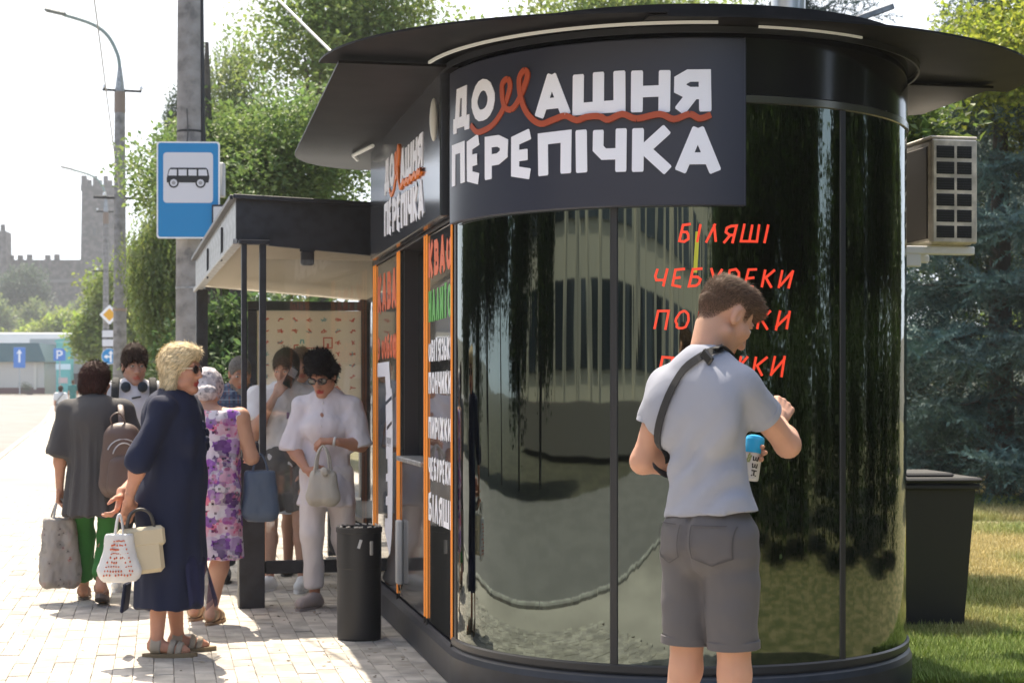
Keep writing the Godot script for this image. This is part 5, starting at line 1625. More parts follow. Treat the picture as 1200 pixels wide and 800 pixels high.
# a hand: wrist at p, y along the fingers, z out of the palm, x to the thumb
func hand(mb: MB, p: Vector3, b: Basis, skin: Color, curls: Array, size := 1.0, cell := 0.005, thumb_in := 0.3) -> void:
	var f := Field.new()
	f.k = 0.007
	f.color = skin
	var T := Transform3D(b.scaled_local(Vector3.ONE * size), p)
	f.cap(T * Vector3(0.0, -0.03, 0), T * Vector3(0.004, 0.015, 0), 0.026 * size, 0.024 * size)
	for i in 4:
		var x: float = [0.029, 0.0095, -0.0105, -0.029][i]
		f.cap(T * Vector3(x * 0.6, 0.012, 0), T * Vector3(x, [0.086, 0.09, 0.085, 0.075][i], 0.0), 0.0155 * size, 0.012 * size)
		var at := Vector3(x, [0.086, 0.09, 0.085, 0.075][i], 0.0)
		var ang := 0.0
		var lens := [[0.042, 0.025, 0.02], [0.046, 0.029, 0.021], [0.043, 0.027, 0.02], [0.033, 0.02, 0.018]][i] as Array
		for s in 3:
			ang += (curls[i] as float) * [0.9, 1.1, 0.7][s]
			var to := at + Vector3(x * 0.06, cos(ang), sin(ang)).normalized() * (lens[s] as float)
			f.cap(T * at, T * to, [0.0098, 0.0088, 0.008][s] * size * (0.9 if i == 3 else 1.0), [0.0088, 0.008, 0.0068][s] * size * (0.9 if i == 3 else 1.0))
			at = to
	var tb := Vector3(0.026, 0.025, 0.006)
	var t1 := tb + Vector3(0.75, 0.6, 0.25 + thumb_in).normalized() * 0.042
	var t2 := t1 + Vector3(0.35 - thumb_in * 0.6, 0.85, 0.25 + thumb_in).normalized() * 0.032
	var t3 := t2 + Vector3(0.1 - thumb_in * 0.8, 0.9, 0.25 + thumb_in).normalized() * 0.025
	f.cap(T * tb, T * t1, 0.0165 * size, 0.0125 * size)
	f.cap(T * t1, T * t2, 0.0115 * size, 0.0105 * size)
	f.cap(T * t2, T * t3, 0.0105 * size, 0.008 * size)
	f.to_mesh(mb, cell)

# head in its own axes: origin between the ears, y up, z to the face
func head_field(T: Transform3D, skin: Color, o: Dictionary) -> Field:
	var f := Field.new()
	var B := T.basis.orthonormalized()
	var s := T.basis.get_scale().x
	f.color = skin
	f.many = true
	f.k = 0.018
	var E := func(c: Vector3, r: Vector3) -> void: f.ell(T * c, r * s, B)
	var C := func(p: Vector3, q: Vector3, r0: float, r1: float) -> void: f.cap(T * p, T * q, r0 * s, r1 * s)
	E.call(Vector3(0, 0.035, -0.015), Vector3(0.075, 0.088, 0.096))
	E.call(Vector3(0, -0.03, 0.022), Vector3(0.060, 0.085, 0.070))
	var jw: float = o.get("jaw", 1.0)
	for x in [-1.0, 1.0]:
		C.call(Vector3(x * 0.052 * jw, -0.055, 0.0), Vector3(x * 0.018 * jw, -0.100, 0.062), 0.022, 0.019)
		C.call(Vector3(x * 0.04, -0.012, 0.062), Vector3(x * 0.05, -0.02, 0.04), 0.022, 0.02)
	C.call(Vector3(-0.008, -0.104, 0.070), Vector3(0.008, -0.104, 0.070), 0.017, 0.017)
	if o.get("chubby", false):
		C.call(Vector3(0, -0.10, 0.03), Vector3(0, -0.115, 0.0), 0.04, 0.045)
		for x in [-1.0, 1.0]: C.call(Vector3(x * 0.04, -0.06, 0.045), Vector3(x * 0.045, -0.075, 0.02), 0.028, 0.028)
	f.k = 0.010
	C.call(Vector3(-0.03, 0.030, 0.079), Vector3(0.03, 0.030, 0.079), 0.011, 0.011)
	var ns: float = o.get("nose", 1.0)
	C.call(Vector3(0, 0.018, 0.086), Vector3(0, -0.030, 0.094 + 0.012 * ns), 0.0085, 0.0125 * ns)
	for x in [-1.0, 1.0]:
		E.call(Vector3(x * 0.0115, -0.034, 0.094), Vector3(0.0095, 0.008, 0.011))
		f.k = 0.012
		E.call(Vector3(x * 0.031, 0.008, 0.097), Vector3(0.018, 0.012, 0.014))
		f.carve()
		f.k = 0.006
		# ear: rim, lobe and hollow
		E.call(Vector3(x * 0.076, 0.0, -0.012), Vector3(0.010, 0.032, 0.020))
		E.call(Vector3(x * 0.086, 0.004, -0.006), Vector3(0.008, 0.018, 0.010))
		f.carve()
		f.k = 0.010
	f.k = 0.005
	f.color = skin * Color(0.95, 0.55, 0.55) if not o.get("lipstick", false) else Color(0.35, 0.05, 0.05)
	C.call(Vector3(-0.020, -0.066, 0.078), Vector3(0.020, -0.066, 0.078), 0.006, 0.006)
	C.call(Vector3(0, -0.064, 0.086), Vector3(0, -0.064, 0.0865), 0.010, 0.010)
	C.call(Vector3(-0.014, -0.074, 0.079), Vector3(0.014, -0.074, 0.079), 0.0075, 0.0075)
	f.color = skin
	return f

func eyes(T: Transform3D, brow: Color) -> MB:
	var mb := MB.new()
	for x in [-1.0, 1.0]:
		mb.col = Color(0.55, 0.52, 0.5)
		mb.ellipsoid(T * Vector3(x * 0.031, 0.007, 0.0785), Vector3(0.0135, 0.0085, 0.011) * T.basis.get_scale().x, T.basis.orthonormalized(), 12, 8)
		mb.col = Color(0.04, 0.03, 0.02)
		mb.ellipsoid(T * Vector3(x * 0.031, 0.007, 0.0868), Vector3(0.0058, 0.0058, 0.004) * T.basis.get_scale().x, T.basis.orthonormalized(), 10, 6)
		mb.col = brow
		mb.tube([T * Vector3(x * 0.014, 0.026, 0.0915), T * Vector3(x * 0.032, 0.031, 0.0885), T * Vector3(x * 0.048, 0.026, 0.078)], [0.003, 0.0042, 0.002], 6)
	return mb

# hair: the field is meshed, then bristles with fine locks that follow the combing
func hair(f: Field, T: Transform3D, parent: Node, color: Color, cell: float, locks: int, length: float, comb: Callable, seed_: int) -> void:
	var mb := MB.new()
	var nz := FastNoiseLite.new()
	nz.seed = seed_
	nz.frequency = 1.0
	var Ti := T.affine_inverse()
	f.to_mesh(mb, cell, func(p: Vector3, _n: Vector3) -> float:
		var q := Ti * p
		var d: Vector3 = comb.call(q)
		var side := Vector3(d.z, 0, -d.x) + Vector3(d.y, -d.x, 0) * 0.7
		return nz.get_noise_2d(side.dot(q) * 160.0, q.dot(d) * 14.0) * (0.004 if length > 0.028 else 0.0022))
	for i in mb.c.size():
		var q := Ti * mb.v[i]
		var g := 1.0 + 0.35 * nz.get_noise_3d(q.x * 130.0, q.y * 25.0, q.z * 130.0)
		mb.c[i] = Color(color.r * g, color.g * g, color.b * g)
	var r := RandomNumberGenerator.new()
	r.seed = seed_
	var n0 := mb.v.size()
	for k in locks:
		var i := r.randi() % n0
		var p := mb.v[i]
		var nn := mb.n[i]
		var full := 1.0
		if scalp.size() and k % 3:
			var e0: Array = scalp[r.randi() % scalp.size()]
			p = e0[0]; nn = e0[1]
			full = 0.35 + 0.65 * (e0[2] as float)
		var d: Vector3 = T.basis.orthonormalized() * (comb.call(Ti * p) as Vector3)
		d = (d - nn * d.dot(nn) + nn * r.randf_range(0.1, 0.6) + Vector3(r.randfn(), r.randfn(), r.randfn()) * 0.15).normalized()
		var s := d.cross(nn).normalized() * (r.randf_range(0.0012, 0.0026) if cell > 0.0052 else r.randf_range(0.0007, 0.0014))
		var g := r.randf_range(0.6, 1.7)
		mb.col = Color(color.r * g, color.g * g, color.b * g)
		var l := length * r.randf_range(0.5, 1.2) * (1.0 if cell > 0.0052 else lerpf(0.35, 1.15, smoothstep(-0.01, 0.10, (Ti * p).y))) * full
		var m := p + d * l * 0.55 + nn * 0.001
		var e := p + d * l - nn * l * 0.12
		mb.tri(p - s, p + s, m + s * 0.7)
		mb.tri(p - s, m + s * 0.7, m - s * 0.7)
		mb.tri(m - s * 0.7, m + s * 0.7, e)
	obj("hair", mb, M.hair, parent)

func combed(back := 0.6) -> Callable:
	return func(q: Vector3) -> Vector3:
		return Vector3(q.x * 4.0, -0.35 - maxf(0.0, 0.05 - q.y) * 6.0, (-back if q.z > -0.05 else 0.0) + q.z * 0.5).normalized()

# a standing figure's joints; +z ahead, +x to its left
func joints(h: float, over := {}) -> Dictionary:
	var k := h / 1.75
	var J := {"pelvis": Vector3(0, 0.95, 0), "waist": Vector3(0, 1.10, 0), "chest": Vector3(0, 1.30, 0), "neck": Vector3(0, 1.46, -0.015), "head": Vector3(0, 1.625, 0.02)}
	for s in [["L", 1.0], ["R", -1.0]]:
		J["hip" + s[0]] = Vector3(0.088 * s[1], 0.92, 0)
		J["knee" + s[0]] = Vector3(0.095 * s[1], 0.50, 0.015)
		J["ankle" + s[0]] = Vector3(0.10 * s[1], 0.085, -0.025)
		J["toe" + s[0]] = Vector3(0.125 * s[1], 0.03, 0.15)
		J["sh" + s[0]] = Vector3(0.175 * s[1], 1.415, -0.015)
		J["el" + s[0]] = Vector3(0.225 * s[1], 1.13, -0.02)
		J["wr" + s[0]] = Vector3(0.235 * s[1], 0.88, 0.06)
	for n in J: J[n] = (J[n] as Vector3) * k
	for n in over: J[n] = over[n]
	return J

var scalp := []

# the skin: one continuous body from crown to toe
func skin_body(t: Node, J: Dictionary, o: Dictionary) -> Transform3D:
	var skin: Color = o.get("skin", SKIN)
	var w: float = o.get("girth", 1.0)
	var lim: float = o.get("limb", 1.0)
	var cell: float = o.get("cell", 0.014)
	var f := Field.new()
	f.color = skin
	f.k = 0.04
	f.cap(J.pelvis, J.waist, 0.125 * w, 0.115 * w, 0, 0.72)
	f.cap(J.waist, J.chest, 0.115 * w, 0.135 * w, 0, 0.70)
	f.cap(J.chest, J.chest.lerp(J.neck, 0.6), 0.13 * w, 0.09, 0, 0.66)
	f.k = 0.03
	for s in ["L", "R"]:
		f.cap(J.chest.lerp(J.neck, 0.7), J["sh" + s], 0.058, 0.05)
		f.cap(J["sh" + s], J["el" + s], 0.05 * lim, 0.039 * lim)
		var mid: Vector3 = (J["el" + s] as Vector3).lerp(J["wr" + s], 0.28)
		f.cap(J["el" + s], mid, 0.039 * lim, 0.040 * lim)
		f.cap(mid, J["wr" + s], 0.040 * lim, 0.026)
		f.cap(J["hip" + s], J["knee" + s], 0.082 * lim, 0.052 * lim)
		var calf: Vector3 = (J["knee" + s] as Vector3).lerp(J["ankle" + s], 0.3) + Vector3(0, 0, -0.014)
		f.cap(J["knee" + s], calf, 0.050 * lim, 0.052 * lim)
		f.cap(calf, J["ankle" + s], 0.052 * lim, 0.034)
		f.k = 0.02
		f.cap(J["ankle" + s] + Vector3(0, -0.03, -0.02), J["toe" + s] + Vector3(0, 0.005, -0.03), 0.036, 0.028)
		f.cap(J["toe" + s] + Vector3(0, 0.0, -0.03), J["toe" + s], 0.030, 0.02)
		f.k = 0.03
	var hb: Basis = o.get("head_turn", Basis.IDENTITY)
	var hs: float = o.get("head_size", 1.0)
	var T := Transform3D(hb.scaled_local(Vector3.ONE * hs), J.head)
	f.cap(J.neck - Vector3(0, 0.03, 0), T * Vector3(0, -0.05, -0.025), o.get("neck_r", 0.056), 0.054)
	var mb := MB.new()
	f.to_mesh(mb, cell)
	var hf := head_field(T, skin, o)
	hf.k = 0.02
	hf.cap(T * Vector3(0, -0.05, -0.025), (J.neck as Vector3).lerp(T * Vector3(0, -0.05, -0.025), 0.3), 0.054, o.get("neck_r", 0.056) * 0.98)
	hf.to_mesh(mb, o.get("head_cell", 0.0065))
	for s in ["L", "R"]:
		var hd: Dictionary = o.get("hand" + s, {})
		var along: Vector3 = hd.get("along", ((J["wr" + s] as Vector3) - J["el" + s]).normalized())
		var palm: Vector3 = hd.get("palm", Vector3(-1 if s == "L" else 1, 0, -0.3))
		palm = (palm - along * palm.dot(along)).normalized()
		var x := along.cross(palm)
		# the thumb side: for a left hand x = along x palm, for a right hand its mirror
		var b := Basis(x if s == "R" else -x, along, palm)
		hand(mb, J["wr" + s] + along * 0.02, b, skin, hd.get("curls", [0.25, 0.3, 0.35, 0.4]), o.get("hand_size", 1.0), o.get("hand_cell", 0.0058), hd.get("thumb", 0.3))
	var gr := FastNoiseLite.new()
	gr.frequency = 18.0
	for i in mb.c.size():
		var g := 1.0 + 0.07 * gr.get_noise_3dv(mb.v[i])
		var c := mb.c[i]
		mb.c[i] = Color(c.r * g, c.g * (g - 0.02), c.b * (g - 0.02))
	scalp = []
	if o.has("scalp"):      # closely cropped hair: the skin itself is dark there, and bristles grow out of it
		var Ti := T.affine_inverse()
		var hc: Color = o.scalp
		for i in mb.v.size():
			var q := Ti * mb.v[i]
			if q.length() > 0.16: continue
			var line := 0.064
			if q.z < 0.052: line = lerpf(0.064, 0.004, smoothstep(0.052, 0.034, q.z))
			if q.z < 0.022: line = lerpf(0.004, 0.034, smoothstep(0.022, 0.006, q.z))
			if q.z < -0.022: line = lerpf(0.034, -0.056, smoothstep(-0.022, -0.075, q.z))
			var f1 := smoothstep(line - 0.006, line + 0.016, q.y + 0.006 * gr.get_noise_3dv(q * 60.0))
			if absf(q.x) > 0.074 and absf(q.z + 0.01) < 0.026 and q.y < 0.036: f1 = 0.0
			mb.c[i] = mb.c[i].lerp(hc, f1 * lerpf(0.55, 0.92, smoothstep(line, line + 0.06, q.y)))
			if f1 > 0.35: scalp.append([mb.v[i], mb.n[i], f1 * smoothstep(line - 0.01, line + 0.05, q.y)])
	obj("body", mb, M.skin, t)
	if not o.get("hide_eyes", false): obj("eyes", eyes(T, o.get("brow", Color(0.05, 0.03, 0.02))), M.eye, t)
	return T

func folds(amp: float, fx: float, fy: float, seed_ := 1) -> Callable:
	return func(p: Vector3, _n: Vector3) -> float:
		return amp * (wrinkle_noise.get_noise_3d(p.x * fx + seed_ * 7.0, p.y * fy, p.z * fx) + 0.45 * wrinkle_noise.get_noise_3d(p.x * fx * 2.3, p.y * fy * 2.1 + seed_ * 3.0, p.z * fx * 2.3))

func cloth(called: String, t: Node, f: Field, m: Material, cell: float, bump: Variant = null) -> MeshInstance3D:
	var mb := MB.new()
	f.to_mesh(mb, cell, bump)
	return obj(called, mb, m, t)

func torso_cloth(J: Dictionary, w: float, loose: float, hem: float, sleeve: float, arm_r: float, hem_r := -1.0, flat := 0.72) -> Field:
	var f := Field.new()
	f.k = 0.035
	var bottom := Vector3(J.pelvis.x, hem, J.pelvis.z)
	f.cap(J.chest.lerp(J.neck, 0.30), J.waist, 0.142 * w + loose, 0.122 * w + loose, 0, flat)
	f.cap(J.waist, bottom, 0.122 * w + loose, (0.138 * w + loose) if hem_r < 0 else hem_r, 1, flat)
	f.cap(J.chest.lerp(J.neck, 0.75), J.chest, 0.085 + loose * 0.5, 0.13 * w + loose, 0, 0.72)
	for s in ["L", "R"]:
		f.cap(J.chest.lerp(J.neck, 0.82), J["sh" + s], 0.055 + loose * 0.4, arm_r * 0.95)
		if sleeve > 0.0:
			if sleeve <= 1.0:
				f.cap(J["sh" + s], (J["sh" + s] as Vector3).lerp(J["el" + s], sleeve), arm_r, arm_r * 1.02, 1)
			else:
				f.cap(J["sh" + s], J["el" + s], arm_r, arm_r * 0.95)
				f.cap(J["el" + s], (J["el" + s] as Vector3).lerp(J["wr" + s], sleeve - 1.0), arm_r * 0.95, arm_r * 0.9, 1)
	return f

func leg_cloth(J: Dictionary, w: float, loose: float, to: float, r_knee: float, r_hem: float) -> Field:
	var f := Field.new()
	f.k = 0.03
	f.cap(J.waist.lerp(J.pelvis, 0.3), J.pelvis, 0.122 * w + loose, 0.138 * w + loose, 2, 0.76)
	f.ell(J.pelvis + Vector3(0, -0.05, -0.03), Vector3(0.145 * w + loose, 0.11, 0.105 * w + loose))
	for s in ["L", "R"]:
		if to <= 1.0:
			f.cap(J["hip" + s], (J["hip" + s] as Vector3).lerp(J["knee" + s], to), 0.088 * w + loose, r_knee, 1)
		else:
			f.cap(J["hip" + s], J["knee" + s], 0.088 * w + loose, r_knee)
			f.cap(J["knee" + s], (J["knee" + s] as Vector3).lerp(J["ankle" + s], to - 1.0), r_knee, r_hem, 1)
	return f

func shoes(t: Node, J: Dictionary, m: Material, sole: Material, sandal := false, called := "shoe") -> void:
	for s in ["L", "R"]:
		var an: Vector3 = J["ankle" + s]
		var to: Vector3 = J["toe" + s]
		var low := minf(an.y - 0.085, to.y - 0.03)
		var dir := (Vector3(to.x, 0, to.z) - Vector3(an.x, 0, an.z)).normalized()
		var tilt := (an.y - 0.085) - (to.y - 0.03)
		var heel := Vector3(an.x, an.y - 0.05, an.z) - dir * 0.035
		var tip := Vector3(to.x, to.y + 0.012, to.z) + dir * 0.01
		var f := Field.new()
		f.k = 0.02
		if not sandal:
			f.cap(heel, an + Vector3(0, -0.015, -0.01), 0.040, 0.041)
			f.cap(heel, tip, 0.041, 0.034)
			f.cap(an + Vector3(0, -0.02, 0.02), tip + Vector3(0, 0.005, 0), 0.042, 0.030)
			var nn := Vector3.UP
			f.planes.append([heel + Vector3(0, -0.026, 0), Vector3.DOWN])
			cloth(called, t, f, m, 0.009)
		else:
			for e in [[0.0, 0.17, 0.045], [0.42, 0.62, 0.047], [0.66, 0.86, 0.043]]:
				var q := Field.new()
				q.k = 0.02
				var c0 := an.lerp(to, e[0]) + Vector3(0, -0.026 + 0.022 * e[0], 0) - dir * (0.03 if e[0] == 0.0 else 0.0)
				var c1 := an.lerp(to, e[1]) + Vector3(0, -0.026 + 0.022 * e[1], 0)
				q.cap(c0, c1, e[2], e[2] * 0.97, 3)
				cloth("strap", t, q, m, 0.008)
		var sl := MB.new()
		var poly := PackedVector2Array()
		for i in 20:
			var a := TAU * i / 20
			poly.append(Vector2(sin(a) * (0.043 if cos(a) < 0 else 0.048) , cos(a) * (heel.distance_to(tip) / 2.0 + 0.045)))
		var fwd := (tip - heel).normalized()
		var sd := fwd.cross(Vector3.UP).normalized()
		var up := sd.cross(fwd)
		var base := (heel + tip) / 2.0 - up * (0.048 if not sandal else 0.047)
		sl.extrude(poly, 0.022 if not sandal else 0.026, Transform3D(Basis(sd, fwd, up), base))
		obj("sole", sl, sole, t)

func strip_on(f: Field, line: Array, out: Vector3, width: float, thick: float, gap := 0.004) -> MB:
	# a flat band pressed onto a garment: each point is marched onto the field along -out
	var mb := MB.new()
	var pts := []
	for p in line: pts.append(f.march((p as Vector3) + out * 0.25, -out, gap))
	var n := pts.size()
	var L := []
	var R := []
	for i in n:
		var t: Vector3 = ((pts[min(i + 1, n - 1)] as Vector3) - pts[max(i - 1, 0)]).normalized()
		var s := t.cross(out).normalized() * width * 0.5
		L.append(f.march(pts[i] - s + out * 0.2, -out, gap))
		R.append(f.march(pts[i] + s + out * 0.2, -out, gap))
	for i in n - 1:
		mb.quad(L[i] + out * thick, R[i] + out * thick, R[i + 1] + out * thick, L[i + 1] + out * thick)
		mb.quad(L[i], L[i] + out * thick, L[i + 1] + out * thick, L[i + 1])
		mb.quad(R[i] + out * thick, R[i], R[i + 1], R[i + 1] + out * thick)
	return mb

func glasses(T: Transform3D, t: Node, lens: Material, frame: Material, w := 0.027, h := 0.022) -> void:
	var g := MB.new()
	var fr := MB.new()
	for x in [-1.0, 1.0]:
		g.ellipsoid(T * Vector3(x * 0.034, 0.004, 0.094), Vector3(w, h, 0.006) * T.basis.get_scale().x, T.basis.orthonormalized() * Basis(Vector3.UP, x * 0.2), 16, 10)
		fr.tube([T * Vector3(x * 0.062, 0.010, 0.086), T * Vector3(x * 0.076, 0.010, 0.05), T * Vector3(x * 0.08, 0.008, -0.01)], [0.003], 6)
	fr.tube([T * Vector3(-0.014, 0.010, 0.098), T * Vector3(0, 0.013, 0.102), T * Vector3(0.014, 0.010, 0.098)], [0.003], 6)
	var o := obj("sunglasses", g, lens, t)
	obj("frame", fr, frame, o)

func tote(called: String, label: String, category: String, at: Vector3, turn: float, w: float, h: float, d: float, m: Material, handle: Material, drop: float, taper := 0.8, sag := 0.012, seed_ := 1) -> Node3D:
	# a soft bag hanging from its handles: origin at the grip, body below
	var t := thing(called, label, category, at, turn)
	var f := Field.new()
	f.k = 0.03
	sag *= 0.7
	f.cap(Vector3(-w * 0.5 * taper + 0.05, -drop - 0.03, 0), Vector3(-w * 0.5 + 0.05, -drop - h + 0.06, 0), 0.05, 0.06, 0, d / 0.12)
	f.cap(Vector3(w * 0.5 * taper - 0.05, -drop - 0.03, 0), Vector3(w * 0.5 - 0.05, -drop - h + 0.06, 0), 0.05, 0.06, 0, d / 0.12)
	f.cap(Vector3(0, -drop - 0.03, 0), Vector3(0, -drop - h + 0.07, 0), w * 0.30, w * 0.36, 0, d / w / 0.7)
	f.planes.append([Vector3(0, -drop, 0), Vector3.UP])
	f.planes.append([Vector3(0, -drop - h, 0), Vector3.DOWN])
	cloth("bag_body", t, f, m, 0.010, folds(sag, 9.0, 5.0, seed_))
	for z in [-1.0, 1.0]:
		var mb := MB.new()
		mb.tube(spline([Vector3(-w * 0.26 * taper, -drop - 0.02, z * d * 0.3), Vector3(-w * 0.15 * taper, -drop * 0.4, z * 0.015), Vector3(0, 0.0, z * 0.008), Vector3(w * 0.15 * taper, -drop * 0.4, z * 0.015), Vector3(w * 0.26 * taper, -drop - 0.02, z * d * 0.3)], 5), [0.008], 8, 0.6)
		obj("handle", mb, handle, t)
	return t

func fabric(r: float, g: float, b: float, weave := 24.0, sheen := 0.3, rough := 0.85) -> StandardMaterial3D:
	var m := skin_of(mat(r, g, b, rough), null, weave, M.weave, 0.03)
	m.rim_enabled = true
	m.rim = sheen * 0.6
	m.rim_tint = 0.7
	return m

func print_tex(seed_: int, base: Color, marks: Array, n: int, size := 256) -> ImageTexture:
	var im := Image.create(size, size, false, Image.FORMAT_RGB8)
	im.fill(base)
	var r := RandomNumberGenerator.new()
	r.seed = seed_
	for k in n:
		var c: Color = marks[r.randi() % marks.size()]
		var cx := r.randi() % size
		var cy := r.randi() % size
		var petals := r.randi_range(3, 6)
		var rad := r.randf_range(7.0, 21.0)
		for q in petals:
			var a := TAU * q / petals + r.randf() * 0.6
			var px := cx + cos(a) * rad * 0.6
			var py := cy + sin(a) * rad * 0.6
			var pr := rad * r.randf_range(0.35, 0.6)
			var tone := c.lerp(Color(1, 1, 1), r.randf() * 0.3)
			for y in range(int(py - pr), int(py + pr)):
				for x in range(int(px - pr), int(px + pr)):
					if Vector2(x - px, y - py).length() < pr: im.set_pixel(posmod(x, size), posmod(y, size), tone)
		for y in range(cy - 3, cy + 3):
			for x in range(cx - 3, cx + 3): im.set_pixel(posmod(x, size), posmod(y, size), Color(0.1, 0.05, 0.12))
	return ImageTexture.create_from_image(im)

func build_people() -> void:
	M.skin = skin_of(tinted(0.55), null, 14.0, M.grit, 0.04)
	M.skin.metallic_specular = 0.35
	M.skin.subsurf_scatter_enabled = true
	M.skin.subsurf_scatter_strength = 0.12
	M.eye = tinted(0.25)
	M.hair = tinted(0.7)
	M.hair.metallic_specular = 0.25
	M.weave = noise_tex(61, 0.25, 2, [], 256)
	M.lens = mat(0.012, 0.008, 0.008, 0.05, 0.0, 0.8)
	man_in_front()
	woman_navy()
	woman_green()
	young_man()
	woman_floral()
	man_plaid()
	person_phone()
	woman_blouse()
	person_behind()
	far_people()

func short_hair(T: Transform3D, top := 0.016, sides := 0.008, nape := 0.052) -> Field:
	var f := Field.new()
	var B := T.basis.orthonormalized()
	var s := T.basis.get_scale().x
	f.k = 0.02
	f.ell(T * Vector3(0, 0.045, -0.016), Vector3(0.078 + sides * 0.4, 0.088 + top, 0.098 + sides) * s, B)
	f.ell(T * Vector3(0, 0.075, 0.028), Vector3(0.062, 0.045 + top, 0.066) * s, B)
	f.ell(T * Vector3(0, -0.035 + 0.5 * (0.052 - nape), -0.055), Vector3(0.062, nape, 0.056 + sides) * s, B)
	f.k = 0.008
	f.ell(T * Vector3(0, -0.055, 0.085), Vector3(0.085, 0.115, 0.075) * s, B).carve()
	for x in [-1.0, 1.0]:
		f.ell(T * Vector3(x * 0.085, -0.035, 0.0), Vector3(0.03, 0.052, 0.034) * s, B).carve()
	return f

# ---- the man at the glass
func man_in_front() -> void:
	var t := thing("person", "man from behind in pale grey polo shirt and grey shorts opening a bottle", "person", W(0.60, 0, 5.33), deg_to_rad(132.0))
	var J := joints(1.80, {"neck": Vector3(-0.005, 1.495, 0.0), "head": Vector3(-0.008, 1.622, 0.088), "chest": Vector3(0, 1.32, -0.005),
		"shL": Vector3(0.152, 1.408, -0.005), "shR": Vector3(-0.138, 1.408, 0.01), "elL": Vector3(0.215, 1.17, -0.05), "wrL": Vector3(0.135, 1.17, 0.195), "elR": Vector3(-0.139, 1.225, 0.24), "wrR": Vector3(0.0, 1.295, 0.363),
		"waist": Vector3(-0.012, 1.12, 0.005), "pelvis": Vector3(-0.02, 0.98, 0.01), "hipL": Vector3(0.058, 0.94, 0.0), "hipR": Vector3(-0.098, 0.94, 0.01), "kneeL": Vector3(0.066, 0.52, -0.01), "kneeR": Vector3(-0.108, 0.52, 0.02), "ankleL": Vector3(0.13, 0.085, -0.05), "ankleR": Vector3(-0.11, 0.085, 0.02), "toeL": Vector3(0.18, 0.03, 0.12), "toeR": Vector3(-0.16, 0.03, 0.2)})
	var o := {"cell": 0.011, "head_cell": 0.0045, "hand_cell": 0.004, "skin": Color(0.50, 0.285, 0.20), "head_turn": Basis(Vector3.UP, deg_to_rad(-12)) * Basis(Vector3.RIGHT, deg_to_rad(36)), "head_size": 0.99, "brow": Color(0.09, 0.055, 0.035), "neck_r": 0.055, "scalp": Color(0.075, 0.045, 0.032), "limb": 0.94, "girth": 0.88,
		"handL": {"along": Vector3(-0.78, 0.1, 0.6), "palm": Vector3(-0.5, 0.0, -0.85), "curls": [0.42, 0.45, 0.5, 0.55], "thumb": 0.6},
		"handR": {"along": Vector3(0.3, 0.55, 0.7), "palm": Vector3(0.7, -0.55, 0.1), "curls": [0.75, 0.8, 0.85, 0.9], "thumb": 0.7}}
	var T := skin_body(t, J, o)
	var hf := Field.new()
	var HB := T.basis.orthonormalized()
	hf.k = 0.03
	hf.ell(T * Vector3(0, 0.060, -0.022), Vector3(0.069, 0.071, 0.088), HB)
	hf.ell(T * Vector3(0, 0.088, 0.030), Vector3(0.056, 0.050, 0.062), HB)
	hf.ell(T * Vector3(0.0, 0.085, 0.080), Vector3(0.045, 0.024, 0.030), HB)
	hair(hf, T, t, Color(0.092, 0.058, 0.040), 0.005, 15000, 0.021, func(q: Vector3) -> Vector3: return Vector3(q.x * 2.0, 0.25 - maxf(0.0, 0.05 - q.y) * 9.0, 0.6 if q.y > 0.05 else 0.0).normalized(), 3)
	scalp = []
	# polo shirt
	var f := torso_cloth(J, 0.87, 0.020, 1.012, 0.48, 0.060, 0.165, 0.74)
	f.k = 0.03
	f.ell(Vector3(0.085, 1.33, -0.055), Vector3(0.10, 0.12, 0.060))
	f.ell(Vector3(-0.085, 1.33, -0.055), Vector3(0.10, 0.13, 0.055))
	var fine := folds(0.0045, 3.5, 5.5, 2)
	var m := fabric(0.27, 0.285, 0.345, 40.0, 0.25)
	cloth("polo_shirt", t, f, m, 0.009, func(p: Vector3, n: Vector3) -> float:
		# long folds drawn from the raised right arm down to the left hip, and a soft roll above the hem
		var dg := (p.y - 1.2) * 0.75 + p.x * 0.65
		var sharp := sin(dg * 80.0 + 2.2 * wrinkle_noise.get_noise_3d(p.x * 4.0, p.y * 3.0, p.z * 4.0))
		var where := smoothstep(0.95, 1.1, p.y) * (1.0 - smoothstep(1.18, 1.40, p.y)) * smoothstep(-0.3, 0.1, -n.z)
		return 0.011 * sharp * where * (0.5 + 0.5 * wrinkle_noise.get_noise_3d(p.x * 5.0, p.y * 5.0, 3.0)) + fine.call(p, n) * 0.8)
	var col := MB.new()
	for e in [[0.008, 0.068], [0.022, 0.068], [0.034, 0.065]]:
		var ring := []
		for i in 25:
			var a := TAU * i / 24
			ring.append(Vector3(sin(a) * (e[1] + 0.006), 1.475 + e[0] - 0.014 * cos(a), cos(a) * (e[1] + 0.004) + 0.008 + e[0] * 0.5))
		col.tube(ring, [0.0085], 7)
	obj("collar", col, m, t)
	var seam := MB.new()
	for s in ["L", "R"]:
		var sh: Vector3 = J["sh" + s]
		var dir := ((J["el" + s] as Vector3) - sh).normalized()
		var at := sh.lerp(J["el" + s], 0.465)
		var b := Basis(dir.cross(Vector3.UP).normalized(), dir, dir.cross(Vector3.UP).normalized().cross(dir))
		seam.lathe([Vector2(0.0612, -0.012), Vector2(0.0625, -0.01), Vector2(0.0625, 0.010), Vector2(0.0605, 0.013)], 30, at, b)
	obj("sleeve_cuff", seam, m, t)
	# shorts
	var g := leg_cloth(J, 0.90, 0.010, 0.79, 0.079, 0.08)
	var gm := fabric(0.088, 0.083, 0.09, 60.0, 0.3)
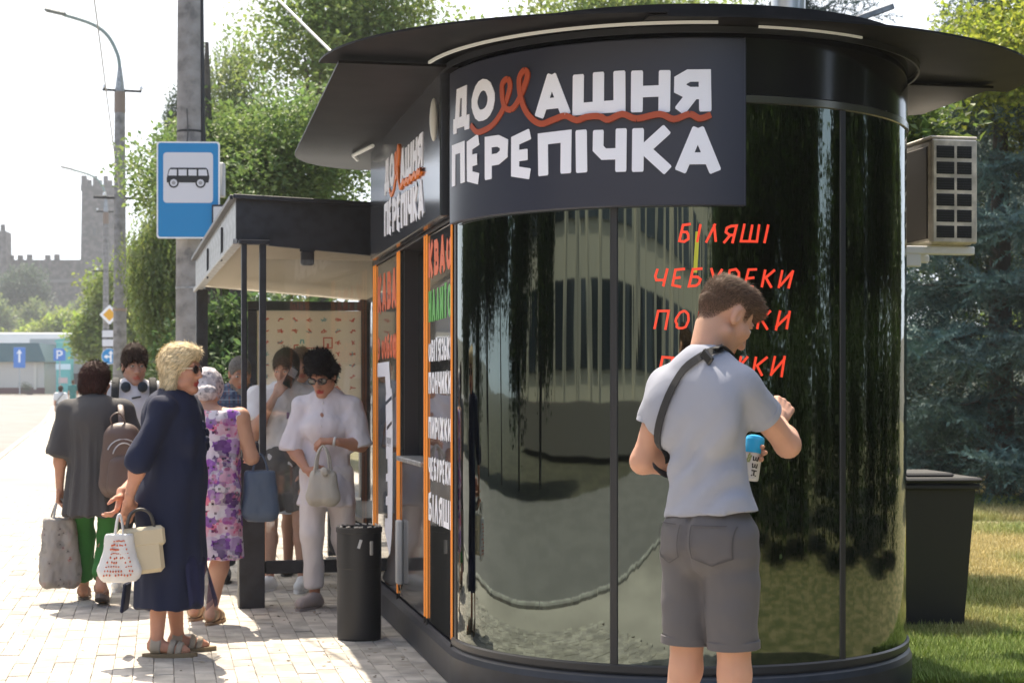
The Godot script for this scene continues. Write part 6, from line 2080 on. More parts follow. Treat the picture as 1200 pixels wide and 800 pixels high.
	cloth("shorts", t, g, gm, 0.010, func(p: Vector3, n: Vector3) -> float:
		var cl := exp(-pow((p.x + 0.028) / 0.012, 2.0)) * smoothstep(0.02, 0.1, -n.z) * smoothstep(0.80, 0.88, p.y) * -0.01
		return cl + 0.007 * wrinkle_noise.get_noise_3d(p.x * 6.0, p.y * 8.0, p.z * 6.0) + 0.003 * sin(p.y * 70.0 + p.x * 25.0) * exp(-pow((p.y - 0.87) / 0.05, 2.0)))
	var st := MB.new()
	for x in [-0.112, 0.052]:
		var line := [Vector3(x - 0.06, 0.985, -0.1), Vector3(x - 0.055, 0.885, -0.1), Vector3(x, 0.862, -0.1), Vector3(x + 0.055, 0.885, -0.1), Vector3(x + 0.06, 0.985, -0.1), Vector3(x - 0.06, 0.985, -0.1)]
		var dense := []
		for i in line.size() - 1:
			for q in 6: dense.append((line[i] as Vector3).lerp(line[i + 1], q / 6.0))
		var mb := strip_on(g, dense, Vector3(0, 0, -1), 0.0026, 0.0012, 0.006)
		obj("pocket_seam", mb, mat(0.055, 0.053, 0.058, 0.9), t)
	for s in ["L", "R"]:
		var hip: Vector3 = J["hip" + s]
		var dir := ((J["knee" + s] as Vector3) - hip).normalized()
		var at := hip.lerp(J["knee" + s], 0.775)
		var x := dir.cross(Vector3.FORWARD).normalized()
		obj("leg_hem", MB.new().lathe([Vector2(0.080, -0.014), Vector2(0.0825, -0.011), Vector2(0.0825, 0.012), Vector2(0.080, 0.014)], 30, at, Basis(x, dir, x.cross(dir))), gm, t)
	shoes(t, J, M.white, M.white)
	# the strap of the bag across the back
	var bag := thing("crossbody_bag", "black crossbody bag strap across the grey polo shirt", "bag", W(0.60, 0, 5.33), deg_to_rad(132.0))
	var line := []
	line = spline([Vector3(-0.086, 1.53, -0.05), Vector3(-0.045, 1.495, -0.05), Vector3(0.009, 1.443, -0.05), Vector3(0.07, 1.31, -0.05), Vector3(0.108, 1.23, -0.05), Vector3(0.132, 1.17, -0.05)], 4)
	var bm := fabric(0.018, 0.018, 0.02, 50.0, 0.2)
	obj("strap", strip_on(f, line, Vector3(0, 0, -1), 0.028, 0.003, 0.006), bm, bag)
	var front := MB.new()
	front.tube(spline([Vector3(-0.086, 1.525, -0.045), Vector3(-0.08, 1.532, -0.005), Vector3(-0.065, 1.485, 0.075), Vector3(-0.03, 1.40, 0.135), Vector3(0.08, 1.22, 0.145), Vector3(0.155, 1.14, 0.09), Vector3(0.162, 1.13, 0.0), Vector3(0.14, 1.16, -0.08)], 5), [0.014], 6, 0.2)
	obj("strap_front", front, bm, bag)
	var bk := f.march(Vector3(-0.075, 1.500, -0.3), Vector3(0, 0, 1), 0.012)
	obj("buckle", MB.new().box(bk, Vector3(0.05, 0.03, 0.012), 0.004, Basis(Vector3.BACK, 0.75)), mat(0.015, 0.015, 0.016, 0.35), bag)
	obj("pouch", MB.new().box(Vector3(0.11, 1.08, 0.155), Vector3(0.17, 0.11, 0.05), 0.018, Basis(Vector3.UP, 0.5)), bm, bag)
	# bottle in his left hand
	var local := Transform3D(Basis(Vector3.UP, deg_to_rad(132.0)), W(0.60, 0, 5.33))
	var bt := thing("bottle", "white labelled bottle with a bright blue cap in the hand of the man", "bottle", local * Vector3(0.016, 1.108, 0.237), 0.0)
	bt.basis = Basis(Vector3.BACK, -0.16) * Basis(Vector3.RIGHT, -0.12)
	obj("container", MB.new().lathe([Vector2(0, 0), Vector2(0.026, 0), Vector2(0.029, 0.004), Vector2(0.029, 0.085), Vector2(0.027, 0.092), Vector2(0.02, 0.094)], 28), mat(0.55, 0.55, 0.55, 0.4), bt)
	obj("cap", MB.new().lathe([Vector2(0.0295, 0.088), Vector2(0.031, 0.09), Vector2(0.031, 0.132), Vector2(0.028, 0.142), Vector2(0.015, 0.147), Vector2(0, 0.148)], 28), mat(0.015, 0.36, 0.72, 0.35), bt)
	var on := func(p: Vector3) -> Vector3:
		var a := p.x / 0.029
		return Vector3(sin(a) * (0.0292 + p.z), p.y, cos(a) * (0.0292 + p.z))
	var tx := func(p: Vector3) -> Vector3: return on.call(Vector3(-p.y + 0.012, p.x, p.z))
	obj("label_letters", word("НЕЕ", 0.012, 0.078, -0.004, 0.014, 0.0042, tx, 0.25, 0.0, 0.0, 0.0006), M.ink, bt)
	var pm := MB.new()
	for i in 5: pm.stroke([Vector2(-0.024 + i * 0.003, 0.05 + (i * 7 % 5) * 0.006), Vector2(-0.02 + i * 0.003, 0.06 + (i * 7 % 5) * 0.006)], 0.006, 0, 0.0004 + i * 0.0001, on)
	obj("label_mark", pm, mat(0.25, 0.3, 0.12, 0.6), bt)

# ---- the woman in navy
func woman_navy() -> void:
	var t := thing("person", "blonde woman in a long navy dress and sunglasses, hands behind her back", "person", W(-1.83, 0, 9.1), deg_to_rad(92.0))
	var J := joints(1.66, {"head": Vector3(0, 1.508, 0.068), "neck": Vector3(0, 1.36, 0.02), "chest": Vector3(0, 1.19, 0.02), "waist": Vector3(0, 1.0, 0.025), "pelvis": Vector3(0, 0.86, 0.01),
		"shL": Vector3(0.17, 1.31, -0.01), "shR": Vector3(-0.17, 1.31, -0.01), "elR": Vector3(-0.24, 1.035, -0.11), "elL": Vector3(0.24, 1.035, -0.09), "wrR": Vector3(-0.22, 0.85, -0.17), "wrL": Vector3(-0.07, 0.86, -0.24),
		"hipL": Vector3(0.085, 0.84, 0), "hipR": Vector3(-0.085, 0.84, 0), "ankleL": Vector3(0.09, 0.085, 0.03), "ankleR": Vector3(-0.09, 0.085, -0.05), "toeL": Vector3(0.11, 0.03, 0.18), "toeR": Vector3(-0.10, 0.03, 0.11), "kneeL": Vector3(0.09, 0.46, 0.015), "kneeR": Vector3(-0.09, 0.46, -0.01)})
	var o := {"skin": Color(0.52, 0.27, 0.185), "girth": 1.12, "limb": 1.0, "head_turn": Basis(Vector3.UP, deg_to_rad(-14)), "chubby": true, "lipstick": true, "head_cell": 0.0055, "hide_eyes": true, "nose": 0.95, "neck_r": 0.062,
		"handR": {"along": Vector3(0.35, -0.93, -0.15), "palm": Vector3(0.8, 0.3, -0.6), "curls": [0.35, 0.4, 0.5, 0.55]}, "handL": {"along": Vector3(-0.55, -0.8, -0.1), "palm": Vector3(-0.3, 0.2, -0.9), "curls": [0.5, 0.55, 0.6, 0.6]}}
	var T := skin_body(t, J, o)
	glasses(T, t, M.lens, mat(0.7, 0.6, 0.45, 0.3, 0.6))
	var f := Field.new()
	var B := T.basis
	f.k = 0.025
	f.ell(T * Vector3(0, 0.052, -0.02), Vector3(0.093, 0.098, 0.112), B)
	f.ell(T * Vector3(0, 0.092, 0.035), Vector3(0.075, 0.045, 0.072), B)
	for x in [-1.0, 1.0]:
		f.cap(T * Vector3(x * 0.07, 0.04, -0.015), T * Vector3(x * 0.076, -0.085, -0.03), 0.035, 0.032)
	f.cap(T * Vector3(0, 0.02, -0.07), T * Vector3(0, -0.11, -0.075), 0.07, 0.058, 0, 0.8)
	f.k = 0.012
	f.ell(T * Vector3(0, -0.03, 0.10), Vector3(0.085, 0.095, 0.066), B).carve()
	hair(f, T, t, Color(0.62, 0.51, 0.33), 0.007, 3600, 0.032, combed(0.5), 5)
	# dress
	var navy := fabric(0.004, 0.0085, 0.036, 30.0, 0.12)
	var d := torso_cloth(J, 1.04, 0.026, 0.5, 1.18, 0.068, 0.18, 0.98)
	d.k = 0.05
	d.ell(Vector3(0, 1.13, 0.115), Vector3(0.15, 0.10, 0.085))
	d.ell(Vector3(0, 0.93, 0.085), Vector3(0.15, 0.13, 0.10))
	d.ell(Vector3(0, 0.80, -0.07), Vector3(0.16, 0.14, 0.11))
	d.k = 0.04
	d.cap(Vector3(0, 0.86, 0.005), Vector3(0, 0.245, -0.0), 0.172, 0.20, 1, 0.92)
	cloth("dress", t, d, navy, 0.013, func(p: Vector3, n: Vector3) -> float:
		var a := atan2(p.x, p.z)
		var low := smoothstep(0.95, 0.3, p.y)
		return 0.005 * low * (sin(a * 5.0 + 1.3) + 0.5 * sin(a * 11.0 + p.y * 2.0)) + 0.020 * wrinkle_noise.get_noise_3d(p.x * 6.0, p.y * 2.0, p.z * 6.0))
	var sheer := mat(0.018, 0.02, 0.075, 0.8)
	sheer.transparency = BaseMaterial3D.TRANSPARENCY_ALPHA
	sheer.albedo_color.a = 0.6
	var ov := MB.new()
	for i in 26:
		for j in 7:
			var P := func(u: int, v: int) -> Vector3:
				var a := lerpf(-1.0, 0.9, u / 26.0)
				var y := lerpf(0.56, 0.27 + 0.03 * sin(u * 0.7), v / 7.0)
				var r := 0.165 + 0.075 * v / 7.0 + 0.012 * sin(u * 1.5) * v / 7.0
				return Vector3(sin(a) * r, y, cos(a) * r + 0.01)
			ov.quad(P.call(i, j + 1), P.call(i + 1, j + 1), P.call(i + 1, j), P.call(i, j))
	obj("sheer_overlay", ov, sheer, t)
	var flap := MB.new()
	flap.box(Vector3(0.03, 0.30, -0.235), Vector3(0.16, 0.16, 0.02), 0.008, Basis(Vector3.RIGHT, 0.12))
	obj("back_flap", flap, navy, t)
	var col := MB.new()
	for e in [[-0.0, 0.078], [0.016, 0.074]]:
		var ring := []
		for i in 25:
			var a := TAU * i / 24
			ring.append(Vector3(sin(a) * e[1], 1.335 + e[0] - 0.035 * cos(a), cos(a) * e[1] * 0.95 + 0.03))
		col.tube(ring, [0.012], 7)
	obj("white_collar", col, fabric(0.6, 0.6, 0.63), t)
	var ruf := MB.new()
	for i in 9:
		ruf.ellipsoid(Vector3(0.02 * (1 if i % 2 else -1), 1.28 - i * 0.035, 0.135 + 0.065 * sin(i * 0.38)), Vector3(0.035, 0.022, 0.018), Basis(Vector3.BACK, i * 0.8), 8, 6)
	obj("ruffle", ruf, navy, t)
	shoes(t, J, fabric(0.36, 0.31, 0.25), mat(0.22, 0.16, 0.09, 0.8), true)
	# what she holds behind her
	var g := Transform3D(Basis(Vector3.UP, deg_to_rad(92.0)), W(-1.83, 0, 9.1))
	var white := fabric(0.66, 0.655, 0.66, 20.0, 0.1, 0.45)
	white.backlight_enabled = true
	white.backlight = Color(0.3, 0.3, 0.3)
	var p1 := g * Vector3(-0.30, 0.765, -0.205)
	var pb := tote("plastic_bag", "white plastic bag with rows of small red orange patterns hanging behind the navy dress", "bag", p1, 0.12, 0.205, 0.25, 0.075, white, white, 0.10, 0.42, 0.01, 3)
	var pm := MB.new()
	var r := RandomNumberGenerator.new()
	r.seed = 31
	for j in 9:
		var y := -0.135 - j * 0.022
		var half := lerpf(0.028, 0.075, j / 8.0)
		for i in 11:
			var x := lerpf(-half, half, i / 10.0)
			if r.randf() < 0.25: continue
			var z := 0.0
			pm.ellipsoid(Vector3(x, y + r.randf_range(-0.003, 0.003), 0.036 + 0.012 * (1.0 - absf(x) / 0.1) * (0.6 + j * 0.05)), Vector3(0.005, 0.006 if j % 3 else 0.0035, 0.004), Basis.IDENTITY, 6, 4)
	obj("red_pattern", pm, mat(0.55, 0.13, 0.06, 0.7), pb)
	var cream := fabric(0.55, 0.47, 0.33, 30.0, 0.15, 0.6)
	var hb := thing("handbag", "boxy cream handbag hanging beside the navy dress behind the plastic bag", "bag", g * Vector3(-0.235, 0.70, -0.11), 0.3)
	obj("bag_body", MB.new().box(Vector3(0, -0.13, 0), Vector3(0.23, 0.24, 0.09), 0.022, Basis(Vector3.BACK, 0.10)), cream, hb)
	obj("flap", MB.new().box(Vector3(0.006, -0.06, 0.0), Vector3(0.236, 0.10, 0.096), 0.014, Basis(Vector3.BACK, 0.10)), cream, hb)
	for z in [-0.03, 0.03]:
		obj("handle", MB.new().tube(spline([Vector3(-0.07, -0.01, z), Vector3(-0.05, 0.06, z * 0.5), Vector3(0.0, 0.085, z * 0.2), Vector3(0.05, 0.06, z * 0.5), Vector3(0.07, -0.01, z)], 4), [0.008], 8), mat(0.05, 0.045, 0.04, 0.5), hb)

# ---- the woman in green trousers
func woman_green() -> void:
	var turn := deg_to_rad(186.0)
	var foot := W(-2.76, 0, 11.3)
	var t := thing("person", "woman seen from behind in a dark grey tunic and green trousers, walking away", "person", foot, turn)
	var J := joints(1.58, {"head": Vector3(0, 1.455, 0.045), "neck": Vector3(0, 1.31, 0.0), "chest": Vector3(0, 1.16, -0.01), "waist": Vector3(0, 0.98, 0.0), "pelvis": Vector3(0, 0.85, 0), "shL": Vector3(0.175, 1.265, 0), "shR": Vector3(-0.175, 1.27, 0), "elL": Vector3(0.225, 1.0, -0.02), "wrL": Vector3(0.235, 0.77, 0.02), "elR": Vector3(-0.25, 1.0, 0.05), "wrR": Vector3(-0.14, 0.92, 0.2),
		"kneeL": Vector3(0.10, 0.45, 0.15), "ankleL": Vector3(0.105, 0.085, 0.2), "toeL": Vector3(0.12, 0.03, 0.36), "kneeR": Vector3(-0.075, 0.43, 0.02), "ankleR": Vector3(-0.06, 0.15, -0.19), "toeR": Vector3(-0.055, 0.035, -0.03)})
	var T := skin_body(t, J, {"skin": Color(0.46, 0.25, 0.17), "girth": 1.08, "head_turn": Basis(Vector3.UP, deg_to_rad(-28)) * Basis(Vector3.RIGHT, 0.1), "handL": {"curls": [0.8, 0.85, 0.9, 0.95]}, "handR": {"curls": [0.5, 0.5, 0.5, 0.5]}})
	var f := Field.new()
	f.k = 0.025
	f.ell(T * Vector3(0, 0.045, -0.022), Vector3(0.094, 0.10, 0.112), T.basis)
	f.ell(T * Vector3(0, -0.025, -0.045), Vector3(0.098, 0.075, 0.085), T.basis)
	f.k = 0.012
	f.ell(T * Vector3(0, -0.04, 0.105), Vector3(0.09, 0.11, 0.075), T.basis).carve()
	hair(f, T, t, Color(0.035, 0.014, 0.012), 0.007, 2200, 0.035, combed(0.3), 8)
	obj("glasses_arm", MB.new().tube([T * Vector3(-0.086, 0.008, 0.085), T * Vector3(-0.092, 0.01, 0.03)], [0.003], 6), M.ink, t)
	var d := torso_cloth(J, 1.02, 0.04, 0.58, 0.95, 0.075, 0.215, 0.95)
	d.k = 0.05
	for s in ["L", "R"]:
		var sh: Vector3 = J["sh" + s]
		var el: Vector3 = J["el" + s]
		d.cap(sh.lerp(el, 0.5), el + (el - sh).normalized() * 0.03, 0.066, 0.092, 1)
	var tm := fabric(0.058, 0.055, 0.058, 22.0, 0.3)
	cloth("tunic", t, d, tm, 0.013, func(p: Vector3, n: Vector3) -> float:
		var a := atan2(p.x, p.z)
		return 0.009 * smoothstep(1.3, 0.9, p.y) * (sin(a * 11.0) + 0.6 * sin(a * 23.0 + 1.0)) + 0.007 * wrinkle_noise.get_noise_3d(p.x * 8.0, p.y * 3.0, p.z * 8.0))
	var col := MB.new()
	for e in [[0.0, 0.105, 0.02], [-0.02, 0.125, 0.022], [0.018, 0.088, 0.014]]:
		var ring := []
		for i in 25:
			var a := TAU * i / 24
			ring.append(Vector3(sin(a) * e[1] * 1.15, 1.305 + e[0] - 0.02 * cos(a), cos(a) * e[1] * 0.75 + 0.0))
		col.tube(ring, [e[2]], 8, 0.8)
	obj("cowl_collar", col, tm, t)
	var tr := leg_cloth(J, 0.9, 0.006, 1.87, 0.070, 0.068)
	cloth("trousers", t, tr, fabric(0.030, 0.150, 0.028, 26.0, 0.25), 0.013, folds(0.016, 6.0, 3.0, 6))
	shoes(t, J, fabric(0.34, 0.21, 0.15), mat(0.13, 0.11, 0.10, 0.8), true)
	# shopping bag and backpack
	var g := Transform3D(Basis(Vector3.UP, turn), foot)
	var sm := skin_of(mat(0.42, 0.40, 0.38, 0.8), print_tex(5, Color(0.86, 0.85, 0.84), [Color(0.75, 0.72, 0.72), Color(0.86, 0.62, 0.62), Color(0.66, 0.66, 0.66)], 16), 3.0)
	var hp := g * (Vector3(0.235, 0.69, 0.03))
	tote("shopping_bag", "grey cloth shopping bag hanging from the left hand beside the green trousers", "bag", hp, 0.5, 0.27, 0.46, 0.15, sm, fabric(0.36, 0.35, 0.34), 0.13, 0.78, 0.02, 4)
	var bp := thing("backpack", "brown leather backpack hanging on the right shoulder over the dark tunic", "backpack", g * Vector3(-0.20, 0.70, -0.225), turn + 0.25)
	var br := fabric(0.105, 0.068, 0.058, 14.0, 0.2, 0.5)
	var bf := Field.new()
	bf.k = 0.05
	bf.cap(Vector3(-0.05, 0.10, 0), Vector3(-0.035, 0.40, 0), 0.10, 0.085, 0, 0.7)
	bf.cap(Vector3(0.05, 0.10, 0), Vector3(0.035, 0.40, 0), 0.10, 0.085, 0, 0.7)
	bf.planes.append([Vector3(0, 0.0, 0), Vector3.DOWN])
	cloth("pack_body", bp, bf, br, 0.011, folds(0.005, 6.0, 6.0, 9))
	var pf := Field.new()
	pf.k = 0.03
	pf.cap(Vector3(-0.045, 0.09, -0.065), Vector3(-0.035, 0.22, -0.06), 0.065, 0.06, 0, 0.5)
	pf.cap(Vector3(0.045, 0.09, -0.065), Vector3(0.035, 0.22, -0.06), 0.065, 0.06, 0, 0.5)
	cloth("front_pocket", bp, pf, br, 0.011)
	for e in [[0.30, 0.105, 0.058], [0.275, 0.075, 0.092]]:
		var arc := []
		for i in 11:
			var a := lerpf(-1.25, 1.25, i / 10.0)
			arc.append(Vector3(sin(a) * e[1], e[0] - 0.05 * (1.0 - cos(a)) * 2.0 + 0.09, -e[2] - 0.008))
		obj("zip", MB.new().tube(arc, [0.0045], 6), mat(0.5, 0.5, 0.52, 0.35, 0.7), bp)
	obj("top_loop", MB.new().tube(spline([Vector3(0.055, 0.46, -0.01), Vector3(0.075, 0.525, -0.015), Vector3(0.03, 0.56, -0.015), Vector3(-0.01, 0.52, -0.01), Vector3(-0.02, 0.47, -0.01)], 4), [0.009], 8, 0.6), br, bp)
	obj("shoulder_strap", MB.new().tube(spline([Vector3(0.0, 0.46, 0.03), Vector3(-0.005, 0.56, 0.085), Vector3(-0.01, 0.615, 0.19), Vector3(-0.02, 0.58, 0.30), Vector3(-0.03, 0.42, 0.36)], 5), [0.022], 8, 0.3), br, bp)

# ---- the young man with headphones
func young_man() -> void:
	var foot := W(-2.68, 0, 12.1)
	var t := thing("person", "young man with dark hair and headphones round his neck walking towards the photographer", "person", foot, deg_to_rad(12.0))
	var J := joints(1.72, {"head": Vector3(0.0, 1.575, 0.03)})
	var T := skin_body(t, J, {"skin": Color(0.46, 0.27, 0.20), "head_turn": Basis(Vector3.UP, deg_to_rad(14)) * Basis(Vector3.RIGHT, 0.08), "head_size": 1.05})
	var f := short_hair(T, 0.03, 0.02)
	f.k = 0.02
	for x in [-0.045, 0.0, 0.045]: f.cap(T * Vector3(x, 0.10, 0.05), T * Vector3(x * 1.2, 0.045, 0.098), 0.03, 0.016)
	hair(f, T, t, Color(0.035, 0.02, 0.015), 0.007, 2200, 0.03, func(q: Vector3) -> Vector3: return Vector3(q.x * 3.0, -0.4, q.z * 3.0 + 0.1).normalized(), 12)
	cloth("tee_shirt", t, torso_cloth(J, 1.0, 0.03, 0.86, 0.7, 0.08), fabric(0.62, 0.62, 0.66), 0.014, folds(0.008, 4.0, 4.0, 3))
	cloth("trousers", t, leg_cloth(J, 1.0, 0.03, 1.9, 0.08, 0.07), fabric(0.03, 0.03, 0.035), 0.016, folds(0.006, 5.0, 3.0, 2))
	shoes(t, J, M.white, M.white)
	obj("shirt_print", MB.new().stroke([Vector2(-0.015, 1.35), Vector2(0.045, 1.362)], 0.012, 0.0, 0.002, func(p: Vector3) -> Vector3: return Vector3(p.x, p.y, 0.125 + p.z)), M.ink, t)
	var hp := thing("headphones", "dark blue headphones round the neck of the young man", "headphones", foot, deg_to_rad(12.0))
	var ring := []
	for i in 17:
		var a := lerpf(0.5, TAU - 0.5, i / 16.0)
		ring.append(Vector3(sin(a) * 0.088, 1.45 - 0.035 * cos(a), cos(a) * 0.085 + 0.015))
	obj("band", MB.new().tube(ring, [0.012], 8), M.ink, hp)
	for x in [-1.0, 1.0]:
		obj("ear_cup", MB.new().ellipsoid(Vector3(x * 0.058, 1.43, 0.105), Vector3(0.036, 0.038, 0.024), Basis(Vector3.UP, x * 0.35)), mat(0.02, 0.03, 0.045, 0.85), hp)
	var bp := thing("backpack", "black backpack worn by the young man in the white tee shirt", "backpack", foot, deg_to_rad(12.0))
	obj("pack_body", MB.new().box(Vector3(0, 1.2, -0.2), Vector3(0.32, 0.45, 0.15), 0.05), fabric(0.02, 0.02, 0.022), bp)
	for x in [-1.0, 1.0]:
		obj("strap", MB.new().tube(spline([Vector3(x * 0.12, 1.40, -0.13), Vector3(x * 0.125, 1.492, -0.03), Vector3(x * 0.13, 1.44, 0.10), Vector3(x * 0.135, 1.28, 0.145), Vector3(x * 0.15, 1.05, 0.10), Vector3(x * 0.16, 1.0, -0.1)], 4), [0.027], 8, 0.3), fabric(0.02, 0.02, 0.022), bp)

# ---- the woman in the floral dress
func woman_floral() -> void:
	var turn := deg_to_rad(172.0)
	var foot := W(-1.80, 0, 10.3)
	var t := thing("person", "woman seen from behind in a purple and pink floral dress and patterned head scarf", "person", foot, turn)
	var J := joints(1.58, {"head": Vector3(0.075, 1.40, 0.10), "neck": Vector3(0.03, 1.29, 0.02), "chest": Vector3(0, 1.13, 0.0), "waist": Vector3(0, 0.96, 0), "shR": Vector3(-0.165, 1.245, 0.0), "shL": Vector3(0.165, 1.245, 0.0), "elR": Vector3(-0.225, 1.0, 0.03), "wrR": Vector3(-0.16, 0.99, 0.24), "elL": Vector3(0.22, 1.0, 0.02), "wrL": Vector3(0.12, 0.99, 0.22), "ankleL": Vector3(0.16, 0.085, 0.12), "toeL": Vector3(0.17, 0.03, 0.28), "kneeL": Vector3(0.12, 0.44, 0.08), "ankleR": Vector3(-0.0, 0.085, -0.05), "toeR": Vector3(0.0, 0.03, 0.12), "kneeR": Vector3(-0.055, 0.44, -0.0)})
	var T := skin_body(t, J, {"skin": Color(0.52, 0.30, 0.21), "girth": 1.05, "limb": 1.05, "head_turn": Basis(Vector3.RIGHT, 0.5)})
	var scarf := skin_of(mat(0.62, 0.60, 0.62, 0.85), print_tex(9, Color(0.93, 0.91, 0.92), [Color(0.42, 0.42, 0.46), Color(0.6, 0.58, 0.62), Color(0.97, 0.95, 0.95)], 60), 5.0)
	var f := Field.new()
	f.k = 0.03
	f.ell(T * Vector3(0, 0.03, -0.018), Vector3(0.098, 0.108, 0.118), T.basis)
	f.ell(T * Vector3(-0.02, -0.06, -0.085), Vector3(0.075, 0.05, 0.06), T.basis)
	f.k = 0.012
	f.ell(T * Vector3(0, -0.05, 0.10), Vector3(0.085, 0.11, 0.08), T.basis).carve()
	cloth("head_scarf", t, f, scarf, 0.008, folds(0.007, 14.0, 9.0, 5))
	var fl := skin_of(mat(0.72, 0.70, 0.74, 0.85), print_tex(14, Color(0.93, 0.88, 0.93), [Color(0.43, 0.13, 0.62), Color(0.56, 0.22, 0.72), Color(0.94, 0.42, 0.58), Color(0.97, 0.66, 0.75), Color(0.25, 0.12, 0.36), Color(0.97, 0.95, 0.97)], 150), 1.7)
	var d := torso_cloth(J, 1.05, 0.018, 0.39, 0.0, 0.062, 0.185, 0.8)
	d.k = 0.04
	d.ell(J.pelvis + Vector3(0, -0.04, -0.04), Vector3(0.17, 0.13, 0.13))
	d.planes.append([Vector3(0, 1.285, 0), Vector3.UP])
	cloth("floral_dress", t, d, fl, 0.012, folds(0.014, 6.0, 2.5, 7))
	shoes(t, J, fabric(0.40, 0.28, 0.18), mat(0.30, 0.19, 0.11, 0.8), true)
	var g := Transform3D(Basis(Vector3.UP, turn), foot)
	tote("shoulder_bag", "slate blue shoulder bag on the arm of the woman in the floral dress", "bag", g * Vector3(-0.27, 1.02, 0.06), 0.2, 0.21, 0.31, 0.10, fabric(0.075, 0.105, 0.165, 14.0, 0.2, 0.5), fabric(0.075, 0.105, 0.165), 0.10, 0.9, 0.008, 8)

# ---- the man in the plaid shirt
func man_plaid() -> void:
	var foot := W(-2.02, 0, 12.6)
	var t := thing("person", "grey bearded man in a plaid shirt with a phone behind the shelter post", "person", foot, deg_to_rad(18.0))
	var J := joints(1.68, {"head": Vector3(0.0, 1.52, 0.06), "elL": Vector3(0.25, 1.08, 0.03), "wrL": Vector3(0.10, 1.16, 0.24), "elR": Vector3(-0.25, 1.08, 0.03), "wrR": Vector3(-0.07, 1.16, 0.24)})
	var T := skin_body(t, J, {"skin": Color(0.44, 0.24, 0.165), "head_turn": Basis(Vector3.RIGHT, 0.25), "brow": Color(0.2, 0.18, 0.16), "jaw": 1.1, "handL": {"along": Vector3(-0.7, 0.5, 0.3), "palm": Vector3(0, 0.3, -1), "curls": [0.5, 0.5, 0.5, 0.5]}, "handR": {"along": Vector3(0.5, 0.7, 0.3), "palm": Vector3(0.2, 0.3, -1), "curls": [0.5, 0.6, 0.6, 0.7]}})
	hair(short_hair(T, 0.004, 0.006), T, t, Color(0.16, 0.15, 0.14), 0.007, 1200, 0.012, combed(0.4), 15)
	var bf := Field.new()
	bf.k = 0.02
	bf.cap(T * Vector3(-0.05, -0.075, 0.03), T * Vector3(0, -0.108, 0.07), 0.022, 0.024)
	bf.cap(T * Vector3(0.05, -0.075, 0.03), T * Vector3(0, -0.108, 0.07), 0.022, 0.024)
	hair(bf, T, t, Color(0.22, 0.20, 0.18), 0.006, 700, 0.014, combed(0.0), 16)
	var im := Image.create(128, 128, false, Image.FORMAT_RGB8)
	im.fill(Color(0.36, 0.44, 0.55))
	for i in range(0, 128, 32):
		im.fill_rect(Rect2i(i, 0, 10, 128), Color(0.24, 0.27, 0.38))
		im.fill_rect(Rect2i(i + 18, 0, 4, 128), Color(0.55, 0.33, 0.34))
	for i in range(0, 128, 32):
		im.fill_rect(Rect2i(0, i, 128, 8), Color(0.26, 0.30, 0.42))
		im.fill_rect(Rect2i(0, i + 17, 128, 3), Color(0.66, 0.70, 0.75))
	cloth("plaid_shirt", t, torso_cloth(J, 1.08, 0.03, 0.84, 0.9, 0.078), skin_of(mat(0.8, 0.8, 0.8, 0.85), ImageTexture.create_from_image(im), 4.0), 0.014, folds(0.008, 4.0, 4.0, 9))
	var col := MB.new()
	for x in [-1.0, 1.0]: col.box(Vector3(x * 0.045, 1.40, 0.085), Vector3(0.055, 0.075, 0.012), 0.004, Basis.from_euler(Vector3(-0.4, x * 0.5, x * 0.5)))
	obj("pale_collar", col, fabric(0.32, 0.42, 0.50), t)
	cloth("trousers", t, leg_cloth(J, 1.05, 0.03, 1.9, 0.085, 0.075), fabric(0.05, 0.055, 0.07), 0.016)
	shoes(t, J, M.ink, M.ink)
	var g := Transform3D(Basis(Vector3.UP, deg_to_rad(18.0)), foot)
	var ph := thing("phone", "black phone in the hands of the man in the plaid shirt", "phone", g * Vector3(0.0, 1.235, 0.30), deg_to_rad(18.0))
	ph.rotation.x = -0.5
	obj("case", MB.new().box(Vector3.ZERO, Vector3(0.075, 0.15, 0.010), 0.004), M.ink, ph)
	obj("screen", MB.new().box(Vector3(0, 0, -0.0055), Vector3(0.068, 0.138, 0.002), 0.0006), M.pane_glass, ph)

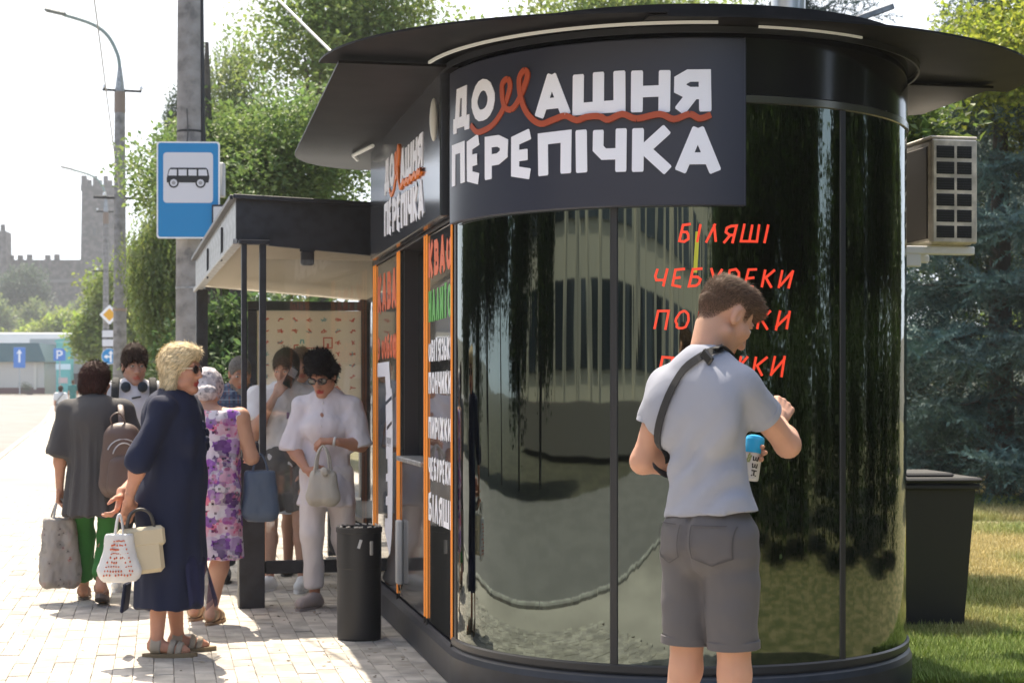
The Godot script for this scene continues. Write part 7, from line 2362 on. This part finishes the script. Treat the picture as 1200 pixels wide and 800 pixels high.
# ---- the person in the white tee shirt, phone at the face
func person_phone() -> void:
	var foot := W(-1.60, 0, 12.0)
	var t := thing("person", "person in white tee shirt and grey shorts holding a phone to the face", "person", foot, deg_to_rad(-4.0))
	var J := joints(1.68, {"head": Vector3(0.02, 1.545, 0.05), "shR": Vector3(-0.18, 1.35, 0), "elR": Vector3(-0.19, 1.10, 0.13), "wrR": Vector3(-0.03, 1.36, 0.20), "elL": Vector3(0.23, 1.08, 0.0), "wrL": Vector3(0.2, 0.86, 0.1), "kneeL": Vector3(0.12, 0.48, 0.01), "ankleL": Vector3(0.125, 0.085, -0.02), "toeL": Vector3(0.13, 0.03, 0.15), "ankleR": Vector3(-0.115, 0.085, -0.02), "toeR": Vector3(-0.16, 0.03, 0.14), "kneeR": Vector3(-0.11, 0.48, 0.01)})
	var T := skin_body(t, J, {"skin": Color(0.48, 0.28, 0.20), "limb": 1.12, "girth": 1.05, "head_turn": Basis(Vector3.UP, -0.25) * Basis(Vector3.RIGHT, 0.22), "handR": {"along": Vector3(0.55, 0.75, 0.1), "palm": Vector3(0.3, 0.0, -0.9), "curls": [0.35, 0.4, 0.45, 0.5]}})
	hair(short_hair(T, 0.026, 0.02), T, t, Color(0.075, 0.055, 0.042), 0.007, 2000, 0.03, func(q: Vector3) -> Vector3: return Vector3(q.x * 3.0, -0.5, q.z * 2.0 + 0.1).normalized(), 18)
	var f := torso_cloth(J, 1.06, 0.035, 0.875, 0.68, 0.085)
	cloth("tee_shirt", t, f, fabric(0.66, 0.66, 0.69), 0.014, folds(0.018, 5.0, 5.0, 11))
	var pr := MB.new()
	for i in 4:
		var p := f.march(Vector3(0.05 + i * 0.028, 1.23, 0.5), Vector3.FORWARD, 0.004)
		pr.box(p, Vector3(0.018, 0.045, 0.004), 0.001)
	obj("shirt_print", pr, mat(0.20, 0.10, 0.22, 0.8), t)
	cloth("shorts", t, leg_cloth(J, 1.08, 0.03, 0.80, 0.10, 0.09), fabric(0.085, 0.083, 0.088), 0.014, folds(0.014, 6.0, 5.0, 4))
	shoes(t, J, M.white, M.white)
	var g := Transform3D(Basis(Vector3.UP, deg_to_rad(-4.0)), foot)
	var ph := thing("phone", "dark phone held against the face of the person in the white tee shirt", "phone", g * Vector3(0.085, 1.50, 0.205), 0.7)
	ph.rotation.z = -0.5
	obj("case", MB.new().box(Vector3.ZERO, Vector3(0.075, 0.15, 0.010), 0.004), M.ink, ph)
	obj("back_trim", MB.new().box(Vector3(0, 0.03, 0.006), Vector3(0.06, 0.06, 0.003), 0.001), mat(0.4, 0.4, 0.42, 0.3), ph)

# ---- the woman in the white blouse
func woman_blouse() -> void:
	var turn := deg_to_rad(-8.0)
	var foot := W(-1.20, 0, 11.05)
	var t := thing("person", "woman with short black hair and sunglasses in a white blouse and pale trousers", "person", foot, turn)
	var J := joints(1.64, {"head": Vector3(-0.01, 1.495, 0.07), "neck": Vector3(0, 1.36, 0.0), "shL": Vector3(0.165, 1.30, 0), "shR": Vector3(-0.165, 1.30, 0), "elR": Vector3(-0.215, 1.03, 0.04), "wrR": Vector3(-0.085, 0.90, 0.19), "elL": Vector3(0.235, 1.05, 0.03), "wrL": Vector3(0.11, 1.08, 0.22), "kneeR": Vector3(-0.085, 0.47, 0.06), "ankleR": Vector3(-0.075, 0.085, 0.02), "toeR": Vector3(-0.12, 0.03, 0.19), "kneeL": Vector3(0.10, 0.45, -0.05), "ankleL": Vector3(0.10, 0.11, -0.28), "toeL": Vector3(0.12, 0.035, -0.12)})
	var T := skin_body(t, J, {"skin": Color(0.46, 0.25, 0.17), "head_turn": Basis(Vector3.UP, -0.18) * Basis(Vector3.RIGHT, 0.42), "lipstick": true, "hide_eyes": true, "head_cell": 0.0055, "handR": {"along": Vector3(0.75, -0.4, 0.4), "palm": Vector3(0.1, 0.2, -0.95), "curls": [0.25, 0.3, 0.35, 0.4]}, "handL": {"along": Vector3(-0.85, 0.05, 0.2), "palm": Vector3(0.0, -0.9, -0.3), "curls": [0.75, 0.8, 0.85, 0.9]}})
	var black := mat(0.012, 0.012, 0.013, 0.15)
	glasses(T, t, M.lens, black, 0.034, 0.024)
	var f := short_hair(T, 0.035, 0.018)
	f.k = 0.02
	f.k = 0.03
	f.ell(T * Vector3(-0.012, 0.125, 0.01), Vector3(0.080, 0.055, 0.085), T.basis)
	for e in [[-0.06, 0.11, 0.03], [0.05, 0.12, 0.02], [-0.02, 0.145, 0.05], [0.085, 0.05, -0.02], [-0.088, 0.05, -0.01], [0.02, 0.10, 0.085]]:
		f.ell(T * Vector3(e[0], e[1], e[2]), Vector3(0.034, 0.034, 0.034))
	hair(f, T, t, Color(0.012, 0.011, 0.012), 0.007, 2400, 0.03, func(q: Vector3) -> Vector3: return Vector3(q.x * 5.0 + 0.1, 0.5 if q.y > 0.08 else -0.5, q.z * 3.0).normalized(), 21)
	var d := torso_cloth(J, 0.92, 0.022, 0.66, 0.98, 0.062, 0.195, 0.74)
	d.k = 0.05
	d.ell(Vector3(0, 1.16, 0.08), Vector3(0.14, 0.085, 0.07))
	for s in ["L", "R"]:
		var sh: Vector3 = J["sh" + s]
		var el: Vector3 = J["el" + s]
		d.cap(sh.lerp(el, 0.4), el + (el - sh).normalized() * 0.015, 0.060, 0.076, 1)
	var bm := fabric(0.66, 0.635, 0.67, 26.0, 0.25)
	cloth("blouse", t, d, bm, 0.012, folds(0.018, 5.5, 2.8, 15))
	var bt := MB.new()
	for i in 7:
		var p := d.march(Vector3(0.0, 1.325 - i * 0.05, 0.5), Vector3.FORWARD, 0.004)
		bt.ellipsoid(p, Vector3(0.008, 0.008, 0.005), Basis.IDENTITY, 10, 6)
	obj("buttons", bt, mat(0.7, 0.68, 0.7, 0.4), t)
	obj("keyhole", MB.new().ellipsoid(d.march(Vector3(0, 1.235, 0.5), Vector3.FORWARD, 0.001), Vector3(0.014, 0.028, 0.006), Basis.IDENTITY, 12, 8), mat(0.36, 0.19, 0.13, 0.6), t)
	cloth("trousers", t, leg_cloth(J, 0.92, 0.016, 1.88, 0.074, 0.062), fabric(0.68, 0.65, 0.65), 0.013, folds(0.009, 6.0, 4.0, 12))
	shoes(t, J, fabric(0.42, 0.36, 0.34), mat(0.35, 0.30, 0.28, 0.8))
	var g := Transform3D(Basis(Vector3.UP, turn), foot)
	obj("bracelet", MB.new().lathe([Vector2(0.031, -0.008), Vector2(0.036, 0), Vector2(0.031, 0.008)], 18, J.wrL, Basis(Vector3.BACK, 1.4)), mat(0.6, 0.58, 0.55, 0.4), t)
	var hm := fabric(0.46, 0.44, 0.38, 10.0, 0.15, 0.5)
	var hb := thing("handbag", "pale cream bucket handbag held in front of the white blouse", "bag", g * Vector3(0.045, 1.055, 0.275), turn)
	var bf := Field.new()
	bf.k = 0.03
	bf.cap(Vector3(-0.035, -0.20, 0), Vector3(-0.045, -0.32, 0), 0.055, 0.066, 0, 0.9)
	bf.cap(Vector3(0.035, -0.20, 0), Vector3(0.045, -0.32, 0), 0.055, 0.066, 0, 0.9)
	bf.planes.append([Vector3(0, -0.395, 0), Vector3.DOWN])
	bf.planes.append([Vector3(0, -0.155, 0), Vector3.UP])
	cloth("bag_body", hb, bf, hm, 0.009, folds(0.005, 8.0, 6.0, 17))
	for z in [-0.035, 0.04]:
		obj("handle", MB.new().tube(spline([Vector3(-0.05, -0.19, z), Vector3(-0.035, -0.06, z * 0.6), Vector3(0.0, 0.0, 0.0), Vector3(0.035, -0.06, z * 0.6), Vector3(0.05, -0.19, z)], 5), [0.009], 8, 0.7), hm, hb)
	obj("scarf_knot", MB.new().ellipsoid(Vector3(0.025, -0.16, 0.06), Vector3(0.025, 0.03, 0.02), Basis(Vector3.BACK, 0.5)), hm, hb)

# ---- someone standing further back
func person_behind() -> void:
	var foot := W(-1.62, 0, 13.1)
	var t := thing("person", "light haired person in pale blue standing behind the one with the phone", "person", foot, deg_to_rad(10.0))
	var J := joints(1.72, {"head": Vector3(0.0, 1.59, 0.03)})
	var T := skin_body(t, J, {"cell": 0.018, "head_cell": 0.008})
	hair(short_hair(T, 0.02, 0.018), T, t, Color(0.17, 0.12, 0.075), 0.008, 1200, 0.03, combed(0.3), 25)
	cloth("shirt", t, torso_cloth(J, 1.0, 0.03, 0.85, 0.8, 0.08), fabric(0.38, 0.44, 0.56), 0.016, folds(0.008, 4.0, 4.0, 21))
	var sk := Field.new()
	sk.k = 0.03
	sk.cap(J.waist, J.pelvis, 0.14, 0.16, 2, 0.8)
	sk.cap(J.pelvis, Vector3(0, 0.47, 0), 0.16, 0.21, 1, 0.85)
	cloth("skirt", t, sk, fabric(0.40, 0.47, 0.60), 0.016, folds(0.012, 6.0, 2.0, 22))
	shoes(t, J, fabric(0.10, 0.05, 0.035), M.ink)
	obj("bag_strap", MB.new().tube(spline([Vector3(0.13, 1.43, -0.05), Vector3(0.12, 1.46, 0.02), Vector3(0.10, 1.36, 0.125), Vector3(0.17, 1.1, 0.13)], 4), [0.014], 6, 0.4), M.ink, t)

func far_people() -> void:
	var e := [
		["bushy haired woman in white top and dark shorts far down the pavement", -17.1, 64.6, 1.62, Color(0.6, 0.6, 0.6), Color(0.055, 0.075, 0.10), 0.52, Color(0.04, 0.025, 0.02), true],
		["person in a long teal dress far down the pavement", -24.2, 94.0, 1.80, Color(0.03, 0.15, 0.14), Color(0.03, 0.15, 0.14), 0.3, Color(0.09, 0.05, 0.03), false],
		["person in a grey shirt far down the pavement beside the teal dress", -22.8, 92.0, 1.75, Color(0.30, 0.31, 0.36), Color(0.08, 0.09, 0.12), 0.8, Color(0.06, 0.04, 0.03), false]]
	for q in e:
		var foot := W(q[1], rise(q[2]), q[2])
		var t := thing("person", q[0], "person", foot, PI + 0.15, "people far down the pavement")
		var J := joints(q[3], {})
		var T := skin_body(t, J, {"cell": 0.022, "head_cell": 0.014, "hand_cell": 0.011, "hide_eyes": true})
		var f := short_hair(T, 0.03 if q[8] else 0.015, 0.05 if q[8] else 0.015)
		hair(f, T, t, q[7], 0.014, 500, 0.04, combed(0.2), 31)
		cloth("top", t, torso_cloth(J, 1.0, 0.035, 0.85 if q[2] < 80 else 0.9, 0.8, 0.085), fabric(q[4].r, q[4].g, q[4].b), 0.022)
		var sk := Field.new()
		sk.k = 0.03
		if q[6] < 0.6:
			sk.cap(J.waist, J.pelvis, 0.15, 0.17, 2, 0.8)
			sk.cap(J.pelvis, Vector3(0, q[6], 0), 0.17, 0.20 if q[2] < 80 else 0.24, 1, 0.85)
		else:
			sk = leg_cloth(J, 1.0, 0.03, 1.9, 0.08, 0.07)
		cloth("lower_garment", t, sk, fabric(q[5].r, q[5].g, q[5].b), 0.022)
		shoes(t, J, M.white if q[2] < 80 else M.ink, M.ink)
		if q[8]:
			obj("bag_strap", MB.new().tube([Vector3(-0.12, 1.38, -0.14), Vector3(0.1, 1.1, -0.17), Vector3(0.2, 0.92, -0.1)], [0.014], 6), M.ink, t)
